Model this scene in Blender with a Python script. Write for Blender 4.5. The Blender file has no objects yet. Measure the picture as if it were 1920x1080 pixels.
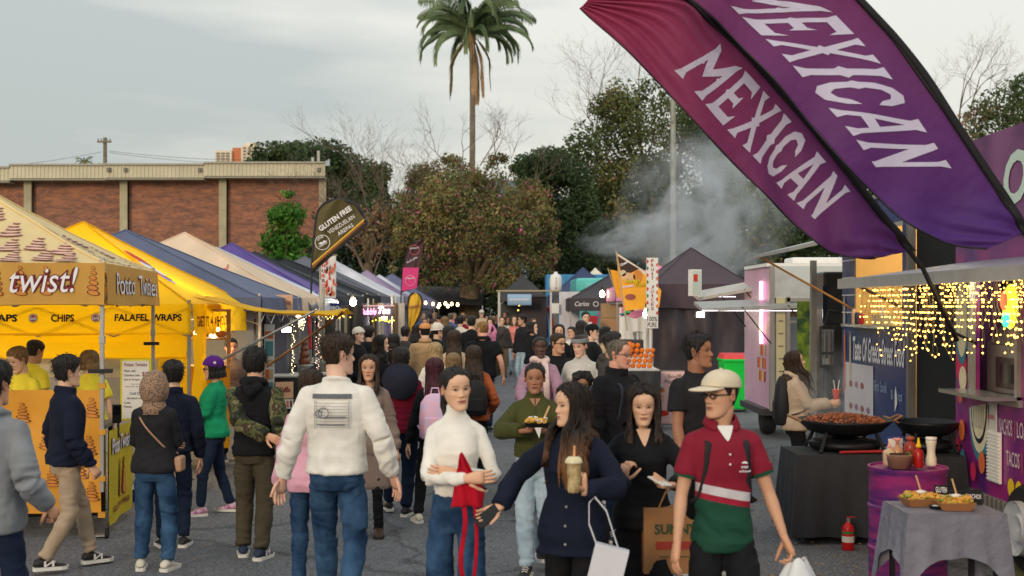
import bpy,bmesh,math,random
import numpy as np
from mathutils import Vector,Matrix,Euler
from math import sin,cos,pi,radians,sqrt,atan2
# ---------------------------------------------------------------- camera, sky, sun
S=bpy.context.scene
F,CX,HY,CH=2300.0,960.0,572.0,2.05
cam_d=bpy.data.cameras.new('camera')
cam=bpy.data.objects.new('camera',cam_d)
S.collection.objects.link(cam)
cam.location=(0,0,CH)
cam.rotation_euler=(radians(90),0,0)
cam_d.sensor_width=36
cam_d.lens=F/1920*36
cam_d.shift_y=(HY-540)/1920
cam_d.clip_start=0.1
cam_d.clip_end=3000
cam_d.dof.use_dof=True
cam_d.dof.focus_distance=13.0
cam_d.dof.aperture_fstop=2.8
S.camera=cam
SUN_EL,SUN_AZ=14,205
w=bpy.data.worlds.new('World')
S.world=w
w.use_nodes=True
nt=w.node_tree
nt.nodes.clear()
N=nt.nodes.new
L=nt.links.new
out=N('ShaderNodeOutputWorld')
sky=N('ShaderNodeTexSky');sky.sky_type='NISHITA';sky.sun_disc=False
sky.sun_elevation=radians(SUN_EL);sky.sun_rotation=radians(SUN_AZ);sky.dust_density=2
bg1=N('ShaderNodeBackground');bg1.inputs[1].default_value=0.12
L(sky.outputs[0],bg1.inputs[0])
tc=N('ShaderNodeTexCoord')
sep=N('ShaderNodeSeparateXYZ');L(tc.outputs['Generated'],sep.inputs[0])
mp=N('ShaderNodeMapping');mp.inputs['Scale'].default_value=(1.6,1.6,9.0);mp.inputs['Location'].default_value=(3.1,.7,.2)
L(tc.outputs['Generated'],mp.inputs[0])
nz=N('ShaderNodeTexNoise');nz.inputs['Scale'].default_value=2.1;nz.inputs['Detail'].default_value=6;nz.inputs['Roughness'].default_value=.5
L(mp.outputs[0],nz.inputs[0])
ad=N('ShaderNodeMath');ad.operation='MULTIPLY_ADD';ad.inputs[1].default_value=.9
L(sep.outputs[0],ad.inputs[0]);L(nz.outputs[0],ad.inputs[2])
cr=N('ShaderNodeValToRGB')
cr.color_ramp.elements[0].position=.28;cr.color_ramp.elements[0].color=(.465,.505,.505,1)
cr.color_ramp.elements[1].position=.62;cr.color_ramp.elements[1].color=(.735,.73,.68,1)
L(ad.outputs[0],cr.inputs[0])
zr=N('ShaderNodeValToRGB')
zr.color_ramp.elements[0].position=0;zr.color_ramp.elements[0].color=(.97,.95,.90,1)
zr.color_ramp.elements[1].position=.9;zr.color_ramp.elements[1].color=(1.62,1.66,1.70,1)
L(sep.outputs[2],zr.inputs[0])
mul=N('ShaderNodeMixRGB');mul.blend_type='MULTIPLY';mul.inputs[0].default_value=1
L(cr.outputs[0],mul.inputs[1]);L(zr.outputs[0],mul.inputs[2])
bg2=N('ShaderNodeBackground');bg2.inputs[1].default_value=1.0
L(mul.outputs[0],bg2.inputs[0])
mx=N('ShaderNodeMixShader');mx.inputs[0].default_value=.9
L(bg1.outputs[0],mx.inputs[1]);L(bg2.outputs[0],mx.inputs[2]);L(mx.outputs[0],out.inputs[0])
sd=bpy.data.lights.new('sun','SUN');sd.energy=1.3;sd.angle=radians(14);sd.color=(1,.80,.58)
so=bpy.data.objects.new('sun',sd);S.collection.objects.link(so)
_az=radians(SUN_AZ)
_dir=Vector((sin(_az)*cos(radians(SUN_EL)),cos(_az)*cos(radians(SUN_EL)),sin(radians(SUN_EL))))
so.rotation_euler=_dir.to_track_quat('Z','Y').to_euler()
so.location=(0,-20,30)
S.view_settings.view_transform='Standard'
S.view_settings.look='None'
S.view_settings.gamma=1
S.view_settings.exposure=.12
S.view_settings.use_curve_mapping=False
try:
 S.cycles.max_bounces=8;S.cycles.transparent_max_bounces=12;S.cycles.volume_bounces=1
 S.cycles.volume_step_rate=3;S.cycles.volume_max_steps=128
 S.cycles.sample_clamp_indirect=6
except Exception:
 pass
# ---------------------------------------------------------------- helpers
COL=S.collection
rnd=random.Random(7)
def W(px,py,s):
 """world point of photo pixel (px, py) at the depth where one metre covers s pixels"""
 return Vector(((px-CX)/s,F/s,CH-(py-HY)/s))
def sr(r,g,b):
 f=lambda c:(c/255/12.92)if c<=10 else(((c/255)+.055)/1.055)**2.4
 return(f(r),f(g),f(b))
def link(o,parent=None):
 COL.objects.link(o)
 if parent is not None:
  o.parent=parent
 return o
def tag(o,label=None,cat=None,group=None,kind=None):
 if label:o['label']=label
 if cat:o['category']=cat
 if group:o['group']=group
 if kind:o['kind']=kind
 return o
def empty(name,loc=(0,0,0),rz=0,label=None,cat=None,group=None):
 o=bpy.data.objects.new(name,None)
 o.location=loc;o.rotation_euler=(0,0,rz);o.empty_display_size=.1
 link(o)
 return tag(o,label,cat,group)
def copy_tree(o,parent=None):
 kids=[k for k in KIDS.get(o.name,[])]
 c=o.copy();COL.objects.link(c);c.parent=parent
 for k in kids:copy_tree(k,c);
 KIDS[c.name]=[x for x in COL.objects if x.parent==c]if kids else []
 return c
KIDS={}
# --- materials
MATS={}
def mat(name,col=(.5,.5,.5),rough=.7,metal=0,var=.12,vscale=6,bump=0,bscale=60,emit=None,es=0,col2=None,spec=.4,trans=0,alpha=1,stretch=(1,1,1),attr=None,wave=None,coat=0,sheen=0):
 key=(name,)
 if key in MATS:return MATS[key]
 m=bpy.data.materials.new(name);m.use_nodes=True
 t=m.node_tree;b=t.nodes['Principled BSDF']
 b.inputs['Roughness'].default_value=rough
 b.inputs['Metallic'].default_value=metal
 b.inputs['Specular IOR Level'].default_value=spec
 b.inputs['Coat Weight'].default_value=coat
 if sheen:
  b.inputs['Sheen Weight'].default_value=sheen
  b.inputs['Sheen Roughness'].default_value=.6
 if trans:b.inputs['Transmission Weight'].default_value=trans
 if alpha<1:b.inputs['Alpha'].default_value=alpha
 c=(*col[:3],1)
 tc=t.nodes.new('ShaderNodeTexCoord')
 mp=t.nodes.new('ShaderNodeMapping');mp.inputs['Scale'].default_value=stretch
 t.links.new(tc.outputs['Object'],mp.inputs[0])
 if attr:
  a=t.nodes.new('ShaderNodeAttribute');a.attribute_name=attr
  src=a.outputs['Color']
 else:
  src=None
 if var or col2:
  n=t.nodes.new('ShaderNodeTexNoise');n.inputs['Scale'].default_value=vscale;n.inputs['Detail'].default_value=5
  n.inputs['Roughness'].default_value=.6
  t.links.new(mp.outputs[0],n.inputs[0])
  if col2:
   r=t.nodes.new('ShaderNodeValToRGB')
   r.color_ramp.elements[0].position=.38;r.color_ramp.elements[0].color=c
   r.color_ramp.elements[1].position=.62;r.color_ramp.elements[1].color=(*col2[:3],1)
   t.links.new(n.outputs[0],r.inputs[0]);t.links.new(r.outputs[0],b.inputs['Base Color'])
  else:
   h=t.nodes.new('ShaderNodeMapRange')
   h.inputs['From Min'].default_value=.3;h.inputs['From Max'].default_value=.7
   h.inputs['To Min'].default_value=1-var;h.inputs['To Max'].default_value=1+var
   t.links.new(n.outputs[0],h.inputs[0])
   mm=t.nodes.new('ShaderNodeVectorMath');mm.operation='SCALE'
   if src is not None:t.links.new(src,mm.inputs[0])
   else:mm.inputs[0].default_value=c[:3]
   t.links.new(h.outputs[0],mm.inputs['Scale'])
   t.links.new(mm.outputs[0],b.inputs['Base Color'])
 elif src is not None:
  t.links.new(src,b.inputs['Base Color'])
 else:
  b.inputs['Base Color'].default_value=c
 if bump:
  n2=t.nodes.new('ShaderNodeTexNoise');n2.inputs['Scale'].default_value=bscale;n2.inputs['Detail'].default_value=4
  t.links.new(mp.outputs[0],n2.inputs[0])
  bp=t.nodes.new('ShaderNodeBump');bp.inputs['Strength'].default_value=bump;bp.inputs['Distance'].default_value=.02
  t.links.new(n2.outputs[0],bp.inputs['Height']);t.links.new(bp.outputs[0],b.inputs['Normal'])
 if emit:
  b.inputs['Emission Color'].default_value=(*emit[:3],1);b.inputs['Emission Strength'].default_value=es
 MATS[key]=m
 return m
def fabric(name,col,var=.18,**k):
 if(name,)in MATS:return MATS[(name,)]
 m=mat(name,col,rough=.9,var=var,vscale=4,bump=.10,bscale=180,spec=.2,**k)
 t=m.node_tree;b=t.nodes['Principled BSDF'];n=t.nodes.new;l=t.links.new
 tc=n('ShaderNodeTexCoord');mp=n('ShaderNodeMapping');mp.inputs['Scale'].default_value=(1,1,1.9);mp.inputs['Rotation'].default_value=(.2,.5,0)
 nz=n('ShaderNodeTexNoise');nz.noise_type='RIDGED_MULTIFRACTAL';nz.inputs['Scale'].default_value=4.2;nz.inputs['Detail'].default_value=3;nz.inputs['Roughness'].default_value=.45;nz.inputs['Distortion'].default_value=.9
 bp=n('ShaderNodeBump');bp.inputs['Strength'].default_value=.55;bp.inputs['Distance'].default_value=.016
 l(tc.outputs['Object'],mp.inputs[0]);l(mp.outputs[0],nz.inputs[0]);l(nz.outputs[0],bp.inputs['Height'])
 old=b.inputs['Normal'].links[0].from_socket if b.inputs['Normal'].links else None
 if old is not None:l(old,bp.inputs['Normal'])
 l(bp.outputs[0],b.inputs['Normal'])
 return m
def canvas(name,col,thr=.25,rough=.6,var=.10):
 """tent cloth: a little light passes through it"""
 key=('canvas',name)
 if key in MATS:return MATS[key]
 m=mat(name,col,rough=rough,var=var,vscale=1.6,bump=.25,bscale=9,spec=.35)
 t=m.node_tree;b=t.nodes['Principled BSDF'];o=t.nodes['Material Output']
 tr=t.nodes.new('ShaderNodeBsdfTranslucent');tr.inputs[0].default_value=(*col[:3],1)
 mx=t.nodes.new('ShaderNodeMixShader');mx.inputs[0].default_value=thr
 t.links.new(b.outputs[0],mx.inputs[1]);t.links.new(tr.outputs[0],mx.inputs[2]);t.links.new(mx.outputs[0],o.inputs[0])
 MATS[key]=m
 return m
def glow(name,col=None,st=0):
 if(name,)in MATS:return MATS[(name,)]
 return mat(name,(0.02,0.02,0.02),var=0,emit=col,es=st)
def glass(name='clear_plastic',col=(.9,.9,.9),rough=.1):
 return mat(name,col,rough=rough,var=0,trans=.9,spec=.5)
# --- mesh building
class MB:
 def __init__(s):s.v=[];s.f=[];s.n=0
 def add(s,v,f):
  o=s.n
  s.v.extend(v);s.n+=len(v)
  s.f.extend([tuple(i+o for i in q)for q in f])
  return s
 def box(s,c,d,rz=0,M=None,taper=1):
  x,y,z=d[0]/2,d[1]/2,d[2]/2
  vs=[]
  for k,(a,b_,e)in enumerate([(-1,-1,-1),(1,-1,-1),(1,1,-1),(-1,1,-1),(-1,-1,1),(1,-1,1),(1,1,1),(-1,1,1)]):
   t=taper if e>0 else 1
   p=Vector((a*x*t,b_*y*t,e*z))
   if rz:p=Matrix.Rotation(rz,3,'Z')@p
   if M is not None:p=M@p
   vs.append(tuple(p+Vector(c)))
  return s.add(vs,[(0,3,2,1),(4,5,6,7),(0,1,5,4),(1,2,6,5),(2,3,7,6),(3,0,4,7)])
 def tube(s,pts,r,seg=8,cap=True,flat=1.0,up=None):
  """round bar through points; r is a number or one radius per point"""
  pts=[Vector(p)for p in pts];n=len(pts)
  rr=[r]*n if not hasattr(r,'__len__')else list(r)
  vs=[];prev=None
  for i,p in enumerate(pts):
   a=pts[max(i-1,0)];b_=pts[min(i+1,n-1)]
   t=(b_-a)
   t=t.normalized()if t.length>1e-9 else Vector((0,0,1))
   if prev is None:
    u=Vector(up)if up is not None else(Vector((1,0,0))if abs(t.x)<.9 else Vector((0,1,0)))
   else:u=prev
   u=(u-t*u.dot(t))
   u=u.normalized()if u.length>1e-6 else t.orthogonal().normalized()
   prev=u;v_=t.cross(u)
   for k in range(seg):
    an=2*pi*k/seg
    vs.append(tuple(p+(u*cos(an)+v_*sin(an)*flat)*rr[i]))
  fs=[]
  for i in range(n-1):
   for k in range(seg):
    a=i*seg+k;b_=i*seg+(k+1)%seg
    fs.append((a,b_,b_+seg,a+seg))
  if cap:
   fs.append(tuple(reversed(range(seg))));fs.append(tuple(range((n-1)*seg,n*seg)))
  return s.add(vs,fs)
 def cyl(s,c,r,h,seg=20,r2=None):
  c=Vector(c)
  return s.tube([c,c+Vector((0,0,h))],[r,r if r2 is None else r2],seg)
 def lathe(s,c,prof,seg=20):
  """prof: (radius, height) pairs from the bottom up"""
  vs=[];c=Vector(c)
  for r,z in prof:
   for k in range(seg):
    a=2*pi*k/seg
    vs.append((c.x+r*cos(a),c.y+r*sin(a),c.z+z))
  fs=[]
  for i in range(len(prof)-1):
   for k in range(seg):
    a=i*seg+k;b_=i*seg+(k+1)%seg
    fs.append((a,b_,b_+seg,a+seg))
  fs.append(tuple(reversed(range(seg))));fs.append(tuple(range((len(prof)-1)*seg,len(prof)*seg)))
  return s.add(vs,fs)
 def ball(s,c,r,seg=12,rings=8,sc=(1,1,1)):
  c=Vector(c);vs=[];fs=[]
  for i in range(rings+1):
   ph=pi*i/rings
   for k in range(seg):
    a=2*pi*k/seg
    vs.append((c.x+r*sc[0]*sin(ph)*cos(a),c.y+r*sc[1]*sin(ph)*sin(a),c.z+r*sc[2]*cos(ph)))
  for i in range(rings):
   for k in range(seg):
    a=i*seg+k;b_=i*seg+(k+1)%seg
    fs.append((a,a+seg,b_+seg,b_))
  return s.add(vs,fs)
 def grid(s,fn,nu,nv):
  """sheet of points fn(u, v), u and v in 0..1"""
  vs=[tuple(fn(i/nu,j/nv))for j in range(nv+1)for i in range(nu+1)]
  fs=[(j*(nu+1)+i,j*(nu+1)+i+1,(j+1)*(nu+1)+i+1,(j+1)*(nu+1)+i)for j in range(nv)for i in range(nu)]
  return s.add(vs,fs)
 def quad(s,a,b_,c,d):return s.add([tuple(a),tuple(b_),tuple(c),tuple(d)],[(0,1,2,3)])
 def poly(s,pts):return s.add([tuple(p)for p in pts],[tuple(range(len(pts)))])
 def build(s,name,m,parent=None,smooth=False,loc=None,thick=0,bevel=0,kind=None,autos=None):
  me=bpy.data.meshes.new(name)
  me.from_pydata(s.v,[],s.f);
  if m is not None:
   for q in(m if isinstance(m,(list,tuple))else [m]):me.materials.append(q)
  o=bpy.data.objects.new(name,me);link(o,parent)
  if loc is not None:o.location=loc
  if smooth:
   me.polygons.foreach_set('use_smooth',[True]*len(me.polygons))
  if autos:
   try:me.set_sharp_from_angle(angle=radians(autos))
   except Exception:pass
  if thick:
   md=o.modifiers.new('thickness','SOLIDIFY');md.thickness=thick;md.offset=0
  if bevel:
   md=o.modifiers.new('bevel','BEVEL');md.width=bevel;md.segments=2;md.limit_method='ANGLE'
  if kind:o['kind']=kind
  return o
def bar(mb,a,b,r,seg=8):return mb.tube([a,b],r,seg)
def np_mesh(name,v,f,m,parent=None,smooth=True,cols=None):
 """mesh from numpy arrays; f is an (n,3) or (n,4) array"""
 me=bpy.data.meshes.new(name)
 v=np.asarray(v,dtype=np.float32);f=np.asarray(f,dtype=np.int32)
 k=f.shape[1]
 me.vertices.add(len(v));me.vertices.foreach_set('co',v.ravel())
 me.loops.add(len(f)*k);me.loops.foreach_set('vertex_index',f.ravel())
 me.polygons.add(len(f));me.polygons.foreach_set('loop_start',np.arange(0,len(f)*k,k,dtype=np.int32))
 if smooth:me.polygons.foreach_set('use_smooth',np.ones(len(f),dtype=bool))
 me.update(calc_edges=True)
 if m is not None:me.materials.append(m)
 if cols is not None:
  at=me.color_attributes.new('Col','FLOAT_COLOR','POINT')
  c4=np.ones((len(v),4),dtype=np.float32);c4[:,:3]=cols
  at.data.foreach_set('color',c4.ravel())
 if name is None:return me
 o=bpy.data.objects.new(name,me);link(o,parent)
 return o
# --- noise in numpy
def _h(i,j,k):
 n=(i*374761393+j*668265263+k*2147483647%1274126177)&0xffffffff
 n=(n^(n>>13))*1274126177&0xffffffff
 return((n^(n>>16))&0xffff)/65535.0
def vnoise(p):
 p=np.asarray(p,dtype=np.float64)
 q=np.floor(p).astype(np.int64);f=p-q;f=f*f*(3-2*f)
 r=0
 for a in(0,1):
  for b in(0,1):
   for c in(0,1):
    wgt=(f[:,0]if a else 1-f[:,0])*(f[:,1]if b else 1-f[:,1])*(f[:,2]if c else 1-f[:,2])
    r=r+wgt*_h(q[:,0]+a+1000,q[:,1]+b+1000,q[:,2]+c+1000)
 return r*2-1
def fbm(p,o=3):
 r=0;a=1
 for i in range(o):
  r=r+a*vnoise(p*2**i+i*17.3);a*=.5
 return r
def n1(x,y=0,z=0):return float(vnoise(np.array([[x,y,z]]))[0])
# --- lettering
def text_mesh(body,bold=0.0,res=3,shear=0):
 cu=bpy.data.curves.new('lettering','FONT');cu.body=body;cu.size=1;cu.offset=bold;cu.resolution_u=res;cu.shear=shear
 o=bpy.data.objects.new('lettering',cu)
 me=o.to_mesh()
 v=np.array([tuple(x.co)for x in me.vertices]);f=[tuple(p.vertices)for p in me.polygons]
 o.to_mesh_clear();bpy.data.objects.remove(o);bpy.data.curves.remove(cu)
 if len(v)==0:v=np.zeros((0,3))
 return v,f
TM={}
def lettering(body,fn,m,parent,name='lettering',bold=0.0,shear=0,fit=True,sub=0,kind=None):
 """flat letters laid by fn(u, v) -> point; u, v run 0..1 over the text's own box (fit)"""
 k=(body,bold,shear)
 if k not in TM:TM[k]=text_mesh(body,bold,3,shear)
 v,f=TM[k]
 if len(v)==0:return None
 lo=v.min(0);hi=v.max(0)
 u=(v[:,0]-lo[0])/max(hi[0]-lo[0],1e-6);w_=(v[:,1]-lo[1])/max(hi[1]-lo[1],1e-6)
 pts=[tuple(fn(a,b_))for a,b_ in zip(u,w_)]
 mb=MB();mb.add(pts,f)
 o=mb.build(name,m,parent)
 return o
def flat_text(body,origin,xdir,ydir,m,parent,bold=0.0,name='lettering',shear=0):
 """text box whose lower left corner is origin, spanned by xdir and ydir"""
 o_,x_,y_=Vector(origin),Vector(xdir),Vector(ydir)
 return lettering(body,lambda a,b_:o_+x_*a+y_*b_,m,parent,name,bold,shear)
# ---------------------------------------------------------------- ground
def asphalt_mat():
 m=mat('asphalt',sr(98,98,100),rough=.85,var=0,spec=.3)
 t=m.node_tree;b=t.nodes['Principled BSDF'];n=t.nodes.new;l=t.links.new
 tc=n('ShaderNodeTexCoord')
 big=n('ShaderNodeTexNoise');big.inputs['Scale'].default_value=.45;big.inputs['Detail'].default_value=6;l(tc.outputs['Object'],big.inputs[0])
 fine=n('ShaderNodeTexVoronoi');fine.inputs['Scale'].default_value=70;l(tc.outputs['Object'],fine.inputs[0])
 fn=n('ShaderNodeTexNoise');fn.inputs['Scale'].default_value=45;fn.inputs['Detail'].default_value=5;l(tc.outputs['Object'],fn.inputs[0])
 r1=n('ShaderNodeValToRGB');r1.color_ramp.elements[0].position=.3;r1.color_ramp.elements[0].color=(.104,.109,.122,1)
 r1.color_ramp.elements[1].position=.7;r1.color_ramp.elements[1].color=(.148,.152,.166,1);l(big.outputs[0],r1.inputs[0])
 r2=n('ShaderNodeMapRange');r2.inputs['To Min'].default_value=.45;r2.inputs['To Max'].default_value=1.7;l(fine.outputs['Color'],r2.inputs[0])
 r3=n('ShaderNodeMapRange');r3.inputs['From Min'].default_value=.3;r3.inputs['From Max'].default_value=.7;r3.inputs['To Min'].default_value=.7;r3.inputs['To Max'].default_value=1.25;l(fn.outputs[0],r3.inputs[0])
 m1=n('ShaderNodeVectorMath');m1.operation='SCALE';l(r1.outputs[0],m1.inputs[0]);l(r2.outputs[0],m1.inputs['Scale'])
 m2=n('ShaderNodeVectorMath');m2.operation='SCALE';l(m1.outputs[0],m2.inputs[0]);l(r3.outputs[0],m2.inputs['Scale'])
# hairline cracks and darker worn patches
 vc=n('ShaderNodeTexVoronoi');vc.feature='DISTANCE_TO_EDGE';vc.inputs['Scale'].default_value=.33;wn=n('ShaderNodeTexNoise');wn.inputs['Scale'].default_value=2.5;wn.inputs['Detail'].default_value=4;l(tc.outputs['Object'],wn.inputs[0])
 wa=n('ShaderNodeVectorMath');wa.operation='MULTIPLY_ADD';wa.inputs[1].default_value=(.5,.5,0);l(wn.outputs['Color'],wa.inputs[0]);l(tc.outputs['Object'],wa.inputs[2]);l(wa.outputs[0],vc.inputs[0])
 rc=n('ShaderNodeMapRange');rc.inputs['From Max'].default_value=.012;rc.inputs['To Min'].default_value=.55;rc.inputs['To Max'].default_value=1;l(vc.outputs[0],rc.inputs[0])
 st_=n('ShaderNodeTexNoise');st_.inputs['Scale'].default_value=1.1;st_.inputs['Detail'].default_value=3;l(tc.outputs['Object'],st_.inputs[0]);rs=n('ShaderNodeMapRange');rs.inputs['From Min'].default_value=.56;rs.inputs['From Max'].default_value=.66;rs.inputs['To Min'].default_value=1;rs.inputs['To Max'].default_value=.78;l(st_.outputs[0],rs.inputs[0])
 mc=n('ShaderNodeMath');mc.operation='MULTIPLY';l(rc.outputs[0],mc.inputs[0]);l(rs.outputs[0],mc.inputs[1]);m3=n('ShaderNodeVectorMath');m3.operation='SCALE';l(m2.outputs[0],m3.inputs[0]);l(mc.outputs[0],m3.inputs['Scale']);l(m3.outputs[0],b.inputs['Base Color'])
 bp=n('ShaderNodeBump');bp.inputs['Strength'].default_value=.5;bp.inputs['Distance'].default_value=.01
 l(fine.outputs[0],bp.inputs['Height']);l(bp.outputs[0],b.inputs['Normal'])
 return m
g=MB().grid(lambda u,v:(-400+800*u,-60+900*v,0),8,8).build('road',asphalt_mat());tag(g,kind='structure')
m_grass=mat('grass_ground',sr(70,84,42),rough=.95,var=.3,vscale=9,bump=.6,bscale=60,col2=sr(104,96,66))
tag(MB().grid(lambda u,v:(3.8+12*u,5.2+8*v,.004),4,4).build('verge',m_grass),kind='structure')
tag(MB().grid(lambda u,v:(-60+120*u,58+130*v,.006),4,4).build('lawn',m_grass),kind='structure')
# grass blades on the verge
r_=np.random.default_rng(3)
n_=9000
px_=r_.uniform(3.7,6.5,n_);py_=r_.uniform(5.4,12.8,n_)
keep=vnoise(np.stack([px_*2,py_*2,px_*0],1))>-.35
px_,py_=px_[keep],py_[keep];n_=len(px_)
a_=r_.uniform(0,2*pi,n_);h_=r_.uniform(.02,.07,n_)
dx,dy=np.cos(a_)*.006,np.sin(a_)*.006
v_=np.zeros((n_,3,3));v_[:,0]=np.stack([px_-dx,py_-dy,0*px_],1);v_[:,1]=np.stack([px_+dx,py_+dy,0*px_],1)
v_[:,2]=np.stack([px_+r_.normal(0,.02,n_),py_+r_.normal(0,.02,n_),h_],1)
o=np_mesh('grass',v_.reshape(-1,3),np.arange(n_*3).reshape(-1,3),mat('grass_blade',sr(84,104,44),rough=.8,var=.3),smooth=False)
tag(o,'short green grass on the verge beneath the purple trailer','grass',kind='stuff')
# scattered litter and fallen leaves on the road
mb=MB()
for i in range(260):
 x,y=rnd.uniform(-4,4.2),rnd.uniform(5,26)
 a=rnd.uniform(0,6.28);s=rnd.uniform(.006,.02)
 mb.add([(x+s*cos(a),y+s*sin(a),.006),(x+.5*s*cos(a+1.6),y+.5*s*sin(a+1.6),.013),(x-s*cos(a),y-s*sin(a),.006),(x+.5*s*cos(a-1.6),y+.5*s*sin(a-1.6),.006)],[(0,1,2,3)])
for i in range(500):
 x,y=rnd.uniform(2.2,3.4),rnd.uniform(8.5,13)
 a=rnd.uniform(0,6.28);s=rnd.uniform(.006,.016)
 mb.add([(x+s*cos(a),y+s*sin(a),.006),(x+.5*s*cos(a+1.6),y+.5*s*sin(a+1.6),.013),(x-s*cos(a),y-s*sin(a),.006),(x+.5*s*cos(a-1.6),y+.5*s*sin(a-1.6),.006)],[(0,1,2,3)])
tag(mb.build('fallen_leaves',mat('dry_leaf',sr(178,140,80),var=.3)),'small dry leaves scattered over the asphalt','leaves',kind='stuff')
# ---------------------------------------------------------------- brick building
def brick_mat():
 m=mat('brickwork',(.3,.1,.05),rough=.9,var=0)
 t=m.node_tree;b=t.nodes['Principled BSDF'];n=t.nodes.new;l=t.links.new
 tc=n('ShaderNodeTexCoord');sp=n('ShaderNodeSeparateXYZ');l(tc.outputs['Object'],sp.inputs[0])
 cb=n('ShaderNodeCombineXYZ');l(sp.outputs[0],cb.inputs[0]);l(sp.outputs[2],cb.inputs[1])
 br=n('ShaderNodeTexBrick');l(cb.outputs[0],br.inputs[0])
 br.inputs['Scale'].default_value=1;br.inputs['Brick Width'].default_value=.25;br.inputs['Row Height'].default_value=.09
 br.inputs['Mortar Size'].default_value=.009;br.inputs['Bias'].default_value=-.1
 br.inputs['Color1'].default_value=(*sr(172,116,90),1);br.inputs['Color2'].default_value=(*sr(128,88,76),1);br.inputs['Mortar'].default_value=(*sr(150,124,104),1)
 mp=n('ShaderNodeMapping');mp.inputs['Scale'].default_value=(.7,.7,3.4);l(tc.outputs['Object'],mp.inputs[0])
 nz=n('ShaderNodeTexNoise');nz.inputs['Scale'].default_value=.9;nz.inputs['Detail'].default_value=8;nz.inputs['Roughness'].default_value=.72;l(mp.outputs[0],nz.inputs[0])
 rp=n('ShaderNodeValToRGB');rp.color_ramp.elements[0].position=.38;rp.color_ramp.elements[0].color=(.55,.60,.72,1);rp.color_ramp.elements[1].position=.6;rp.color_ramp.elements[1].color=(1.12,1.0,.92,1)
 l(nz.outputs[0],rp.inputs[0])
 mm=n('ShaderNodeMixRGB');mm.blend_type='MULTIPLY';mm.inputs[0].default_value=1;l(br.outputs[0],mm.inputs[1]);l(rp.outputs[0],mm.inputs[2]);l(mm.outputs[0],b.inputs['Base Color'])
 return m
SB=32.0;YB=F/SB
bx=lambda p:(p-CX)/SB
bz=lambda p:CH-(p-HY)/SB
bld=empty('brick_building',(bx(280),YB,0),0,'long windowless brick hall with cream corrugated fascia behind the left tents','building')
def rel(mb_):return mb_
ox,oy=bx(280),YB
def bb(mb_,x0,x1,y0,y1,z0,z1):
 mb_.box(((x0+x1)/2-ox,(y0+y1)/2-oy,(z0+z1)/2),(x1-x0,y1-y0,z1-z0));mb_.v=[(v[0]-.22*(v[1]+oy-y0),v[1],v[2])for v in mb_.v];return mb_
cols=[(-130,-116),(49,63),(228,242),(413,427),(600,613)]
for a,b_ in zip(cols[:-1],cols[1:]):
 bb(MB(),bx(a[1]),bx(b_[0]),YB,YB+14,0,bz(336)).build('wall',brick_mat(),bld)
m_conc=mat('concrete',sr(176,166,140),rough=.9,var=.22,vscale=1.1,bump=.2)
for i,a in enumerate(cols):
 bb(MB(),bx(a[0]),bx(a[1]),YB-.35,YB+14,0,bz(334)).build('column',m_conc,bld)
m_fascia=mat('cream_fascia',sr(205,196,170),rough=.75,var=.12,vscale=.8)
for k,(a,b_,t_,lo_)in enumerate([(-150,30,316,342),(30,209,311.5,338),(209,391,311,337),(391,614,308,334)]):
 x0,x1=bx(a),bx(b_);z0,z1=bz(lo_),bz(t_);yy=YB-.8-.05*k
 mb=MB();n=int((x1-x0)/.11);xs=[x0+(x1-x0)*i/n for i in range(n+1)]
 for i in range(n):
  d0=.05 if i%2 else 0
  mb.box(((xs[i]+xs[i+1])/2-ox,yy-oy-(.03 if i%2 else 0),(z0+z1)/2-.03),(xs[i+1]-xs[i]-.01,.12,z1-z0-.1))
 mb.box(((x0+x1)/2-ox,yy+.13-oy,(z0+z1)/2-.03),(x1-x0-.02,.1,z1-z0-.12))
 mb.build('fascia',m_fascia,bld)
 mb=MB();mb.box(((x0+x1)/2-ox,yy-.02-oy,z1-.02),(x1-x0,.35,.1));mb.box(((x0+x1)/2-ox,yy+.3-oy,z0-.06),(x1-x0,.9,.06))
 mb.build('gutter',mat('gutter_grey',sr(168,164,150),var=.1),bld)
bb(MB(),bx(-150),bx(612),YB-.4,YB+14,bz(336),bz(315)).build('roof',mat('roof_grey',sr(120,118,112)),bld)
mb=MB();mb.add([(bx(590)-ox,1,bz(307)),(bx(613)-ox,1,bz(307)),(bx(613)-ox,1,bz(294)),(bx(590)-ox,1.2,bz(307)),(bx(613)-ox,1.2,bz(307)),(bx(613)-ox,1.2,bz(294))],[(0,1,2),(5,4,3),(0,2,5,3),(1,4,5,2),(0,3,4,1)])
mb.build('parapet',mat('pale_blue_panel',sr(170,178,184)),bld)
for p in(576,587):
 MB().cyl((bx(p)-ox,2,bz(310)),.09,(1.1 if p==587 else .7),8).build('vent_pipe',mat('pipe_grey',sr(186,184,176)),bld)
for p in(215,246,603,383):
 MB().box((bx(p)-ox,-1.05,bz(322)),(.18,.25,.22)).build('floodlight',mat('dull_grey',sr(120,116,108)),bld)
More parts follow.
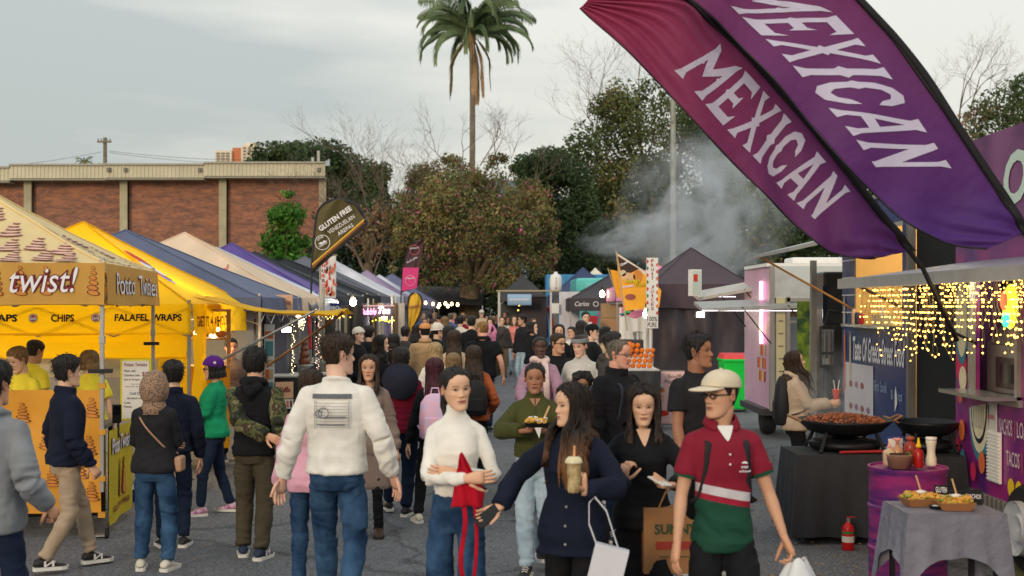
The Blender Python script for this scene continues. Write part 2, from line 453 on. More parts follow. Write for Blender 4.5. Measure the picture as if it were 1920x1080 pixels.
# far apartment tower lit by the low sun
tw=empty('apartment_tower',(*W(440,308,7.6)[:2],0),0,'cream and terracotta apartment tower far behind the brick hall','building')
mb=MB();tw_m=mat('cream_render',sr(226,212,186),var=.05)
s_=7.6
def tp(p,q):return((p-440)/s_,CH-(q-HY)/s_)
def tbox(p0,q0,p1,q1,y0,y1,m,nm):
 x0,z1=tp(p0,q0);x1,z0=tp(p1,q1)
 return MB().box(((x0+x1)/2,(y0+y1)/2,(z0+z1)/2),(x1-x0,y1-y0,z1-z0)).build(nm,m,tw)
tbox(403,282,434,400,0,9,tw_m,'wall');tbox(434,276,452,400,1,10,mat('terracotta',sr(196,118,78),var=.05),'stair_wall');tbox(452,272,481,400,0,9,tw_m,'wall');tbox(458,266,477,272,2,8,tw_m,'roof_house')
for r in range(5):
 for c in(406,415,424):
  tbox(c,286+5*r,c+6,289+5*r,-.25,-.02,mat('window_dark',sr(110,104,98),rough=.3),'window')
 for c in(456,465,473):
  tbox(c,276+6*r,c+5,279+6*r,-.25,-.02,mat('window_dark'),'window')
# far hills
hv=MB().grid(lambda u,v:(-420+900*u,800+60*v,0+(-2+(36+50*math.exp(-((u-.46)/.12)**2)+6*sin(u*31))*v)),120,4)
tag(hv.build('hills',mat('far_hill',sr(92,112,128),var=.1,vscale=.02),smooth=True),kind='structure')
# power pole
pl=empty('power_pole',(*W(197,300,24)[:2],0),0,'timber power pole with two crossarms above the brick hall roof','power pole')
b0=W(197,258,24);zz=b0.z
m_wood=mat('weathered_wood',sr(122,112,92),var=.2,vscale=3)
MB().cyl((0,0,0),.2,zz,10,.15).build('post',m_wood,pl)
for dz,wd in((.35,1.1),(2.25,1.0)):
 MB().box((0,-.2,zz-dz),(wd,.12,.14)).build('crossarm',m_wood,pl)
 for x in(-.42,-.2,.2,.42):
  MB().lathe((x*wd/1.0,-.2,zz-dz+.07),[(.03,0),(.06,.06),(.03,.1),(.06,.14),(.02,.2)],8).build('insulator',mat('porcelain',sr(150,150,146)),pl)
for k,(p0,p1)in enumerate((((-60,318),(190,285)),((204,283),(470,300)),((204,286),(470,308)))):
 a=W(*p0,24);b_=W(*p1,22);mid=(a+b_)/2-Vector((0,0,.35))
 q=[a*(1-t)**2+mid*2*t*(1-t)+b_*t*t for t in [i/12 for i in range(13)]]
 tag(MB().tube(q,.014,4).build('power_line',mat('cable_black',sr(52,52,54))),['power cable running left from the timber pole','upper power cable running right from the timber pole','lower power cable running right from the timber pole'][k],'cable','cables of the timber power pole')
# street light pole
lp=empty('light_pole',(*W(1262,160,42)[:2],0),0,'tall galvanised light pole rising behind the dark tent into the flags','light pole')
mb=MB();mb.tube([(0,0,0),(0,0,15)],[.16,.10],14).build('post',mat('galvanised',sr(150,150,142),metal=.3,rough=.6,var=.2,vscale=4),lp)
for z in(3.4,6.2,8.4,10.2):MB().box((-.05,-.14,z),(.05,.03,.16)).build('cover_plate',mat('dull_grey'),lp)
MB().box((.5,0,15),(1.1,.3,.12)).build('lamp_head',mat('dull_grey'),lp)
# ---------------------------------------------------------------- trees
def leaf_mat(name):
 m=mat(name,(1,1,1),rough=.65,var=.22,vscale=1.3,attr='Col',spec=.25)
 t=m.node_tree;b=t.nodes['Principled BSDF'];o=t.nodes['Material Output']
 a=t.nodes.new('ShaderNodeAttribute');a.attribute_name='Col'
 tr=t.nodes.new('ShaderNodeBsdfTranslucent');t.links.new(a.outputs['Color'],tr.inputs[0])
 mx=t.nodes.new('ShaderNodeMixShader');mx.inputs[0].default_value=.3
 t.links.new(b.outputs[0],mx.inputs[1]);t.links.new(tr.outputs[0],mx.inputs[2]);t.links.new(mx.outputs[0],o.inputs[0])
 return m
M_LEAF=leaf_mat('leaf')
M_BARK=mat('bark',sr(98,84,66),rough=.95,var=.3,vscale=5,bump=.6,bscale=12)
M_TWIG=mat('twig',sr(120,104,92),rough=.95,var=.2)
def leaves(centers,radii,n,size,pal,seed,gap=.0,freq=1.0,shell=.55,droop=0):
 """leaf faces scattered through ellipsoid clumps; returns v, f, colours"""
 r=np.random.default_rng(seed)
 C=np.array(centers,float);R=np.array(radii,float)
 wgt=(R[:,0]*R[:,2]);wgt/=wgt.sum()
 k=r.choice(len(C),n,p=wgt)
 d=r.normal(size=(n,3));d/=np.linalg.norm(d,axis=1)[:,None]
 rad=(shell+(1.05-shell)*r.random(n)**.6)[:,None]
 p=C[k]+d*R[k]*rad
 nz=fbm(p*freq+seed,3)
 keep=nz>gap-.35
 p,d,nz=p[keep],d[keep],nz[keep];n=len(p)
 ax=d+r.normal(0,.8,(n,3));ax/=np.linalg.norm(ax,axis=1)[:,None]
 t=np.cross(ax,r.normal(size=(n,3)));t/=np.linalg.norm(t,axis=1)[:,None]
 b=np.cross(ax,t)
 sz=size*r.uniform(.6,1.5,n)[:,None]
 v=np.stack([p-t*sz,p+b*sz*.45,p+t*sz,p-b*sz*.45],1)
 pc=np.array([q[0]for q in pal]);pw=np.array([q[1]for q in pal],float);pw/=pw.sum()
# colours gather in patches
 u=np.clip((vnoise(p*freq*.8+91)+1)/2*.75+r.random(n)*.25+(r.random(n)-.5)*.3,0,.999)
 ci=np.searchsorted(np.cumsum(pw),u);ci=np.clip(ci,0,len(pal)-1)
 col=pc[ci]*r.uniform(.75,1.25,(n,1))
 return v.reshape(-1,3),np.arange(n*4).reshape(-1,4),np.repeat(col,4,axis=0)
def branch(mb,p,d,ln,r,lv,rg,spread=.55,seg=5,up=.1,tips=None,kmin=2):
 q=[Vector(p)];dd=Vector(d).normalized()
 for i in range(4):
  dd=(dd+Vector((rg.gauss(0,.16),rg.gauss(0,.16),rg.gauss(0,.12)+up*.3))).normalized()
  q.append(q[-1]+dd*ln/4)
 mb.tube(q,[r*(1-.12*i)for i in range(5)],seg,cap=False)
 if tips is not None:tips.append(q[-1])
 if lv>0:
  for k in range(kmin+(rg.random()<.6)):
   i=rg.choice([2,3,4,4]);nd=(dd+Vector((rg.gauss(0,spread),rg.gauss(0,spread),rg.gauss(0,spread*.7)+up))).normalized()
   branch(mb,q[i],nd,ln*rg.uniform(.62,.85),r*.58,lv-1,rg,spread,max(3,seg-1),up,tips,kmin)
def tree(name,label,base,s,blobs,n,size,pal,seed,gap=0,freq=.8,trunk=.25,limbs=5,bare=None,twigs=0,group=None,depth=.9,shell=.55,fork=None):
 """base = ground pixel column; blobs = (px, py, rx, ry) in photo pixels at depth s"""
 bpx,_=base;b0=W(bpx,572,s);root=empty(name,(b0.x,b0.y,0),0,label,'tree',group)
 rg=random.Random(seed);O=Vector((b0.x,b0.y,0))
 cs,rs=[],[]
 for(x,y,rx,ry)in blobs:
  c=W(x,y,s)-O;c.y+=rg.uniform(-.5,.5)*rx/s
  cs.append(tuple(c));rs.append((rx/s,rx/s*depth,ry/s))
  for k in range(4):
   a=rg.uniform(0,6.28);e=rg.uniform(-.5,.9)
   cs.append((c.x+cos(a)*rx/s*.75,c.y+sin(a)*rx/s*.6,c.z+e*ry/s*.75));rs.append((rx/s*.45,rx/s*.45,ry/s*.42))
 tr=MB();top=Vector(cs[0]);fz=fork if fork else max(1.6,min(c[2]for c in cs)*.8)
 tr.tube([(0,0,-.1),(.05,0,.5),(rg.uniform(-.15,.15),0,fz*.6),(0,.05,fz)],[trunk*1.25,trunk,trunk*.85,trunk*.75],10)
 tr.build('trunk',M_BARK,root,smooth=True)
 lb=MB()
 for i in range(min(limbs,len(cs))):
  c=Vector(cs[(i*5)%len(cs)]);st=Vector((0,.05,fz-.15*(i%3)))
  m1=st.lerp(c,.45)+Vector((rg.uniform(-.3,.3),rg.uniform(-.3,.3),.25))
  lb.tube([st,m1,st.lerp(c,.9)],[trunk*.5,trunk*.3,trunk*.12],6)
  branch(lb,st.lerp(c,.6),(c-st),1.2,trunk*.2,2,rg)
 lb.build('branch',M_BARK,root,smooth=True)
 if n:
  v,f,c=leaves(cs,rs,n,size,pal,seed,gap,freq,shell)
  o=np_mesh('crown',v,f,M_LEAF,root,smooth=False,cols=c);o['kind']='stuff'
 if bare:
  tw_=MB()
  for(x0,y0,x1,y1,lv,r0)in bare:
   a=W(x0,y0,s)-O;b_=W(x1,y1,s)-O;ln=(b_-a).length
   branch(tw_,a,(b_-a),ln*.55,r0,lv,rg,.5,5,.12)
  tw_.build('twigs',M_TWIG,root,smooth=True)['kind']='stuff'
 return root
G1,G2,G3=sr(86,98,60),sr(108,114,70),sr(142,138,86)
R1,R2,PK=sr(132,90,72),sr(152,108,88),sr(206,110,150)
YL,BR=sr(178,156,98),sr(140,120,86)
DK1,DK2,DK3=sr(60,78,52),sr(76,94,58),sr(96,108,66)
tree('evergreen_tree','dense dark evergreen with a rounded dome crown above the brick hall roof',(580,0),25,[(580,330,100,62),(520,335,70,58),(650,345,62,58),(600,300,70,40),(490,330,40,38),(690,360,40,60)],30000,.17,[(DK1,3),(DK2,3),(sr(80,92,42),1.5)],11,gap=.0,freq=.45,shell=.3)
tree('purple_twig_tree','bare twiggy grey brown tree right of the brick hall',(690,0),44,[(700,430,60,60)],1200,.09,[(R2,1),(BR,2)],12,gap=.2,bare=[(690,520,640,330,6,.05),(690,510,690,310,6,.06),(700,500,750,320,6,.05),(690,520,620,400,6,.05),(700,520,770,380,6,.04),(695,480,670,360,6,.04)])
tree('bougainvillea_tree','large flowering tree with green and reddish leaves closing the street',(885,0),44,[(880,400,110,92),(800,420,70,80),(960,420,80,90),(840,340,70,46),(920,345,60,40),(1010,440,44,80),(775,490,45,50),(860,480,100,50),(960,490,80,45),(760,385,26,30),(790,340,26,22),(1000,360,30,26),(865,300,34,20),(925,300,26,16),(800,530,50,28),(950,525,55,34),(875,522,70,24)],62000,.075,[(G1,3.2),(R1,1.1),(G2,3.6),(PK,.2),(R2,.9),(G3,2.8),(YL,1.0),(G1,1),(R1,.5)],13,gap=.14,freq=.8,trunk=.42,limbs=9,shell=.35,fork=2.9,bare=[(800,400,750,320,5,.03),(830,360,780,270,5,.03),(980,380,1020,300,5,.03),(850,320,810,240,5,.03),(870,320,850,235,5,.03),(920,330,960,250,5,.03),(900,310,930,230,5,.03),(800,360,760,290,5,.03),(950,340,990,270,4,.02)])
MB().tube([(-.33,.2,0),(-.38,.2,1.6),(-.3,.1,3)],[.26,.22,.2],10).build('trunk',M_BARK,[o for o in COL.objects if o.name=='bougainvillea_tree'][0],smooth=True)
tree('dark_green_tree','dark green tree with a lumpy crown right of the flowering tree',(1040,0),40,[(1020,330,56,50),(1060,370,60,80),(1000,400,50,90),(1090,450,50,80),(1030,300,34,26),(980,310,22,22)],24000,.10,[(DK1,4),(DK2,3),(DK3,1),(BR,.3)],14,gap=.05,freq=.7,trunk=.3,shell=.4)
tree('spreading_tree','tallest broad tree with bare upper twigs behind the light pole',(1230,0),38,[(1230,300,130,130),(1150,370,80,100),(1320,330,110,120),(1190,220,60,70),(1290,220,70,60),(1380,400,90,100),(1240,430,140,80),(1130,440,60,70),(1440,440,60,70),(1100,290,50,60),(1140,210,40,40),(1390,320,70,90),(1110,350,60,60),(1340,230,50,50)],62000,.10,[(DK2,3),(G1,3),(G2,2.5),(G3,1.6),(R1,.8),(PK,.22),(YL,.4)],15,gap=.12,freq=.6,trunk=.45,limbs=9,shell=.35,bare=[(1180,330,1070,180,6,.05),(1190,300,1110,120,6,.05),(1200,280,1180,100,6,.05),(1210,260,1230,120,6,.05),(1160,330,1060,240,5,.04),(1240,250,1290,130,5,.04),(1150,300,1100,170,5,.03)])
tree('flowering_tree','leafy tree with pink flowers and bare twigs right of the upper flag',(1840,0),46,[(1830,250,60,60),(1890,220,60,70),(1790,270,60,70),(1930,290,60,80),(1850,330,90,60)],20000,.09,[(DK2,3),(G1,2),(BR,2),(R2,.7),(PK,.6)],16,gap=.22,freq=.9,trunk=.35,bare=[(1800,240,1790,110,6,.04),(1820,220,1830,110,6,.04),(1870,220,1860,140,5,.03),(1770,260,1760,170,5,.03),(1900,220,1915,160,5,.03)])
tree('hidden_hedge_tree','dense dark tree behind the pink and blue trailers',(1600,0),36,[(1560,430,90,90),(1480,450,80,80),(1680,420,90,110),(1780,410,80,100)],20000,.12,[(DK1,4),(DK2,3),(DK3,1.4)],17,gap=0,freq=.6,shell=.3)
tree('small_conifer','small bright green leafy sapling in front of the brick wall',(535,0),62,[(542,405,34,26),(528,445,36,28),(510,475,34,24),(560,470,34,30),(543,365,12,7),(550,500,50,30)],9000,.07,[(sr(92,142,50),3),(sr(66,112,42),3),(sr(124,168,66),1.6)],18,gap=.05,freq=1.6,trunk=.08,shell=.25)
# dense undergrowth closing the far end
cs,rs=[],[]
rg=random.Random(5)
for i in range(150):
 x=590+950*(i%75)/75;c=W(x,rg.uniform(400,480)if i<75 else rg.uniform(500,570),32);cs.append(tuple(c));rs.append((1.9,1.2,1.7))
v,f,c=leaves(cs,rs,60000,.16,[(DK1,4),(sr(40,52,34),3),(DK2,2)],21,gap=-.2,freq=.5,shell=.3)
o=np_mesh('undergrowth',v,f,M_LEAF,smooth=False,cols=c);tag(o,'dark undergrowth behind the far tents and tree trunks','bushes',kind='stuff')
def palm(name,label,px,crown_y,s,fr,fl,seed,dead=6,lw=.035,tr=.17,npair=42):
 b0=W(px,572,s);root=empty(name,(b0.x,b0.y,0),0,label,'palm tree');h=CH-(crown_y-HY)/s
 rg=random.Random(seed)
 mb=MB();pts=[(0.5*(1-t)**2*.0+.35*sin(t*2.2)-.35*sin(2.2),0,h*t)for t in [i/40 for i in range(41)]]
 mb.tube(pts,[tr*(1.25-.35*t)*(1+.05*(i%2))for i,t in enumerate([i/40 for i in range(41)])],10)
 mb.build('trunk',mat('palm_bark',sr(122,112,96),rough=.9,var=.25,vscale=3,bump=.5,bscale=9),root,smooth=True)
 MB().lathe((0,0,h-fl*.22),[(tr*.8,0),(tr*1.5,fl*.1),(tr*1.7,fl*.2),(tr*.8,fl*.36)],10).build('crownshaft',mat('palm_boot',sr(142,112,66),var=.3,vscale=6,bump=.6,bscale=20),root,smooth=True)
 def frond(az,el,ln,col,hang,nm):
  mbf=MB();p=Vector((0,0,h));pts=[]
  a=Vector((cos(az),sin(az),0))
  n=14;e=el
  for i in range(n+1):
   pts.append(p.copy())
   e-=hang*(i/n)**.8/n*2.6
   e=max(e,-1.5)
   p=p+(a*cos(e)+Vector((0,0,1))*sin(e))*ln/n
  mbf.tube(pts,[.035*ln/4*(1-.8*i/n)+.008 for i in range(n+1)],5)
  side=Vector((-sin(az),cos(az),0))
  for k in range(npair):
   t=.12+.88*k/npair;i=min(int(t*n),n-1);f=t*n-i;q=pts[i].lerp(pts[i+1],f);tg=(pts[i+1]-pts[i]).normalized()
   lf=ln*.22*(sin(pi*min(1,t*.92+.08))**.6+.12)*rg.uniform(.8,1.15)
   for sgn in(-1,1):
    d=(side*sgn*rg.uniform(.35,.8)+tg*.45+Vector((0,0,-rg.uniform(.9,2.0)))).normalized()
    if cos(e)<.4:d=(side*sgn*.25+tg*.9+Vector((0,0,-.4))).normalized()
    w_=tg.cross(d).normalized().cross(d)*lw
    mbf.add([tuple(q-w_*.5),tuple(q+d*lf*.5+w_),tuple(q+d*lf+Vector((0,0,-lf*.1))),tuple(q+d*lf*.5-w_)],[(0,1,2,3)])
  mbf.build(nm,col,root)
 gm=[mat('palm_green',sr(116,134,92),var=.25,vscale=2),mat('palm_green_dark',sr(94,114,76),var=.25,vscale=2)]
 dm=mat('palm_dead',sr(160,130,96),var=.3,vscale=2)
 for i in range(fr):
  az=2*pi*i/fr*1.618*2+rg.uniform(-.2,.2);el=rg.uniform(.1,1.2)if i%3 else rg.uniform(.8,1.4)
  frond(az,el,fl*rg.uniform(.85,1.1),gm[i%2],rg.uniform(1.25,1.9),'frond')
 for i in range(dead):
  frond(rg.uniform(0,6.28),rg.uniform(-.9,-.3),fl*rg.uniform(.7,1.0),dm if i%3 else mat('palm_dying',sr(128,116,66),var=.2),1.9,'dead_frond')
 return root
palm('palm_tree','tall slender palm with drooping green fronds above the street end',884,66,30,40,4.8,4,dead=6,lw=.021,npair=104)
palm('small_palm','tiny palm top peeking over the brick hall roof',158,304,14,14,1.6,9,dead=0,lw=.05,npair=14)
# pale low house glimpsed behind the twiggy tree
hs=empty('pale_house',(*W(660,560,36)[:2],0),0,'pale low house glimpsed behind the twiggy tree','building')
hw=W(660,560,36);hs.scale=(.7,.7,.62)
MB().box((0,3,1.9),(6,6,3.8)).build('wall',mat('house_cream',sr(186,172,146),var=.1),hs)
mb=MB();mb.add([(-3.6,-.6,3.7),(3.6,-.6,3.7),(3.6,6.6,3.7),(-3.6,6.6,3.7),(-2,3,5.4),(2,3,5.4)],[(0,1,5,4),(1,2,5),(2,3,4,5),(3,0,4),(3,2,1,0)]);mb.build('roof',mat('house_roof',sr(150,146,134),var=.1),hs)
for x in(-2,0,2):MB().box((x,-.05,2.4),(.9,.08,1)).build('window',mat('window_dark'),hs)
# ---------------------------------------------------------------- gazebos
M_ALU=mat('aluminium',sr(168,168,166),rough=.4,metal=.7,var=.08)
M_STEEL=mat('steel_dark',sr(70,70,74),rough=.45,metal=.6,var=.1)
def gazebo(name,label,corner,w_,d_,yaw,eave,peak,drop,m,m_under=None,legs=True,group=None,p=1.12,val_m=None,sag=.05,leg_m=None,vents=True,seed=0,valances=(0,1,2,3),far_ok=False,kind='gazebo'):
 """corner = near right corner on the ground; the tent runs left (w_) and away (d_)"""
 root=empty(name,(corner[0],corner[1],0),yaw,label,'tent',group)
 rs_=random.Random(seed)
 n=28 if not far_ok else 16
 def roof(a,b_,off=0):
  """a, b_ in -1..1 over the plan: a across (right = +1), b_ away (+1)"""
  mm=max(abs(a),abs(b_));t_=max(0,1-mm)
  z=eave+(peak-eave)*(t_**p)
  ed=1-abs(abs(a)-abs(b_))/max(mm,1e-3)
  z-=sag*(1-ed)*sin(pi*min(1,mm))*.8
  z+=.012*n1(a*4+seed,b_*4,seed)*(1 if mm<.97 else 0)
  return Vector((-w_/2+a*w_/2,d_/2+b_*d_/2,z+off))
 mb=MB()
 for k_ in range(4):
  def pan(u,v,k_=k_):
   m1=max(1e-4,v);q=(2*u-1)*m1
   return roof(*[(q,-m1),(m1,q),(-q,m1),(-m1,-q)][k_])
  mb.grid(pan,n,n//2)
 cn=mb.build('canopy',m,root,smooth=True,autos=22)
 hip=MB()
 for sa in(-1,1):
  for sb in(-1,1):
   hip.tube([roof(sa*q,sb*q,.004)for q in [i/14 for i in range(15)]],.014,5)
 hip.build('hip_seam',m,root)
 def vpt(side,u,v_):
  """side 0 front, 1 right, 2 back, 3 left; u runs left to right seen from outside"""
  wv=.012*sin(u*17+side+seed)*v_+.006*sin(u*41+seed)
  z=eave-drop*v_+.010*sin(u*9+side*2)*v_
  if side==0:return Vector((-w_+w_*u,-.012-wv-.02*v_,z))
  if side==1:return Vector((.012+wv+.02*v_,d_*u,z))
  if side==2:return Vector((-w_*u,d_+.012+wv,z))
  return Vector((-w_-.012-wv,d_*(1-u),z))
 for side in valances:
  MB().grid(lambda u,v,s=side:vpt(s,u,v),40 if not far_ok else 14,4).build('valance',val_m or m,root,smooth=True)
 if legs:
  lm=leg_m or M_ALU
  for(x,y)in((-.03,.03),(-w_+.03,.03),(-w_+.03,d_-.03),(-.03,d_-.03)):
   lg=MB();lg.box((x,y,(eave+.35)/2+.05),(.036,.036,eave-.35));lg.box((x,y,eave*.72),(.048,.048,.07));lg.box((x,y,.02),(.11,.11,.012))
   lg.build('leg',lm,root,bevel=.004 if not far_ok else 0)
  tb=MB()
  for(a,b_)in(((-.03,.03),(-w_+.03,.03)),((-.03,.03),(-.03,d_-.03)),((-w_+.03,.03),(-w_+.03,d_-.03)),((-.03,d_-.03),(-w_+.03,d_-.03))):
   for i in range(4):
    p0=Vector((*a,0)).lerp(Vector((*b_,0)),i/4);p1=Vector((*a,0)).lerp(Vector((*b_,0)),(i+1)/4)
    z0,z1=(eave-.05,eave-.38)if i%2==0 else(eave-.38,eave-.05)
    tb.tube([p0+Vector((0,0,z0)),p1+Vector((0,0,z1))],.011,5);tb.tube([p0+Vector((0,0,z1)),p1+Vector((0,0,z0))],.011,5)
  tb.tube([(-w_/2,d_/2,eave-.3),(-w_/2,d_/2,peak-.02)],.02,6)
  tb.build('truss',lm,root)['kind']='stuff'
 return root,roof,vpt
def wall_sheet(root,a,b_,z0,z1,m,name='side_wall',wave=.03,n=30,seed=0):
 a,b_=Vector((*a,0)),Vector((*b_,0));nrm=Vector((-(b_-a).y,(b_-a).x,0)).normalized()
 def fn(u,v):
  q=a.lerp(b_,u);d=wave*(sin(u*21+seed)*.5+n1(u*9+seed,v*3,seed))
  return q+nrm*d+Vector((0,0,z0+(z1-z0)*v))
 return MB().grid(fn,n,10).build(name,m,root,smooth=True)
def corner_of(px,s):return((px-CX)/s,F/s)
YEL=sr(243,200,12);TWB=sr(240,216,160);TWO=sr(222,160,60)
M_TW=canvas('printed_beige_cloth',TWB);M_TWV=canvas('printed_ochre_cloth',sr(214,164,78));M_YEL=canvas('yellow_cloth',YEL,thr=.45)
M_BANNER=canvas('orange_banner_cloth',sr(226,158,52),thr=.1)
M_MAU=mat('print_mauve',sr(142,92,96),var=.2);M_MAU2=mat('print_brown',sr(112,52,22),var=.2);M_MAUL=mat('print_pink_beige',sr(214,172,152),var=.1);M_POT=mat('print_potato',sr(206,132,58),var=.15)
M_INK=mat('ink_black',sr(22,20,20),var=0,rough=.7);M_WHT=mat('print_white',sr(232,230,234),var=0);M_MAR=mat('print_maroon',sr(122,26,44),var=0);M_WHITE=mat('plain_white',sr(226,225,222),var=.04)
def spiral_motif(fn,cu,cv,sx,sz,m1,m2,root,n=6,lean=0):
 """stack of potato rings drawn through fn(u, v)"""
 a_,b_=MB(),MB()
 for i in range(n):
  t_=i/(n-1);r=sx*(1-.68*t_);zc=cv+sz*(t_-.5)*1.6;xc=cu+lean*t_*sx+.06*sx*(-1)**i
  for mb,g,off in((a_,1.0,0),(b_,.80,1)):
   pts=[fn(xc+r*g*cos(q),zc+sz*.16*g*sin(q)*(1.1-.4*t_)-sz*.05*cos(q),off)for q in [2*pi*j/14 for j in range(14)]]
   mb.poly(pts)
 a_.build('printed_spiral',m1,root);b_.build('printed_spiral',m2,root)
# --- potato twist stall, nearest on the left
tcx,tcy=corner_of(197,213)
tyaw=math.atan2(.42,3.0)
tw_root,tw_roof,tw_v=gazebo('gazebo','beige gazebo printed with potato spirals, nearest tent on the left',(tcx,tcy),3.0,3.03,tyaw,2.42,3.24,.37,M_TW,val_m=M_TWV,seed=3)
def onroof(side):
 def f(u,v,off=0):
  b_=-v if side==0 else u;a=u if side==0 else v
  return tw_roof(a,b_,.012+.006*off)
 return f
fr_=onroof(0)
for(u,v)in [(.06,.33),(.22,.36),(.03,.52),(.19,.545),(.37,.56),(.07,.74),(.24,.73),(.41,.75),(.56,.745),(-.2,.5),(-.1,.7),(-.3,.8),(.06,.90),(.28,.91),(.46,.92),(.64,.90),(.78,.93),(-.12,.92),(.73,.80)]:
 if abs(u)<v-.05:spiral_motif(lambda a,b_,o,u=u,v=v:fr_(u+a,v-b_,o),0,0,.075,.085,M_MAU,M_MAUL,tw_root,5)
rr_=onroof(1)
for(v,u)in [(.45,-.1),(.6,.1),(.72,-.3),(.75,.25),(.88,-.5),(.9,0),(.9,.5),(.62,-.32)]:
 spiral_motif(lambda a,b_,o,u=u,v=v:rr_(u+a,v-b_,o),0,0,.075,.085,M_MAU,M_MAUL,tw_root,5)
def vt(side,u0,u1,v0,v1,off=.006):
 def f(a,b_):
  q=tw_v(side,u0+(u1-u0)*a,v1+(v0-v1)*b_)
  n_=Vector((0,-1,0))if side==0 else Vector((1,0,0))
  return q+n_*off
 return f
for(u0,u1,tx)in((.735,.925,'twist!'),(.655,.69,'a')):
 h1=(.10,.72)if tx!='a' else(.34,.74)
 for bo,m,of in((.055,M_INK,.008),(.04,M_MAR,.011),(.0,M_WHT,.015)):
  lettering(tx,vt(0,u0,u1,*h1,off=of),m,tw_root,bold=bo,shear=.25)
for bo,m,of in((.05,M_MAU2,.008),(.0,M_WHT,.012)):
 lettering('Potato',vt(1,.12,.46,.20,.72,off=of),m,tw_root,bold=bo,shear=.1)
 lettering('Twisties',vt(1,.54,.92,.20,.74,off=of),m,tw_root,bold=bo,shear=.1)
for u in(.765,.835,.968,.70,.57):spiral_motif(lambda a,b_,o,u=u:tw_v(0,u+a,.42-b_)+Vector((0,-.006-.004*o,0)),0,0,.019 if u!=.955 else .024,.38 if u!=.955 else .5,M_MAU2,M_POT,tw_root,6)
MB().tube([tw_v(0,i/30,1)for i in range(31)],.008,4).build('hem',M_TWV,tw_root)
# castor and clamps on the corner leg
cs_=MB();cs_.lathe((0,0,0),[(.0,-.012),(.05,-.012),(.05,.012),(0,.012)],16)
cw=cs_.build('wheel',mat('rubber',sr(28,28,30),rough=.8),tw_root);cw.rotation_euler=(0,pi/2,0);cw.location=(.02,-.02,.05)
MB().box((.0,-.02,.115),(.07,.07,.04)).build('castor_fork',M_STEEL,tw_root)
for z_ in(1.34,.93,.52,.2):MB().box((-.03,.03,z_),(.06,.06,.045)).build('strap',mat('strap_orange',sr(206,150,50)),tw_root)
MB().box((-.04,.0,1.47),(.20,.08,.035)).build('clamp',mat('black_plastic',sr(20,20,22),rough=.5),tw_root)
MB().box((-.04,2.95,1.62),(.16,.07,.035)).build('clamp',mat('black_plastic'),tw_root)
# front banner of the stall
fb=empty('stall_banner',(tcx,tcy,0),tyaw,'orange cloth banner with potato spirals along the stall front','banner')
def bfn(u,v):return Vector((-2.6+2.56*u,.05+.02*sin(u*30)*(1-v)+.025*n1(u*8,v*4),.22+1.11*v-.03*u*v))
MB().grid(bfn,60,14).build('cloth',M_BANNER,fb,smooth=True)
for i,(u,v)in enumerate([(.97,.86),(.87,.84),(.82,.60),(.96,.55),(.97,.18),(.74,.82),(.70,.42),(.60,.8),(.66,.14),(.84,.3),(.52,.5),(.45,.85),(.56,.2),(.9,.1),(.76,.2),(.93,.36),(.3,.7),(.36,.3),(.22,.45),(.62,.62)]):
 spiral_motif(lambda a,b_,o,u=u,v=v:bfn(u+a,v+b_)+Vector((0,-.012-.005*o,0)),0,0,.026,.085,M_MAU2,M_POT,fb,6)
# side banner
sb=empty('side_banner',(tcx,tcy,0),tyaw,'yellow banner reading Potato Twisties beside the stall leg','banner')
def sfn(u,v):return Vector((.03+.012*sin(u*9),.02+1.2*u,.10+.84*v-.02*u))
MB().grid(sfn,16,8).build('cloth',canvas('yellow_banner_cloth',sr(208,186,40),thr=.1),sb,smooth=True)
lettering('Potato Twisties',lambda a,b_:sfn(.06+.9*a,.74+.17*b_)+Vector((.012,0,0)),M_WHT,sb,bold=.02)
lettering('Potato Twisties',lambda a,b_:sfn(.05+.92*a,.735+.18*b_)+Vector((.008,0,0)),M_MAR,sb,bold=.06)
lettering('GLUTEN FREE',lambda a,b_:sfn(.1+.7*a,.12+.06*b_)+Vector((.010,0,0)),M_MAR,sb,bold=.02)
for u in(.45,.62):spiral_motif(lambda a,b_,o,u=u:sfn(u+a,.44+b_)+Vector((.010+.004*o,0,0)),0,0,.07,.22,M_MAU2,M_POT,sb,9)
# menu board
mbd=empty('menu_board',tuple(W(255,790,186)),tyaw,'white menu board with yellow frame and handwritten prices','sign')
MB().box((0,0,.32),(.30,.02,.62)).build('frame',mat('frame_yellow',sr(214,206,36)),mbd,bevel=.004)
MB().box((0,-.013,.32),(.26,.006,.58)).build('panel',M_WHITE,mbd)
for i,(tx,x0,x1,z,hh_,mm)in enumerate([('Potato Twisties',-.11,.11,.555,.035,M_MAR),('Plain salt',-.115,.0,.50,.022,M_INK),('Chicken Salt',-.115,.04,.455,.022,M_INK),('Salt & Vinegar',-.115,.045,.41,.022,M_INK),('$9',.06,.12,.45,.05,M_MAR),('All products are',-.05,.08,.37,.012,M_INK),('gluten, dairy, egg, and nut free',-.10,.12,.345,.012,M_INK),('Cold Drinks',-.06,.10,.27,.028,mat('print_blue',sr(40,60,140),var=0)),('Bottled water',-.08,.10,.225,.02,M_INK),('Coke',-.115,-.05,.18,.022,M_INK),('Fanta',-.115,-.04,.14,.022,M_INK)]):
 flat_text(tx,(x0,-.018,z),(x1-x0,0,0),(0,0,hh_),mm,mbd,bold=.01)
# card reader
cr_=empty('card_reader',tuple(W(219,792,205)),.2,'black card payment terminal clamped beside the stall leg','card reader')
MB().box((0,0,.08),(.08,.03,.17)).build('case',mat('black_plastic'),cr_,bevel=.008);MB().box((0,-.017,.11),(.065,.004,.08)).build('screen',mat('screen_dark',sr(20,24,30),rough=.15),cr_)
MB().box((.01,.02,-.06),(.02,.02,.16)).build('stem',M_STEEL,cr_)
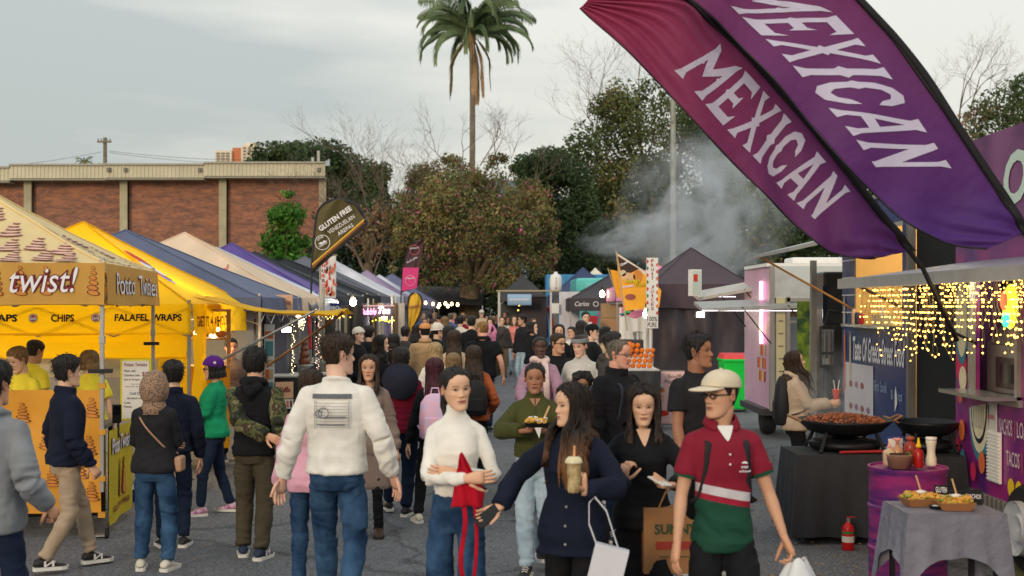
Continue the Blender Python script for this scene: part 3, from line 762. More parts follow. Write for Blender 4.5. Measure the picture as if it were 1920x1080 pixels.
# stall counter and dark groundsheet inside
ct=empty('counter_table',(tcx-1.5,tcy+1.1,0),tyaw,'serving table inside the potato twist stall behind the banner','table')
MB().box((0,0,.88),(2.3,.6,.04)).build('tabletop',mat('table_grey',sr(110,104,96)),ct)
for x in(-1.1,1.1):
 for y in(-.26,.26):MB().box((x,y,.43),(.04,.04,.86)).build('leg',M_STEEL,ct)
MB().box((.0,-.28,.45),(2.3,.02,.84)).build('skirt',mat('dark_skirt',sr(36,30,30)),ct)
for i in range(3):
 o=empty('bain_marie',(tcx-2.3+.5*i,tcy+1.3+.05*i,.90),tyaw,['steel food warmer at the left of the potato stall counter','steel food warmer in the middle of the potato stall counter','steel food warmer at the right of the potato stall counter'][i],'food warmer')
 MB().box((0,0,.14),(.36,.34,.28)).build('body',M_ALU,o,bevel=.01);MB().box((0,-.175,.16),(.28,.01,.16)).build('window',mat('window_dark'),o)
tub=empty('plastic_tub',tuple(W(246,935,178)),0,'dark blue plastic tub under the side banner','tub')
MB().lathe((0,0,.0),[(.14,-.12),(.17,.12),(.18,.12)],18).build('body',mat('tub_blue',sr(36,40,110),rough=.4),tub)
# --- yellow falafel stall
yx,yy=corner_of(358,160)
yr,yroof,yv=gazebo('gazebo','bright yellow gazebo with FALAFEL WRAPS and CHIPS on its valance',(yx,yy),3.6,3.1,0,2.06,3.12,.36,M_YEL,seed=8,p=1.0)
def yt(u0,u1,v0,v1,off=.012):return lambda a,b_:yv(0,u0+(u1-u0)*a,v1+(v0-v1)*b_)+Vector((0,-off,0))
fx=lambda px:1-(358-px)/160/3.6
for tx,a,b_ in(('WRAPS',-42,35),('CHIPS',97,141),('FALAFEL WRAPS',217,342)):
 lettering(tx,yt(fx(a),fx(b_),.32,.56),M_INK,yr,bold=.035)
def disc(fn,r,m,root,nm='logo',n=20):
 MB().poly([fn(r*cos(2*pi*i/n),r*sin(2*pi*i/n))for i in range(n)]).build(nm,m,root)
for px in(64,181,-100):
 c=fx(px)
 for r,m,of in((.052,M_INK,.012),(.046,M_WHT,.015),(.036,mat('logo_red',sr(196,60,30),var=0),.018)):
  disc(lambda a,b_,c=c,of=of:yv(0,c+a/3.6,.44-b_/.36)+Vector((0,-of,0)),r,m,yr)
 lettering('falafel',lambda a,b_,c=c:yv(0,c-.012+.024*a,.50-.1*b_)+Vector((0,-.022,0)),M_WHT,yr,bold=.04)
# walls with clear plastic band
wall_sheet(yr,(-3.55,.06),(-.02,.06),1.42,1.72,M_YEL,'front_wall',.02,seed=1)
wall_sheet(yr,(-3.55,.10),(-.30,.10),1.20,1.44,mat('clear_band',sr(206,190,150),rough=.3,var=.1,alpha=.75),'clear_window',.015,seed=2)
wall_sheet(yr,(-.40,.07),(-.02,.07),.62,1.44,M_YEL,'front_wall',.03,n=12,seed=5)
wall_sheet(yr,(-3.6,3.0),(-.02,3.0),.2,2.05,M_YEL,'back_wall',.03,seed=3)
wall_sheet(yr,(-.015,.1),(-.015,.8),.62,1.7,M_YEL,'side_wall',.02,n=10,seed=4)
lettering('GET IT 4 A SHOUT',lambda a,b_:yv(1,.06+.5*a,.75-.35*b_)+Vector((.012,0,0)),M_MAR,yr,bold=.02)
# red and blue cartoon-free splash print on the yellow roof
for(dx_,dz_,r,m)in((.42,.30,.10,mat('print_red',sr(206,52,34),var=0)),(.50,.36,.075,mat('print_skyblue',sr(90,150,200),var=0)),(.56,.42,.10,M_WHT),(.63,.50,.09,mat('print_red')),(.70,.56,.06,mat('print_skyblue'))):
 disc(lambda a,b_,dx_=dx_,dz_=dz_:yroof(min(.98,dx_+.02+a*.9),-(dz_-.1)+b_*1.4,.02),r,m,yr,'printed_patch',9)
# lifted awning flap with its poles
def awn(u,v):
 x=.02+1.62*u;z=2.04+.0*u+.10*(1-u)**2-.10*u-.16*sin(pi*u)*(.5+.5*v)*.5+.05*sin(pi*v)*u
 return Vector((x,.05+1.5*v+.5*u,z+.02*n1(u*5,v*5)))
MB().grid(awn,24,12).build('awning',M_YEL,yr,smooth=True,thick=.006)
bar(MB(),(1.40,.32,1.98),(.62-.55,.3,1.28),.016).build('awning_pole',M_ALU,yr)
bar(MB(),(1.62,1.2,1.95),(.75-.3,2.2,1.22),.018).build('awning_pole',mat('pole_brown',sr(116,88,66),rough=.5),yr)
# stall inside: timber shelf, cabinet
cb=empty('display_cabinet',tuple(W(382,765,150)),.2,'timber framed glass cabinet at the yellow stall entrance','cabinet')
MB().box((0,.2,.0),(.62,.5,1.0)).build('base',canvas('yellow_cloth_2',sr(226,160,20),thr=.1),cb);
fm=MB()
for x in(-.3,.3):
 for y in(-.03,.43):fm.box((x,y,.86),(.035,.035,.72))
for z in(.51,1.22):
 fm.box((0,.2,z),(.64,.5,.03))
fm.box((0,.2,.86),(.58,.44,.02));fm.build('frame',mat('pine_wood',sr(178,140,96),var=.2,vscale=5,stretch=(1,1,6)),cb)
for i in range(9):MB().ball((-.2+.2*(i%3),.1+.12*(i//3),.92),.06,8,6,sc=(1.2,1,.7)).build('pastry',mat('bread',sr(190,134,70),var=.2),cb)
M_BULB=glow('bulb_warm',(1,.62,.26),14);M_FIL=glow('bulb_bright',(1,.78,.45),40)
def bulb(px,py,s,r=.03,m=M_BULB,label='',group='festoon bulbs',hang=.1):
 p=W(px,py,s);o=empty('light_bulb',tuple(p),0,label,'light bulb',group)
 MB().lathe((0,0,0),[(.002,-r*1.3),(r*.8,-r*.9),(r,0),(r*.7,r*.8),(r*.4,r*1.3)],10).build('glass',m,o,smooth=True)
 MB().lathe((0,0,r*1.3),[(r*.45,0),(r*.5,r*1.1),(r*.2,r*1.5)],8).build('socket',mat('black_plastic'),o)
 MB().tube([(0,0,r*2.5),(0,0,r*2.5+hang)],.004,4).build('cord',mat('black_plastic'),o)
for i,(a,b_)in enumerate([(369,636),(376,639),(382,634),(395,628),(400,633),(404,629),(366,624),(409,618)]):
 bulb(a,b_,148,.022,label='warm bulb %s by the yellow stall'%['hanging leftmost of the left cluster','hanging lowest of the left cluster','hanging rightmost of the left cluster','hanging leftmost of the right cluster','hanging lowest of the right cluster','hanging rightmost of the right cluster','hanging alone above the left cluster','hanging alone above the right cluster'][i],group='bulbs by the yellow stall')
lt=bpy.data.lights.new('stall_glow','POINT');lt.energy=14;lt.color=(1,.7,.35);lt.shadow_soft_size=.15;lo_=bpy.data.objects.new('stall_glow',lt);lo_.location=W(385,632,146);link(lo_)
lt=bpy.data.lights.new('stall_glow','POINT');lt.energy=48;lt.color=(1,.8,.5);lt.shadow_soft_size=.15;lo_=bpy.data.objects.new('stall_glow',lt);lo_.location=(-5.9,15.6,1.75);link(lo_);lo_=bpy.data.objects.new('stall_glow',lt);lo_.location=(-4.6,15.7,1.7);link(lo_)
# --- the row of tents behind
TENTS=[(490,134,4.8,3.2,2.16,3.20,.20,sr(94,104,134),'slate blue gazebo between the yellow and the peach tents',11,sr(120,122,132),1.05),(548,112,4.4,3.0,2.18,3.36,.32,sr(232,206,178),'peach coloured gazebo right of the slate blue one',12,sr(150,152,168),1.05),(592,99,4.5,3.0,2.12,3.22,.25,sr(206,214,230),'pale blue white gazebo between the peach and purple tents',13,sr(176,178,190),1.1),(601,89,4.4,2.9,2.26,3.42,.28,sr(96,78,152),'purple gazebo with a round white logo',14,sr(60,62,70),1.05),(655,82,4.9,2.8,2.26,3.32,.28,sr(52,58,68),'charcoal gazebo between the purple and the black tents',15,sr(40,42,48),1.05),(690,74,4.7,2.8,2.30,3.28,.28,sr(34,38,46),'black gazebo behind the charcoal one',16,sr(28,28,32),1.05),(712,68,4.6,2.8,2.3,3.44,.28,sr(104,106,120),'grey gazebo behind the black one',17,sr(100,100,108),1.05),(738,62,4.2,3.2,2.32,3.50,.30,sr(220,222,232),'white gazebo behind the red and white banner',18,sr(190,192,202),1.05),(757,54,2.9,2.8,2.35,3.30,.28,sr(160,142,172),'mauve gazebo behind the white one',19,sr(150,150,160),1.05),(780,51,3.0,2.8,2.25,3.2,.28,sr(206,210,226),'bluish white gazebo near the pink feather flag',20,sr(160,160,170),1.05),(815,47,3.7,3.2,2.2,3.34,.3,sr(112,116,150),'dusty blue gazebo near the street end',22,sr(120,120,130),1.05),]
TR=[]
for(px,s,w_,d_,ev,pk,dr,c,lab,sd_,wc,p_)in TENTS:
 r_,rf,vp=gazebo('gazebo',lab,corner_of(px,s),w_,d_,0,ev,pk,dr,canvas('tent_cloth_%d'%sd_,c,thr=.15),seed=sd_,p=p_,far_ok=s<95,sag=.06)
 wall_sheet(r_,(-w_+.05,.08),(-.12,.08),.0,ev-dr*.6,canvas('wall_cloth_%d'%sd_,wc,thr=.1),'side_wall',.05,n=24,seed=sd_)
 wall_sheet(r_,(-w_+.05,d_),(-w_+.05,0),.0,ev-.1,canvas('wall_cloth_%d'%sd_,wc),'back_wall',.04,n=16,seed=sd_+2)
 TR.append((r_,rf,vp))
# peach tent print and sign
lettering('smoked',lambda a,b_:TR[1][1](.10+.34*a,-(.66-.16*b_),.02),mat('print_faded_red',sr(206,120,96),var=0),TR[1][0],bold=.02)
for r,m in((.42,M_WHT),(.34,mat('print_brownred',sr(110,60,70),var=0))):
 disc(lambda a,b_:TR[3][1](.45+a*.5,-.75+b_*.45+a*.05,.02 if m==M_WHT else .03),r*.5,m,TR[3][0],'round_logo')
sg=empty('stall_sign',tuple(W(522,590,122)),0,'pale orange sign HONG KONG DUMPLING HOUSE hanging beside the slate tent','sign')
MB().box((0,0,.15),(.44,.02,.31)).build('board',mat('sign_peach',sr(222,176,138),var=.08),sg,bevel=.004)
flat_text('HONG KONG DUMPLING HOUSE',(-.19,-.014,.15),(.38,0,0),(0,0,.06),M_MAR,sg,bold=.02);flat_text('dumplings  bao  noodles',(-.15,-.014,.08),(.3,0,0),(0,0,.035),M_MAR,sg,bold=.01)
# droopy pale cloth over the dessert tent corner
dc=empty('draped_cloth',tuple(W(575,575,104)),0,'crumpled white cloth draped over the pale tent corner','cloth')
MB().grid(lambda u,v:Vector((-.28+.5*u,.3*v-.1,.16-.12*u*u+.05*n1(u*6,v*6,1)-(.26*v if v>.0 else 0)+.05*sin(u*14))),24,14).build('cloth',canvas('crumpled_white',sr(206,210,224)),dc,smooth=True,thick=.008)
# churros banner
chb=empty('hanging_banner',tuple(W(462,648,128)),0,'cream banner reading CHURROS with drawn cones, hung behind the green jumper','banner')
def cfn(u,v):return Vector((-.26+.50*u-.04*v,.01*sin(u*8),.03*(1-u)+.46*v))
MB().grid(cfn,12,8).build('cloth',mat('banner_cream',sr(214,204,192),var=.06),chb,smooth=True)
lettering('CHURROS',lambda a,b_:cfn(.14+.42*a,.48+.16*b_)+Vector((0,-.02,0)),mat('print_grey',sr(110,100,96),var=0),chb,bold=.01)
lettering('DREAMS',lambda a,b_:cfn(.16+.38*a,.28+.14*b_)+Vector((0,-.02,0)),mat('print_grey'),chb,bold=.01)
for x,m in((.70,M_POT),(.82,M_MAU2),(.76,M_POT)):MB().add([tuple(cfn(x-.05,.85)+Vector((0,-.02,0))),tuple(cfn(x+.05,.85)+Vector((0,-.02,0))),tuple(cfn(x,.30)+Vector((0,-.02,0)))],[(0,1,2)]).build('printed_cone',m,chb)
# tall narrow posters
def poster(px,py0,py1,s,wd,stripes,label,yaw=0,cat='poster',base=None,texts=()):
 z0=W(px,py1,s).z;z1=W(px,py0,s).z;o=empty('poster' if cat=='poster' else 'sign',(W(px,py0,s).x,F/s,z0),yaw,label,cat)
 MB().box((0,0,(z1-z0)/2),(wd,.015,z1-z0)).build('board',base or M_WHITE,o)
 for(a,b_,c,d_,m)in stripes:
  MB().box((wd*((a+c)/2-.5),-.011,(z1-z0)*(b_+d_)/2),(wd*(c-a),.004,(z1-z0)*(d_-b_))).build('printed_patch',m,o)
 for(tx,a,b_,c,d_,m)in texts:
  flat_text(tx,(wd*(a-.5),-.016,(z1-z0)*b_),(wd*(c-a),0,0),(0,0,(z1-z0)*(d_-b_)),m,o,bold=.015)
 return o
m_or=mat('print_orange',sr(214,110,50),var=.1);m_tl=mat('print_teal',sr(90,150,160),var=.1);m_gy=mat('print_beige',sr(196,180,150),var=.1);m_rd=mat('print_red')
poster(505,608,740,124,.15,[(.08,.80,.92,.9,m_or),(.1,.55,.9,.76,m_tl),(.15,.40,.85,.50,m_gy),(.1,.22,.5,.36,m_or),(.5,.22,.9,.36,m_gy),(.12,.03,.5,.18,m_rd),(.5,.03,.9,.18,m_tl)],'narrow waffle poster on the dark post right of the churros banner')
MB().box((0,0,0),(.05,.05,2.1)).build('post',mat('timber_dark',sr(60,46,38)),tag(empty('timber_post',(*W(496,0,122)[:2],1.05),0),'dark timber post left of the waffle poster','post'))
MB().box((0,0,0),(.05,.05,2.1)).build('post',mat('pine_wood'),tag(empty('timber_post',(*W(393,0,132)[:2],1.05),0),'pine post beside the yellow stall bulbs','post'))
cs2=empty('counter_sign',tuple(W(533,765,124)),.35,'peach counter sign reading Waffle above a white price board','sign')
MB().box((0,0,.27),(.27,.02,.25)).build('board',mat('sign_peach'),cs2);flat_text('Waffle',(-.10,-.02,.24),(.19,0,0),(0,0,.08),M_MAR,cs2,bold=.02)
MB().box((0,0,.06),(.27,.02,.14)).build('price_board',M_WHITE,cs2)
for i in range(5):MB().box((-.1+.05*i,-.013,.06),(.03,.004,.10)).build('printed_patch',[mat('print_purple',sr(120,80,150)),m_rd,m_tl,m_or,M_MAR][i],cs2)
# flood light, chocolate fountain
fl_=empty('floodlight',tuple(W(538,618,124)),0,'lit white floodlight on the pale post right of the waffle poster','floodlight')
MB().box((0,0,0),(.19,.06,.11)).build('housing',M_STEEL,fl_,bevel=.006);MB().box((0,-.034,0),(.14,.006,.075)).build('lens',glow('flood_white',(1,.97,.88),9),fl_)
MB().tube([(-.09,.02,.05),(-.08,0,.22),(.08,0,.22),(.09,.02,.05)],.008,5).build('bracket',M_STEEL,fl_)
cf=empty('chocolate_fountain',tuple(W(571,702,118)),0,'tiered brown chocolate fountain on the dessert counter','chocolate fountain')
MB().lathe((0,0,0),[(.10,0),(.11,.05),(.09,.12),(.14,.14),(.15,.15),(.10,.16)],18).build('base',M_ALU,cf,smooth=True)
for i,(r,z,hh_)in enumerate([(.095,.16,.12),(.078,.27,.11),(.06,.37,.10),(.048,.46,.10)]):
 MB().lathe((0,0,z),[(r*.72,0),(r,.01),(r*1.0,hh_*.55),(r*.8,hh_*.8),(r*.6,hh_)],18).build('tier',mat('chocolate',sr(120,70,48),rough=.3,var=.15),cf,smooth=True)
def counter(px,s,w_,d_,label,col,h=.95,yaw=0):
 o=empty('stall_counter',(*W(px,0,s)[:2],0),yaw,label,'counter')
 MB().box((0,0,h),(w_,d_,.04)).build('tabletop',mat('table_white',sr(190,188,182)),o)
 for x in(-w_/2+.04,w_/2-.04):
  for y in(-d_/2+.04,d_/2-.04):MB().box((x,y,h/2),(.035,.035,h)).build('leg',M_STEEL,o)
 wall_sheet(o,(-w_/2,-d_/2-.02),(w_/2,-d_/2-.02),.04,h,mat('cloth_%s'%label[:14],col,var=.1),'tablecloth',.012,24)
 wall_sheet(o,(w_/2+.02,-d_/2),(w_/2+.02,d_/2),.04,h,mat('cloth_%s'%label[:14],col,var=.1),'tablecloth',.012,24)
 return o
counter(500,121,1.1,.7,'dark counter under the slate blue tent',sr(40,40,44))
counter(574,116,.6,1.0,'dark dessert counter carrying the chocolate fountain',sr(30,30,34),h=.92)
counter(612,95,.9,2.4,'grey counter beneath the pale tents',sr(90,90,100))
counter(672,72,1.0,3.2,'white counter beside the bubble tea sign',sr(170,166,176))
# fairy light bunch by the floodlight
def fairy(points,s,r,m,label,group=None,wires=True):
 o=empty('fairy_lights',tuple(W(points[0][0],points[0][1],s)),0,label,'fairy lights',group)
 O=o.location;mb=MB();wb=MB()
 for(a,b_)in points:
  p=W(a,b_,s)-O;p.y+=rnd.uniform(-.1,.1);mb.ball(p,r,6,4)
  wb.tube([p,p+Vector((rnd.uniform(-.02,.02),0,.12))],.002,3,cap=False)
 b__=mb.build('led',m,o);b__['kind']='stuff';wb.build('wire',mat('wire_grey',sr(120,112,100)),o)['kind']='stuff'
 return o
M_LED=glow('led_warm',(1,.80,.42),7)
fairy([(565+rnd.gauss(0,4.5),590+abs(rnd.gauss(0,15)))for _ in range(80)],118,.007,M_LED,'bunch of warm fairy lights hanging over the chocolate fountain')
fairy([(549+rnd.gauss(0,1.5),600+i*3)for i in range(45)],120,.006,M_LED,'line of fairy lights down the pale post')
fairy([(596+rnd.gauss(0,2.5),580+i*2.6)for i in range(50)],112,.006,glow('led_mixed',(1,.6,.4),5),'line of fairy lights right of the red ribbon')
rb=empty('red_ribbon',tuple(W(580,655,112)),0,'hanging strip of red cloth by the chocolate fountain','ribbon')
MB().grid(lambda u,v:Vector((-.035+.05*u+.03*(1-v),.02*sin(v*9),.62*v)),3,12).build('strip',mat('ribbon_red',sr(206,52,60)),rb,smooth=True,thick=.004)
# teardrop flag
def sheet_flag(name,label,cat,base,outline_l,outline_r,s,m,rim_m,seed=0,thick=.004,yoff=0,rim=.02,nu=24):
 """flag surface between a left and a right edge given as photo points, top to bottom, hung at depth s"""
 root=empty(name,tuple(W(*base,s)),0,label,cat);O=root.location
 Lp=[W(*q,s)-O for q in outline_l];Rp=[W(*q,s)-O for q in outline_r]
 def along(P_,t_):
  x=t_*(len(P_)-1);i=min(int(x),len(P_)-2);f=x-i
  a=P_[max(i-1,0)];b_=P_[i];c=P_[i+1];d_=P_[min(i+2,len(P_)-1)]
  return .5*((2*b_)+(c-a)*f+(2*a-5*b_+4*c-d_)*f*f+(3*b_-a-3*c+d_)*f**3)
 def fn(u,v,off=0):
  q=along(Lp,v).lerp(along(Rp,v),u);q.y+=.05*sin(u*5+v*7+seed)*sin(pi*u)+.02*sin(u*15+v*4)-off+yoff
  return q
 MB().grid(fn,nu,40).build('cloth',m,root,smooth=True,thick=thick)
 if rim_m is not None:
  MB().tube([fn(0,i/40)for i in range(41)],rim,6).build('hem',rim_m,root,smooth=True)
  MB().tube([fn(1,i/40)for i in range(41)],rim,6).build('hem',rim_m,root,smooth=True)
 return root,fn,O
M_OL=mat('flag_olive',sr(86,78,44),var=.12,vscale=3);M_FRIM=mat('flag_rim',sr(44,40,52),var=.1)
tf,tfn,tO=sheet_flag('teardrop_flag','olive teardrop flag reading GLUTEN FREE VENEZUELAN AREPAS','flag',(584,520),[(632,374),(610,380),(596,396),(591,420),(588,450),(586,480),(584,511)],[(640,374),(664,381),(679,396),(684,412),(686,422),(640,462),(586,510)],98,M_OL,M_FRIM,seed=2,rim=.022)
MB().tube([W(583,560,98)-tO,W(584,520,98)-tO,W(588,450,98)-tO+Vector((0,.03,0)),W(592,412,98)-tO+Vector((0,.03,0)),W(607,383,98)-tO+Vector((0,.03,0)),W(636,373,98)-tO,W(665,381,98)-tO,W(684,410,98)-tO],.020,8).build('pole',mat('flag_pole_dark',sr(50,46,60)),tf,smooth=True)
MB().tube([W(583,560,98)-tO,(W(583,560,98).x-tO.x,0,-tO.z)],.02,8).build('pole',M_ALU,tf)
def ptxt(body,p0,p1,hgt,s,m,root,O,off=.10,bold=.0):
 """line of lettering from photo point p0 to p1 (its baseline), hgt photo pixels high"""
 a=W(*p0,s)-O;b_=W(*p1,s)-O;d=b_-a;up=Vector((-d.z,0,d.x)).normalized()*hgt/s
 if up.z<0:up=-up
 return flat_text(body,a+Vector((0,-off,0)),d,up,m,root,bold)
ptxt('GLUTEN FREE',(603,435),(662,394),10,98,M_WHT,tf,tO,bold=.03)
ptxt('VENEZUELAN',(619,440),(667,409),7.5,98,M_WHT,tf,tO)
ptxt('AREPAS',(637,443),(665,425),7.5,98,M_WHT,tf,tO)
cc=W(606,455,98)-tO;cc.y-=.10
ring=MB()
for i in range(28):
 a0,a1=2*pi*i/28,2*pi*(i+1)/28
 ring.add([tuple(cc+Vector((r*cos(a),0,r*sin(a))))for r,a in((.135,a0),(.135,a1),(.145,a1),(.145,a0))],[(0,1,2,3)])
ring.build('round_logo',M_WHT,tf)
ptxt('LITTLE',(598,452),(608,445),4,98,M_WHT,tf,tO,bold=.02);ptxt('CARACAS',(601,465),(615,456),4,98,M_WHT,tf,tO,bold=.02)
hl_=MB();hl_.poly([cc+Vector((x*.1,0,z*.1))for x,z in((-.8,-.3),(-.3,.1),(-.1,-.05),(.3,.45),(.5,.2),(.85,.45),(.7,.1),(.2,-.1),(-.2,-.35))]);hl_.build('printed_hills',M_WHT,tf)
for k,(m)in enumerate((mat('stripe_yellow',sr(222,176,50),var=0),mat('stripe_brown',sr(150,84,50),var=0))):
 a=W(587,504+5*k-6,98)-tO;b_=W(684,420+4*k-6,98)-tO
 n_=Vector((0,0,.035));q=MB()
 for i in range(10):q.quad(a.lerp(b_,i/10)+Vector((0,-.10,0)),a.lerp(b_,(i+1)/10)+Vector((0,-.10,0)),a.lerp(b_,(i+1)/10)+n_+Vector((0,-.10,0)),a.lerp(b_,i/10)+n_+Vector((0,-.10,0)))
 q.build('stripe',m,tf)
# red white vertical banner
rw=empty('street_banner',tuple(W(616,560,94)),0,'red and white patterned vertical banner under the olive teardrop flag','banner')
MB().grid(lambda u,v:Vector((-.15+.30*u,.02*sin(u*6+v*4),.85*v)),8,16).build('cloth',M_WHITE,rw,smooth=True,thick=.004)
rg=random.Random(9)
for i in range(26):
 z=.03+.80*rg.random();x=rg.uniform(-.06,.13);w2=rg.uniform(.02,.05);h2=rg.uniform(.05,.18)
 MB().poly([(x,-.03,z),(x+w2,-.03,z+h2*.3),(x+w2*.6,-.03,z+h2),(x-w2*.4,-.03,z+h2*.7)]).build('printed_patch',[m_rd,m_or,m_rd,mat('print_white')][i%4],rw)
for i,ch in enumerate('CHURROS'):flat_text(ch,(-.13,-.035,.72-i*.10),(.07,0,0),(0,0,.075),m_rd if i%2 else M_MAR,rw,bold=.03)
MB().tube([(-.17,.02,-2.1),(-.17,.02,.9)],.018,8).build('pole',mat('bamboo',sr(170,158,130)),rw)
MB().tube([(-.17,.02,.87),(.17,.02,.87)],.012,6).build('rail',mat('bamboo'),rw)
# magenta feather flag
ff,ffn,fO=sheet_flag('feather_flag','brown and magenta feather flag before the flowering tree','flag',(752,548),[(792,449),(775,456),(762,475),(757,500),(754,525),(752,548)],[(795,449),(792,470),(788,490),(785,510),(783,536),(754,548)],66,mat('flag_plum',sr(78,52,58),var=.1),None,seed=4)
q=MB();q.poly([W(*p,66)-fO+Vector((0,-.09,0))for p in((756,502),(786,502),(782,540),(754,546))]);q.build('printed_patch',mat('flag_magenta',sr(214,60,128),var=.08),ff)
def ringpx(cx,cy,r,w2,s,m,root,O,off=.1,n=24,nm='round_logo'):
 c=W(cx,cy,s)-O;c.y-=off;mb=MB()
 for i in range(n):
  a0,a1=2*pi*i/n,2*pi*(i+1)/n
  mb.add([tuple(c+Vector((r_/s*cos(a),0,r_/s*sin(a))))for r_,a in((r-w2,a0),(r-w2,a1),(r,a1),(r,a0))],[(0,1,2,3)])
 return mb.build(nm,m,root)
ringpx(778,469,9.5,1,66,mat('print_rose',sr(190,90,90),var=0),ff,fO);ringpx(770,526,10,1,66,mat('print_rose_light',sr(240,150,190),var=0),ff,fO,.12)
ptxt('tea & coffee',(764,494),(784,484),4,66,M_WHT,ff,fO,.12);ptxt('organics',(762,524),(778,524),4,66,M_WHT,ff,fO,.14,.01);ptxt('botanica',(770,468),(786,466),4,66,M_WHT,ff,fO,.12)
MB().tube([W(751,640,66)-fO,W(752,548,66)-fO,W(757,495,66)-fO,W(763,472,66)-fO,W(776,455,66)-fO,W(795,449,66)-fO],.018,6).build('pole',mat('black_plastic'),ff)
# donuts teardrop
dn_,dfn,dO=sheet_flag('teardrop_flag','yellow teardrop flag reading DONUTS with a black rim','flag',(769,625),[(776,549),(768,555),(765,572),(765,590),(766,610),(768,624)],[(780,549),(789,556),(791,572),(786,592),(776,612),(770,625)],78,mat('flag_gold',sr(206,164,48),var=.1),mat('black_plastic'),seed=6,rim=.022)
ptxt('DONUTS',(768,580),(788,577),6,78,mat('print_plumred',sr(120,40,60),var=0),dn_,dO,.09,.03)
MB().tube([W(769,625,78)-dO,(W(769,625,78).x-dO.x,0,-dO.z)],.014,6).build('pole',mat('black_plastic'),dn_)
# bubble tea neon and frames
bt=empty('neon_sign',tuple(W(706,590,84)),0,'pink white neon sign reading Bubble Tea on a white rail','neon sign')
flat_text('Bubble',(-.36,-.02,0),(.36,0,0),(0,0,.14),glow('neon_pink',(1,.25,.5),5),bt,bold=.01,shear=.3)
flat_text('Tea',(.04,-.02,.02),(.26,0,0),(0,0,.15),glow('neon_white',(1,.75,.8),8),bt,bold=.02,shear=.3)
MB().box((0,.01,.20),(.8,.02,.03)).build('rail',mat('neon_rail',sr(230,190,200)),bt)
MB().box((0,.03,.08),(.78,.01,.26)).build('backing',mat('smoked_panel',sr(90,80,90),rough=.3),bt)
for i,(px,py,s,r,lab)in enumerate([(662,566,88,.07,'bright bulb under the black tent beside the bubble tea sign'),(720,592,82,.07,'bright bulb right below the bubble tea sign')]):
 bulb(px,py,s,r,M_FIL,lab,None)
 lt=bpy.data.lights.new('bulb_glow','POINT');lt.energy=30;lt.color=(1,.85,.6);lt.shadow_soft_size=.1;lo_=bpy.data.objects.new('bulb_glow',lt);lo_.location=W(px,py,s)+Vector((0,-.15,0));link(lo_)
for i,(px,s,h_)in enumerate([(690,84,2.2),(735,80,2.3),(700,76,2.2),(742,74,2.3),(602,106,2.5),(607,100,2.4),(637,92,2.0)]):
 o=MB().box((0,0,h_/2),(.035,.035,h_)).build('frame_post',[mat('post_white',sr(200,198,192)),M_ALU,mat('bamboo')][i%3]);o.location=(*W(px,0,s)[:2],0)
 tag(o,['pale post left of the bubble tea sign','grey post right of the bubble tea sign','bamboo post behind the bubble tea counter','pale post by the donuts flag','grey post by the fairy lights','bamboo post holding the red banner rail','pale post beneath the black tent edge'][i],'post')
bs=empty('hanging_sheet',(*W(715,0,76)[:2],0),0,'pale translucent curtains inside the bubble tea stall','curtain')
for i in range(7):
 MB().grid(lambda u,v,i=i:Vector((-.6+.17*i+.15*u,.05*sin(u*9+i),.6+1.5*v)),6,6).build('curtain_strip',[mat('curtain_white',sr(206,196,186)),mat('curtain_lilac',sr(150,140,170)),mat('curtain_brown',sr(140,110,80))][i%3],bs,smooth=True)
ds=empty('dark_backdrop',(*W(642,0,86)[:2],0),0,'black cloth wall under the black tent','backdrop')
wall_sheet(ds,(-.5,0),(.45,0),0,2.05,mat('black_cloth',sr(26,24,28),var=.2),'cloth',.04)
# small bright signs under the red banner
for i,(px,py,wd,h_,m,lab)in enumerate([(628,582,.26,.30,mat('sign_navy',sr(36,50,110)),'small dark blue sign with bright letters under the red banner'),(648,612,.05,.5,mat('bamboo'),'bamboo stick hanging beside the blue sign')]):
 o=empty('small_sign',tuple(W(px,py,92)),0,lab,'sign');MB().box((0,0,0),(wd,.02,h_)).build('board',m,o)
 if i==0:flat_text('BBQ',(-.09,-.02,.0),(.18,0,0),(0,0,.09),M_WHT,o,.03);flat_text('pizza',(-.09,-.02,-.10),(.2,0,0),(0,0,.07),glow('led_pink',(1,.3,.6),3),o,.02)
fairy([(612+rnd.gauss(14,16),594+rnd.gauss(0,2))for _ in range(30)],92,.012,glow('led_amber',(1,.6,.1),5),'row of amber lights below the blue sign')
fairy([(575+rnd.uniform(0,90)*.9,555+rnd.gauss(0,2))for _ in range(0)]or [(722+rnd.gauss(0,10),600+rnd.gauss(0,2))for _ in range(20)],80,.014,glow('led_yellow',(1,.8,.05),5),'yellow lights beneath the bubble tea sign')
# far black awning with festoon bulbs
fa=empty('shade_awning',(*W(835,0,45)[:2],0),0,'wide black awning with festoon bulbs at the street end','awning')
MB().grid(lambda u,v:Vector((-1.6+3.2*u,3.4*v-.2,2.05+.75*v+.1*(1-u))),16,8).build('cloth',mat('black_cloth'),fa,smooth=True,thick=.01)
MB().grid(lambda u,v:Vector((-1.6+3.2*u,3.4,0+2.8*v)),8,4).build('back_wall',mat('black_cloth'),fa)
for x in(-1.55,1.55):MB().box((x,-.15,1.0),(.05,.05,2.05)).build('leg',M_ALU,fa)
for i,(px,py)in enumerate([(812,570),(824,571),(835,569),(847,570),(858,571),(840,574),(822,575),(798,568)]):
 bulb(px,py,47,.055,M_BULB,'round bulb under the far black awning, %s'%['second from left','third from left','fourth from left','second from right','rightmost','lower right one','lower left one','leftmost'][i],'festoon bulbs at the street end',.15)
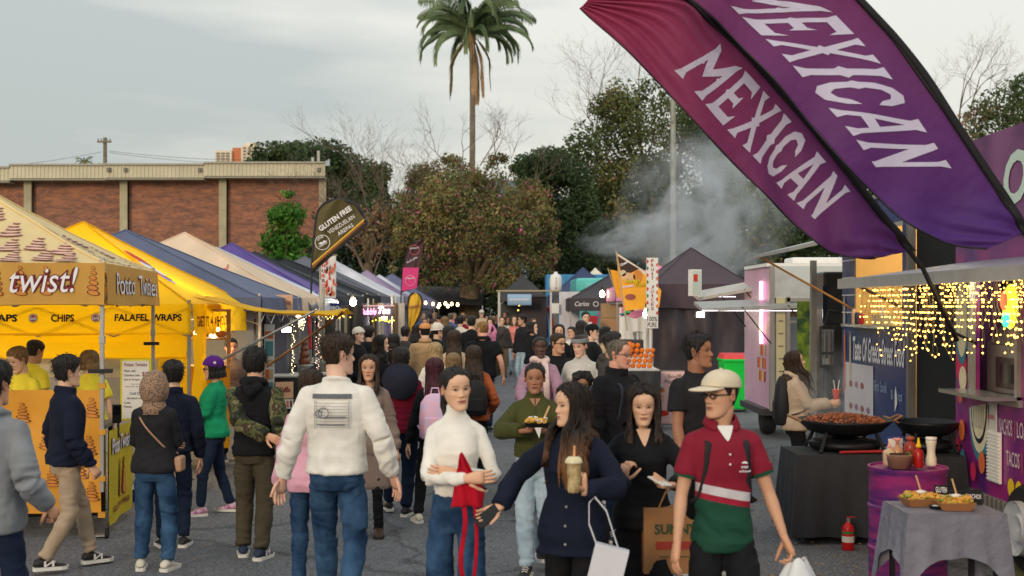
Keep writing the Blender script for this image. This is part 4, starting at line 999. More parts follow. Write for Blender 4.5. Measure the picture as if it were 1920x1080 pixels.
# ---------------------------------------------------------------- right row
def rect(root,name,m,o,x,z,off=0):
 o,x,z=Vector(o),Vector(x),Vector(z);n=x.cross(z).normalized()*off;o=o+n
 return MB().quad(o,o+x,o+x+z,o+z).build(name,m,root)
def slab(mb,a,b_,h,t_):
 """upright board from ground point a to b_ (x, y, z0), h high and t_ thick"""
 a,b_=Vector(a),Vector(b_);d=(b_-a);n=Vector((-d.y,d.x,0)).normalized()*t_
 z=Vector((0,0,h));v=[a,b_,b_+n,a+n]
 return mb.add([tuple(q)for q in v]+[tuple(q+z)for q in v],[(3,2,1,0),(4,5,6,7),(0,1,5,4),(1,2,6,5),(2,3,7,6),(3,0,4,7)])
PUR=sr(112,40,122)
def purple_mat():
 m=mat('purple_wrap',PUR,rough=.35,var=0,spec=.5)
 t=m.node_tree;b=t.nodes['Principled BSDF'];n=t.nodes.new;l=t.links.new
 tc=n('ShaderNodeTexCoord');nz=n('ShaderNodeTexNoise');nz.inputs['Scale'].default_value=1.3;nz.inputs['Distortion'].default_value=1.5;l(tc.outputs['Object'],nz.inputs[0])
 r=n('ShaderNodeValToRGB');e=r.color_ramp.elements;e[0].position=.35;e[0].color=(*sr(84,36,118),1);e[1].position=.65;e[1].color=(*sr(150,44,122),1)
 l(nz.outputs[0],r.inputs[0]);l(r.outputs[0],b.inputs['Base Color']);return m
M_PUR=purple_mat()
# ---- purple trailer: wall at x = WX along the street
WX=4.0;Y0,Y1=5.2,2300/208.0
pt=empty('food_trailer',(WX,(Y0+Y1)/2,0),0,'purple food trailer with painted skull art, fairy lights and a serving hatch','food trailer')
po=Vector((WX,(Y0+Y1)/2,0))
def wz(py,s):return CH-(py-HY)/s
OY0,OY1=9.66,2300/214.0-.1;OZ0,OZ1=1.27,2.38
mb=MB()
def wallbox(mb,y0,y1,z0,z1,x=WX,t=.06):mb.box((x+t/2-po.x,(y0+y1)/2-po.y,(z0+z1)/2),(t,y1-y0,z1-z0))
for nm,a in(('lower_wall',(Y0,Y1,.46,OZ0)),('upper_wall',(Y0,Y1,OZ1,2.62)),('end_wall_panel',(OY1,Y1,OZ0,OZ1)),('near_wall_panel',(Y0,OY0,OZ0,OZ1))):
 q=MB();wallbox(q,*a);q.build(nm,M_PUR,pt)
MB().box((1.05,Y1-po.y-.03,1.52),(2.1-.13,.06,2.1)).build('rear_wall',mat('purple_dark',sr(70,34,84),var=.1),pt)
MB().box((2.1,0,1.5),(.06,Y1-Y0,2.1)).build('back_wall',mat('inside_grey',sr(120,116,110)),pt)
MB().box((1.05,0,.44),(2.0,Y1-Y0,.06)).build('floor',M_ALU,pt);MB().box((1.05,0,2.64),(2.16,Y1-Y0+.05,.06)).build('roof',mat('purple_roof',sr(120,76,126)),pt)
# sign board standing on the roof
sg_=MB();sg_.box((.1,.8,3.08),(.08,4.0,.84));sg_.build('roof_sign',mat('sign_mauve',sr(134,84,126),var=.15,col2=sr(96,54,96),vscale=1.2),pt)
lettering('Om',lambda a,b_:Vector((.05,1.98-.95*a,2.86+.44*b_)),mat('print_mint',sr(200,220,206),var=0),pt,bold=.03,shear=.2)
for y in(1.3,.7,.1,-.6):MB().box((.0,y,2.69),(.05,.12,.10)).build('sign_bracket',M_ALU,pt)
# chequer-plate skirt, wheel
mb=MB();
for i in range(60):mb.box((-.02,Y1-po.y-.05-i*.095,.37),(.02,.05,.17))
mb.box((.0,0,.37),(.02,Y1-Y0,.18));mb.build('skirt_panel',M_ALU,pt)['kind']='stuff'
for yy in(9.42,8.5):
 wl=MB();wl.lathe((0,0,0),[(.20,-.11),(.31,-.11),(.335,-.07),(.335,.07),(.31,.11),(.20,.11)],28);w_o=wl.build('wheel',mat('rubber'),pt,smooth=True,autos=40)
 w_o.rotation_euler=(0,pi/2,0);w_o.location=(.02,yy-po.y,.335)
 rm=MB().lathe((0,0,0),[(.0,-.06),(.10,-.09),(.13,-.05),(.19,-.07),(.21,-.11),(.21,.05),(.0,.05)],24).build('rim',mat('rim_white',sr(190,196,206),rough=.4),w_o,smooth=True,autos=40);rm.location=(0,0,-.06)
# window frame, sill, interior oven
mb=MB();yc=(OY0+OY1)/2-po.y;ly=OY1-OY0
for(y,z,dy,dz)in((yc,OZ0,ly+.1,.05),(yc,OZ1,ly+.1,.05),(OY0-po.y,(OZ0+OZ1)/2,.05,OZ1-OZ0-.06),(OY1-po.y,(OZ0+OZ1)/2,.05,OZ1-OZ0-.06)):mb.box((-.01,y,z),(.05,dy,dz))
mb.build('window_frame',M_ALU,pt);MB().box((-.14,yc,OZ0+.04),(.30,ly+.05,.03)).build('serving_shelf',mat('shelf_steel',sr(176,186,186),rough=.25,metal=.8),pt)
ov=empty('pizza_oven',(WX+.45,10.15,1.26),0,'stainless steel oven under a hood inside the purple trailer window','oven')
MB().box((0,0,.25),(.6,1.15,.42)).build('body',M_ALU,ov,bevel=.01);MB().box((-.305,-.05,.22),(.012,.8,.26)).build('door',mat('oven_door',sr(70,68,66),rough=.3,metal=.5),ov)
MB().box((-.313,-.05,.22),(.006,.6,.16)).build('door_glass',mat('screen_dark'),ov)
MB().add([(-.32,-.55,.46),(-.32,.5,.46),(.3,.5,.46),(.3,-.55,.46),(-.05,-.4,.86),(-.05,.4,.86),(.3,.4,.86),(.3,-.4,.86)],[(0,1,5,4),(1,2,6,5),(2,3,7,6),(3,0,4,7),(4,5,6,7),(3,2,1,0)]).build('hood',mat('hood_steel',sr(120,120,112),rough=.35,metal=.6),ov)
lt=bpy.data.lights.new('trailer_glow','POINT');lt.energy=16;lt.color=(1,.85,.6);lt.shadow_soft_size=.2;q=bpy.data.objects.new('trailer_glow',lt);q.location=(WX+.3,10.1,2.3);link(q)
# hatch held open as an awning
hp=empty('hatch_awning',(WX,0,0),0,'grey lifted hatch of the purple trailer above the fairy lights','awning')
hq=lambda x,y,z:(x-WX,y,z)
HA,HB=6.6,10.75
MB().add([hq(4.0,HA,2.43),hq(4.0,HB,2.43),hq(2.88,HB,2.27),hq(2.88,HA,2.27),hq(4.0,HA,2.39),hq(4.0,HB,2.39),hq(2.88,HB,2.22),hq(2.88,HA,2.22)],[(0,1,2,3),(7,6,5,4),(3,2,6,7),(0,3,7,4),(1,5,6,2)]).build('panel',mat('hatch_purple_grey',sr(126,118,130),rough=.4,var=.08),hp)
MB().box(hq(2.87,(HA+HB)/2,2.235),(.03,HB-HA+.02,.085)).build('rim',mat('hatch_rim',sr(176,172,166),rough=.4),hp)
for y in(HA+.4,HB-.25):MB().tube([hq(2.95,y,2.22),hq(3.98,y,1.72)],.013,6).build('gas_strut',mat('black_plastic'),hp)
# fairy light curtain under the hatch: strings and leds
rg=random.Random(4);LED=MB();WIRE=MB();n_l=0
fl=empty('fairy_light_curtain',(0,0,0),0,'curtain of warm yellow fairy lights hanging from the grey hatch','fairy lights')
for i in range(125):
 y=6.9+3.75*(i/124)+rg.uniform(-.03,.03);x=rg.uniform(2.97,3.2);ln=.12+.40*abs(n1(i*.16,5))+rg.uniform(0,.14)
 p=Vector((x,y,2.22));pts=[p.copy()]
 k=int(ln/.045)+1
 for j in range(k):
  p=p+Vector((rg.gauss(0,.012),rg.gauss(0,.015),-.045));pts.append(p.copy())
  if rg.random()<.72:LED.ball(p+Vector((rg.gauss(0,.012),rg.gauss(0,.012),0)),rg.uniform(.0045,.0068),6,4)
 WIRE.tube(pts,.0018,3,cap=False)
 if i%2==0:
  p=Vector((rg.uniform(3.3,3.8),y,2.32));
  for j in range(5):
   p=p+Vector((rg.gauss(0,.02),rg.gauss(0,.02),-.05));LED.ball(p,.0055,6,4)
LED.build('led',glow('led_gold',(1,.52,.09),9),fl)['kind']='stuff';WIRE.build('wire',mat('wire_grey'),fl)['kind']='stuff'
for i,y in enumerate((7.6,8.8,10.0)):
 lt=bpy.data.lights.new('led_glow','POINT');lt.energy=7;lt.color=(1,.68,.3);lt.shadow_soft_size=.25;q=bpy.data.objects.new('led_glow',lt);q.location=(3.1,y,2.05);link(q)
# lit parrot-like coloured lamp kept generic
lm=empty('neon_sign',(3.42,8.42,2.02),0,'small glowing sign in yellow, red and green behind the fairy lights','neon sign')
MB().ball((0,0,.02),.115,12,8,sc=(.25,1.0,1.35)).build('body',glow('neon_yellow',(.85,.8,.03),2.5),lm,smooth=True)
MB().ball((-.04,.01,.06),.075,10,6,sc=(.2,.8,.9)).build('red_part',glow('neon_red',(1,.06,.02),4),lm,smooth=True)
MB().ball((-.04,-.02,-.07),.065,10,6,sc=(.2,1.0,.8)).build('green_part',glow('neon_green',(.02,.9,.25),4),lm,smooth=True)
# painted art and lettering on the trailer wall
def onwall(y,z,off=.0):return Vector((-.004-off,y-po.y,z))
def wdisc(yc_,zc_,ry,rz,m,off,nm='printed_patch',n=22,a0=0,a1=2*pi,full=True):
 pts=[onwall(yc_+ry*cos(a0+(a1-a0)*i/n),zc_+rz*sin(a0+(a1-a0)*i/n),off)for i in range(n)]
 MB().poly(pts).build(nm,m,pt)
m_tq=mat('art_teal',sr(50,130,150),var=.2);m_pk=mat('art_pink',sr(200,40,90),var=.2);m_bn=mat('art_bone',sr(214,206,176),var=.1);m_nv=mat('art_navy',sr(24,30,60));m_o2=mat('art_orange',sr(214,110,60),var=.15)
ye=10.88
for(dy,dz,ry,rz,m)in((0,1.92,.16,.40,m_tq),(0,1.92,.13,.33,m_bn),(0,1.92,.10,.27,m_nv),(0,1.93,.055,.16,m_pk),(.02,1.52,.13,.16,m_pk),(-.02,1.40,.09,.11,m_bn)):
 wdisc(ye+dy,dz,ry,rz,m,.001*(1+len(pt.children)%7)+.002)
yj=10.46
for k,(ry,rz,m)in enumerate(((.25,.50,m_tq),(.22,.43,m_bn),(.185,.35,m_nv),(.165,.31,m_bn))):wdisc(yj,1.22,ry,rz,m,.010+.003*k,a0=pi,a1=2*pi)
for i in range(8):MB().quad(onwall(yj-.13+i*.037,1.0,.026),onwall(yj-.124+i*.037,1.0,.026),onwall(yj-.124+i*.037,1.20,.026),onwall(yj-.13+i*.037,1.20,.026)).build('printed_line',m_nv,pt)
for(y,z,r,m)in((10.82,.95,.07,m_o2),(10.80,.70,.06,m_tq),(10.36,.72,.07,m_o2),(10.55,.62,.06,m_pk),(10.86,1.25,.05,m_o2),(10.92,.8,.05,m_pk)):wdisc(y,z,r,r*1.35,m,.03)
mb=MB();mb.box((-.02,10.12-po.y,.80),(.02,.25,.42));
for i in range(14):mb.box((-.035,10.12-po.y,.61+i*.029),(.014,.24,.015))
mb.build('vent_grille',M_WHITE,pt)
MB().box((-.012,10.18-po.y,1.12),(.01,.17,.26)).build('menu_sticker',mat('sticker',sr(206,204,196),var=.1),pt)
flat_text('GLUTEN FREE',onwall(10.25,1.10,.02),(0,-.13,0),(0,0,.04),m_pk,pt,.02)
m_cr=mat('print_cream',sr(214,196,206),var=0)
def walltext(tx,y0,y1,z,h_,m=m_cr,bold=.01):return flat_text(tx,onwall(y0,z,.008),(0,y1-y0,0),(0,0,h_),m,pt,bold)
walltext('NACHOS',10.05,9.78,1.0,.13);walltext('|',9.735,9.725,.97,.17,m_o2);walltext('LOADED',9.69,9.30,1.0,.13)
walltext('TACOS',9.90,9.64,.76,.12);walltext('|',9.60,9.59,.73,.16,m_o2)
m_yc=mat('print_yellow',sr(228,196,30),var=0)
for y,t_ in((9.80,'o'),(9.65,'f')):wdisc(y,.59,.065,.075,m_yc,.010);walltext(t_,y+.02,y-.02,.55,.08,M_PUR,.03)
pass
# ---- black gap wall and grey post
bw=empty('black_partition',(4.36,12.1,0),0,'tall black partition between the blue and the purple trailers','partition')
MB().box((0.06,.0,1.45),(.08,2.35,2.9)).build('panel',mat('matt_black',sr(16,17,20),rough=.8),bw)
MB().box((1.2,-.3,2.7),(2.2,.06,.8)).build('upper_panel',mat('brown_panel',sr(66,50,38),var=.2),bw)
# ---- blue Greek trailer
GX=4.30;GA,GB=2300/173.0,2300/144.0
gk=empty('food_trailer',(GX,GA,0),0,'dark blue food trailer reading Taste Of Greece Street Food with lit window','food trailer')
m_bl=mat('blue_wrap',sr(30,62,118),rough=.25,var=.12,vscale=1.2,spec=.6);m_yw=mat('warm_interior',sr(226,190,128),var=.05)
WA,WB_,CZ=GA+.22,GA+2.05,1.78
def gwall(nm,y0,y1,z0,z1,m,x=0,t=.05):return MB().box((x+t/2,(y0+y1)/2-GA,(z0+z1)/2),(t,y1-y0,z1-z0)).build(nm,m,gk)
gwall('lower_wall',GA+.06,GB,.45,CZ,m_bl);gwall('upper_wall',GA+.06,GB,2.95,3.3,m_bl);gwall('side_panel',WB_,GB,CZ,2.95,m_bl);gwall('side_panel',GA+.06,WA,CZ,2.95,m_bl)
gwall('corner_post',GA-.02,GA+.06,.3,3.4,mat('post_grey',sr(128,126,122),rough=.4,metal=.4),-.01,.08)
gwall('back_wall',GA,GB,.45,3.3,m_yw,1.7);gwall('inner_end_wall',GB-.05,GB,.45,3.3,m_yw,.06,1.6)
gwall('window_post',WB_-.05,WB_+.01,CZ,2.95,mat('trim_yellow',sr(214,178,112)),-.01,.06)
MB().box((.9,1.3,3.32),(1.9,GB-GA,.05)).build('roof',M_ALU,gk);MB().box((-.06,(WA+WB_)/2-GA,CZ+.02),(.24,WB_-WA+.06,.035)).build('serving_shelf',mat('shelf_steel'),gk)
MB().box((1.66,1.9,2.25),(.06,.30,.18)).build('power_box',M_WHITE,gk)
MB().tube([(1.62,1.85,2.16),(1.55,1.6,1.95),(1.6,1.7,1.8)],.01,5).build('cord',mat('black_plastic'),gk)
lt=bpy.data.lights.new('greek_glow','POINT');lt.energy=55;lt.color=(1,.74,.40);lt.shadow_soft_size=.2;q=bpy.data.objects.new('greek_glow',lt);q.location=(GX+.8,GA+1.3,2.85);link(q)
def gt(tx,y0,y1,z,h_,m=M_WHT,bold=0,sh=0):return flat_text(tx,(-.008,y0-GA,z),(0,y1-y0,0),(0,0,h_),m,gk,bold,shear=sh)
gt('Taste Of Greece Street Food',GA+2.15,GA+.12,1.36,.30,M_WHT,.02,.25)
gt('Gyros  Souvlaki',GA+1.25,GA+.75,1.0,.16,mat('print_paleblue',sr(150,170,200),var=0));gt('& Chips',GA+.6,GA+.2,.95,.15,mat('print_paleblue'))
rect(gk,'menu_print',mat('menu_white',sr(206,200,206),var=.05),(-.010,GB-.15-GA,.62),(0,-1.25,0),(0,0,.70))
for i in range(7):MB().ball((-.014,GB-.45-GA-.25*(i%4),.78+.28*(i//4)),.075,8,5,sc=(.04,1,.55)).build('printed_food',[mat('print_meat',sr(150,80,70)),mat('print_mauvefood',sr(150,110,140))][i%2],gk)
for i,(y,z0,z1,m)in enumerate(((GB-.12,.9,1.75,m_o2),(GB-.38,1.0,1.72,m_gy),(GB-.1,1.75,2.2,m_gy),(GA+.45,.85,1.15,M_WHITE))):MB().poly([(-.013,y-GA,z0),(-.013,y-.09-GA,z0+.1),(-.013,y-.07-GA,z1-.1),(-.013,y-.04-GA,z1),(-.013,y-.01-GA,z1-.1)]).build('printed_skewer',m,gk)
for i in range(5):
 gwall('shelf_line',WB_+.02,GB-.02,1.95+.22*i,1.965+.22*i,M_WHITE,-.008,.01)
for i,(y,h_,r,m,l)in enumerate(((WB_-.25,.14,.035,mat('can_navy',sr(36,40,70),rough=.3),'dark blue drink can on the blue trailer ledge'),(WB_-.42,.13,.035,mat('can_red',sr(170,40,40),rough=.3),'red drink can on the blue trailer ledge'),(WB_-.1,.18,.03,mat('bottle_clear',sr(210,170,140),rough=.2),'clear sauce bottle at the far end of the blue trailer ledge'))):
 o=empty('drink_can' if i<2 else 'bottle',(GX-.05,y,CZ+.038),0,l,'can' if i<2 else 'bottle');MB().lathe((0,0,0),[(r*.85,0),(r,.01),(r,h_*.85),(r*.75,h_)],14).build('body',m,o,smooth=True);MB().lathe((0,0,h_),[(r*.7,0),(r*.7,.008)],12).build('lid',M_ALU,o)
tb=empty('tissue_box',(GX-.04,WA+.62,CZ+.038),.1,'pale tissue box on the blue trailer ledge','tissue box');MB().box((0,0,.06),(.12,.32,.12)).build('box',mat('card_cream',sr(224,200,150)),tb,bevel=.004);MB().add([(-.03,-.05,.12),(.03,-.03,.12),(.02,.06,.12),(0,0,.21),(-.02,.05,.18)],[(0,1,3),(1,2,3),(2,0,4),(0,3,4)]).build('tissue',M_WHITE,tb)
ha=empty('lifted_hatch',(GX,GA,0),0,'lifted grey hatch of the blue trailer behind the lower flag','awning')
MB().add([(0,.2,2.98),(0,2.2,2.98),(-1.25,2.2,2.68),(-1.25,.2,2.68),(0,.2,2.93),(0,2.2,2.93),(-1.25,2.2,2.64),(-1.25,.2,2.64)],[(0,1,2,3),(7,6,5,4),(3,2,6,7),(0,3,7,4),(1,5,6,2)]).build('panel',mat('hatch_grey',sr(150,152,150),rough=.5,var=.1),ha)
MB().tube([(-1.2,2.1,2.66),(-.02,2.1,2.0)],.014,6).build('gas_strut',mat('strut_brass',sr(180,130,70),rough=.3),ha)
# ---- dark truck with mirror
tk=empty('parked_truck',(*W(1562,0,140)[:2],0),0,'dark fronted truck with a tall side mirror left of the blue trailer','truck')
MB().box((.06,.3,1.35),(.34,.5,2.3)).build('cab',mat('truck_black',sr(24,28,38),rough=.3),tk,bevel=.03);MB().box((-.24,.1,1.5),(.07,.09,2.3)).build('door_post',mat('post_grey'),tk)
MB().box((.02,.04,2.06),(.30,.02,.5)).build('windscreen',mat('windscreen',sr(30,38,50),rough=.1),tk)
mr=MB().box((-.13,-.2,1.5),(.20,.07,.56)).build('mirror',mat('black_plastic'),tk,bevel=.02)
MB().box((-.13,-.239,1.58),(.15,.006,.30)).build('mirror_glass',mat('mirror_glass',sr(150,160,160),rough=.05,metal=.9),mr);MB().box((-.13,-.239,1.33),(.15,.006,.13)).build('mirror_glass',mat('mirror_glass'),mr)
MB().tube([(.1,.05,1.95),(-.10,-.15,1.98),(-.16,-.2,1.78)],.014,6).build('mirror_arm',mat('black_plastic'),mr)
rect(tk,'green_panel',mat('art_darkgreen',sr(40,70,44),var=.4,col2=sr(120,150,30),vscale=7),(-.46,.1,.5),(.17,0,0),(0,0,1.6),0)
# ---- pink trailer
PS,PX=124.0,3.9;pY=2300/PS;pYb=2300/112.0
pk=empty('food_trailer',(PX,pY,0),0,'pink food trailer with neon strip and two white awnings','food trailer')
m_pk2=mat('pink_wrap',sr(206,168,196),rough=.35,var=.12,vscale=2)
MB().box((.03,(pYb-pY)/2+.04,1.55),(.06,pYb-pY,2.15)).build('street_wall',m_pk2,pk)
MB().box((.03,0,1.55),(.07,.07,2.2)).build('corner_trim',M_ALU,pk)
MB().box((.62,0,2.40),(1.14,.06,.48)).build('end_upper_panel',mat('pale_panel',sr(196,204,206),rough=.4,var=.04),pk)
MB().add([(.07,-.036,2.62),(.95,-.036,2.18),(.07,-.036,2.18)],[(0,2,1)]).build('diagonal_panel',mat('pale_panel_2',sr(176,180,182),rough=.4),pk)
MB().box((.16,0,1.3),(.14,.05,1.72)).build('menu_strip',mat('sign_beige',sr(184,176,140),var=.05),pk);
for i in range(7):MB().box((.16,-.03,2.0-.19*i),(.07,.006,.018)).build('printed_line',mat('print_grey'),pk)
MB().box((.16,-.032,.74),(.13,.008,.34)).build('dark_poster',mat('poster_dark',sr(34,36,40),var=0),pk);flat_text('MENU',(.12,-.04,.72),(.09,0,0),(0,0,.05),mat('print_lime',sr(180,200,60),var=0),pk,.02)
for(x,z,dx_,dz_)in((.27,1.3,.06,1.75),(.72,1.3,.06,1.75),(.5,2.13,.5,.06),(.5,1.80,.4,.03)):MB().box((x,-.01,z),(dx_,.05,dz_)).build('window_frame',M_ALU,pk)
MB().box((.5,.03,.84),(.42,.04,.82)).build('end_lower_panel',mat('pale_panel_3',sr(150,160,170),rough=.4,var=.1),pk)
MB().box((.5,.9,1.5),(.9,.04,1.3)).build('inside_wall',mat('inside_pale',sr(190,196,204)),pk);MB().box((.48,.3,1.95),(.34,.3,.16)).build('stored_boxes',mat('cardboard',sr(156,128,98)),pk)
MB().box((.95,.02,1.28),(.38,.05,1.7)).build('side_panel',mat('art_darkgreen'),pk);MB().box((.6,.9,2.66),(1.3,1.8,.05)).build('roof',M_WHITE,pk)
MB().box((.9,1.0,2.74),(.8,.6,.12)).build('roof_vent',M_WHITE,pk,bevel=.03)
MB().box((.4,1,.42),(1.0,1.8,.1)).build('chassis',M_STEEL,pk)
wl=MB().lathe((0,0,0),[(.1,-.09),(.28,-.09),(.30,0),(.28,.09),(.1,.09)],20).build('wheel',mat('rubber'),pk,smooth=True);wl.rotation_euler=(0,pi/2,0);wl.location=(.15,.9,.3)
mb=MB();mb.tube([(-.03,.5,1.45),(-.03,.52,1.7),(-.03,.48,2.0),(-.03,.52,2.25),(-.03,.5,2.42)],.03,6);mb.build('neon_tube',glow('neon_magenta',(1,.28,.55),4),pk,smooth=True)
MB().tube([(-.04,.5,1.6),(-.04,.5,2.2)],.018,6).build('neon_tube',glow('neon_orange',(1,.6,.25),4),pk)
for i in range(14):MB().box((-.012,.35+.12*(i%5),.95+.2*(i//5)),(.006,.09,.16)).build('menu_photo',[mat('print_meat'),m_gy,m_or][i%3],pk)
for k,(x0,x1,y,yb,s0,s1,lab)in enumerate(((1310,1425,558,537,112,116,'far white awning sloping off the pink trailer'),(1316,1532,578,570,125,126,'near grey awning with white light strip off the pink trailer'))):
 a=W(x0,y,s0);b_=W(x1,yb,s1);o=empty('trailer_awning',tuple(a),0,lab,'awning');d=b_-a
 MB().add([(0,0,0),tuple(d),tuple(d+Vector((0,.8,.10))),(0,.8,.10),(0,0,-.05),tuple(d+Vector((0,0,-.05))),tuple(d+Vector((0,.8,.05))),(0,.8,.05)],[(0,1,2,3),(7,6,5,4),(0,4,5,1),(1,5,6,2),(3,2,6,7),(0,3,7,4)]).build('panel',[mat('hatch_rim'),mat('hatch_grey')][k],o)
 MB().box((d.x*.45,-.01,d.z*.45-.065),(d.x*(.5 if k==0 else .9),.02,.012)).build('light_strip',glow('strip_white',(1,.85,.9),2.5),o).rotation_euler=(0,0,0)
 for t_ in(.35,.75):MB().tube([d*t_,d*t_+Vector((.45,.1,-.55))],.010,5).build('gas_strut',mat('black_plastic'),o)
fl2=empty('floodlight',tuple(W(1313,590,112)),0,'lit floodlight before the dark tent beneath the awning','floodlight');MB().box((0,0,0),(.16,.05,.12)).build('housing',M_STEEL,fl2,bevel=.01);MB().box((0,-.028,0),(.13,.006,.09)).build('lens',glow('flood_cream',(1,.95,.75),8),fl2);MB().tube([(0,.02,.05),(.02,.1,.12)],.01,5).build('bracket',M_STEEL,fl2)
pb=empty('price_box',tuple(W(1303,555,113)),.5,'white lightbox sign standing on the far awning','sign');MB().box((0,0,.22),(.20,.10,.44)).build('case',M_WHITE,pb);MB().box((-.0,-.053,.22),(.17,.006,.40)).build('panel',mat('lightbox_mint',sr(190,210,196),var=.1),pb)
MB().box((-.03,-.058,.30),(.08,.004,.12)).build('printed_patch',m_rd,pb)
# ---- bins
gb=empty('wheelie_bin',tuple(W(1380,572+2.05*97,97)),0,'bright green wheelie bin with a red lid beside the pink trailer','bin')
MB().add([(-.24,-.28,.06),(.24,-.28,.06),(.24,.22,.06),(-.24,.22,.06),(-.30,-.36,.98),(.30,-.36,.98),(.30,.30,.98),(-.30,.30,.98)],[(3,2,1,0),(0,1,5,4),(1,2,6,5),(2,3,7,6),(3,0,4,7),(4,5,6,7)]).build('body',mat('bin_green',sr(20,200,70),rough=.4,var=.04),gb,bevel=.02)
MB().box((0,-.03,.995),(.64,.72,.05)).build('rim',mat('bin_green'),gb,bevel=.01);MB().add([(-.31,-.38,1.02),(.31,-.38,1.02),(.31,.3,1.02),(-.31,.3,1.02),(-.27,-.30,1.10),(.27,-.30,1.10),(.27,.3,1.12),(-.27,.3,1.12)],[(3,2,1,0),(0,1,5,4),(1,2,6,5),(2,3,7,6),(3,0,4,7),(4,5,6,7)]).build('lid',mat('bin_red',sr(214,60,64),rough=.5),gb,bevel=.01)
for x in(-.22,.22):q=MB().lathe((0,0,0),[(0,-.03),(.09,-.03),(.1,0),(.09,.03),(0,.03)],14).build('wheel',mat('rubber'),gb);q.rotation_euler=(0,pi/2,0);q.location=(x,.26,.1)
# ---- souffle tent and the tents further back
dt,dtf,dtv=gazebo('gazebo','dark plum gazebo with closed walls behind the fruit juice sign',corner_of(1408,88),2.12,3.0,0,2.50,3.34,.52,canvas('plum_cloth',sr(72,58,68),thr=.08),seed=31,p=1.0)
wall_sheet(dt,(-2.1,.04),(-.02,.04),.02,2.1,mat('plum_wall',sr(58,50,56),rough=.6,var=.15),'front_wall',.09,60,seed=31)
def pxtent(px,s,w_,d_,ev,pkz,dr,c,lab,sd_,wc=None):
 r_,rf,vp=gazebo('gazebo',lab,corner_of(px,s),w_,d_,0,ev,pkz,dr,canvas('tent_cloth_%d'%sd_,c,thr=.12),seed=sd_,far_ok=True)
 if wc:wall_sheet(r_,(-w_+.05,d_-.05),(-.05,d_-.05),0,ev-.05,mat('wall_r%d'%sd_,wc),'back_wall',.04,16)
 return r_,rf,vp
pxtent(1330,76,2.3,3,2.45,3.10,.3,sr(236,150,190),'bright pink gazebo between the light pole and the plum tent',32)
tc_,tcf,tcv=pxtent(1236,66,2.55,3.0,2.24,2.95,.36,sr(62,56,64),'black canopy reading Carlos TACOS in front of the turquoise van',33)
lettering('Carlos',lambda a,b_:tcv(0,.06+.16*a,.62-.36*b_)+Vector((0,-.02,0)),M_WHT,tc_,bold=0,shear=.3);lettering('TACOS',lambda a,b_:tcv(0,.44+.16*a,.62-.28*b_)+Vector((0,-.02,0)),M_WHT,tc_)
ringpx(1117,570,5,1,66,M_WHT,tc_,tc_.location,.05)
pxtent(1165,52,2.6,3.0,2.40,3.45,.35,sr(56,66,106),'navy gazebo peak left of the turquoise van',34,sr(190,192,200))
pxtent(1160,46,1.7,3.0,2.8,3.6,.3,sr(226,222,206),'small cream tent tip behind the navy gazebo',35)
pxtent(1025,47,1.9,3.0,2.45,3.3,.25,sr(74,74,78),'dark grey gazebo left of the blue container',36,sr(70,70,70))
# containers, van, tank
co=empty('shipping_container',(*W(1090,0,50)[:2],0),0,'sky blue container stall behind the navy gazebo','container');mb=MB();mb.box((0,1.2,1.6),(2.6,2.4,3.2));mb.build('body',mat('container_blue',sr(66,140,190),rough=.5,var=.08),co)
mb=MB();
for i in range(13):mb.box((-1.24+.2*i,-.02,1.6),(.08,.04,3.1))
mb.build('rib_panel',mat('container_blue'),co)['kind']='stuff'
vn=empty('parked_van',(*W(1150,0,58)[:2],0),0,'turquoise van with pink lettering behind the black tacos canopy','van');m_tv=mat('van_turquoise',sr(96,196,190),rough=.3,var=.04)
MB().add([(-1.3,0,.35),(1.5,0,.35),(1.5,4,.35),(-1.3,4,.35),(-1.25,0,1.5),(1.5,0,1.5),(1.5,4,1.5),(-1.25,4,1.5),(-1.2,.05,2.92),(1.5,.05,2.95),(1.5,4,2.95),(-1.2,4,2.95)],[(3,2,1,0),(0,1,5,4),(1,2,6,5),(2,3,7,6),(3,0,4,7),(4,5,9,8),(5,6,10,9),(6,7,11,10),(7,4,8,11),(8,9,10,11)]).build('body',m_tv,vn,bevel=.08)
MB().box((-.42,-.0,2.45),(1.0,.05,.62)).build('rear_window',mat('window_aqua',sr(120,200,200),rough=.2),vn,bevel=.02);MB().box((.05,-.01,1.3),(.03,.06,1.7)).build('door_seam',mat('black_plastic'),vn)
flat_text('Sarah',(-.55,-.04,1.62),(.75,0,.05),(0,0,.24),mat('print_vanpink',sr(214,110,170),var=0),vn,.02,shear=.2);MB().box((.3,1.4,2.86),(.8,.9,.26)).build('roof_vent',mat('card_cream'),vn,bevel=.05)
for x in(-.95,1.1):q=MB().lathe((0,0,0),[(0,-.1),(.3,-.1),(.33,0),(.3,.1),(0,.1)],18).build('wheel',mat('rubber'),vn,smooth=True);q.rotation_euler=(0,pi/2,0);q.location=(x,.6,.33)
MB().lathe((0,0,0),[(0,0),(.12,.01),(.13,.04),(0,.05)],12).build('tail_light',m_rd,vn).location=(1.35,-.03,1.0)
tn=empty('water_tank',tuple(W(1042,548,60)),0,'white water tank raised on a grey pole by the lane','water tank');MB().lathe((0,0,0),[(.10,0),(.17,.05),(.19,.2),(.19,.42),(.15,.54),(.06,.58),(.05,.64)],16).build('tank',M_WHITE,tn,smooth=True)
mb=MB();mb.box((0,0,-1.2),(.13,.13,2.4));mb.build('pole',mat('post_grey'),tn)
for i in range(4):flat_text('WATER'[i],(-.02,-.20,.40-.1*i),(.05,0,0),(0,0,.07),M_MAR,tn)
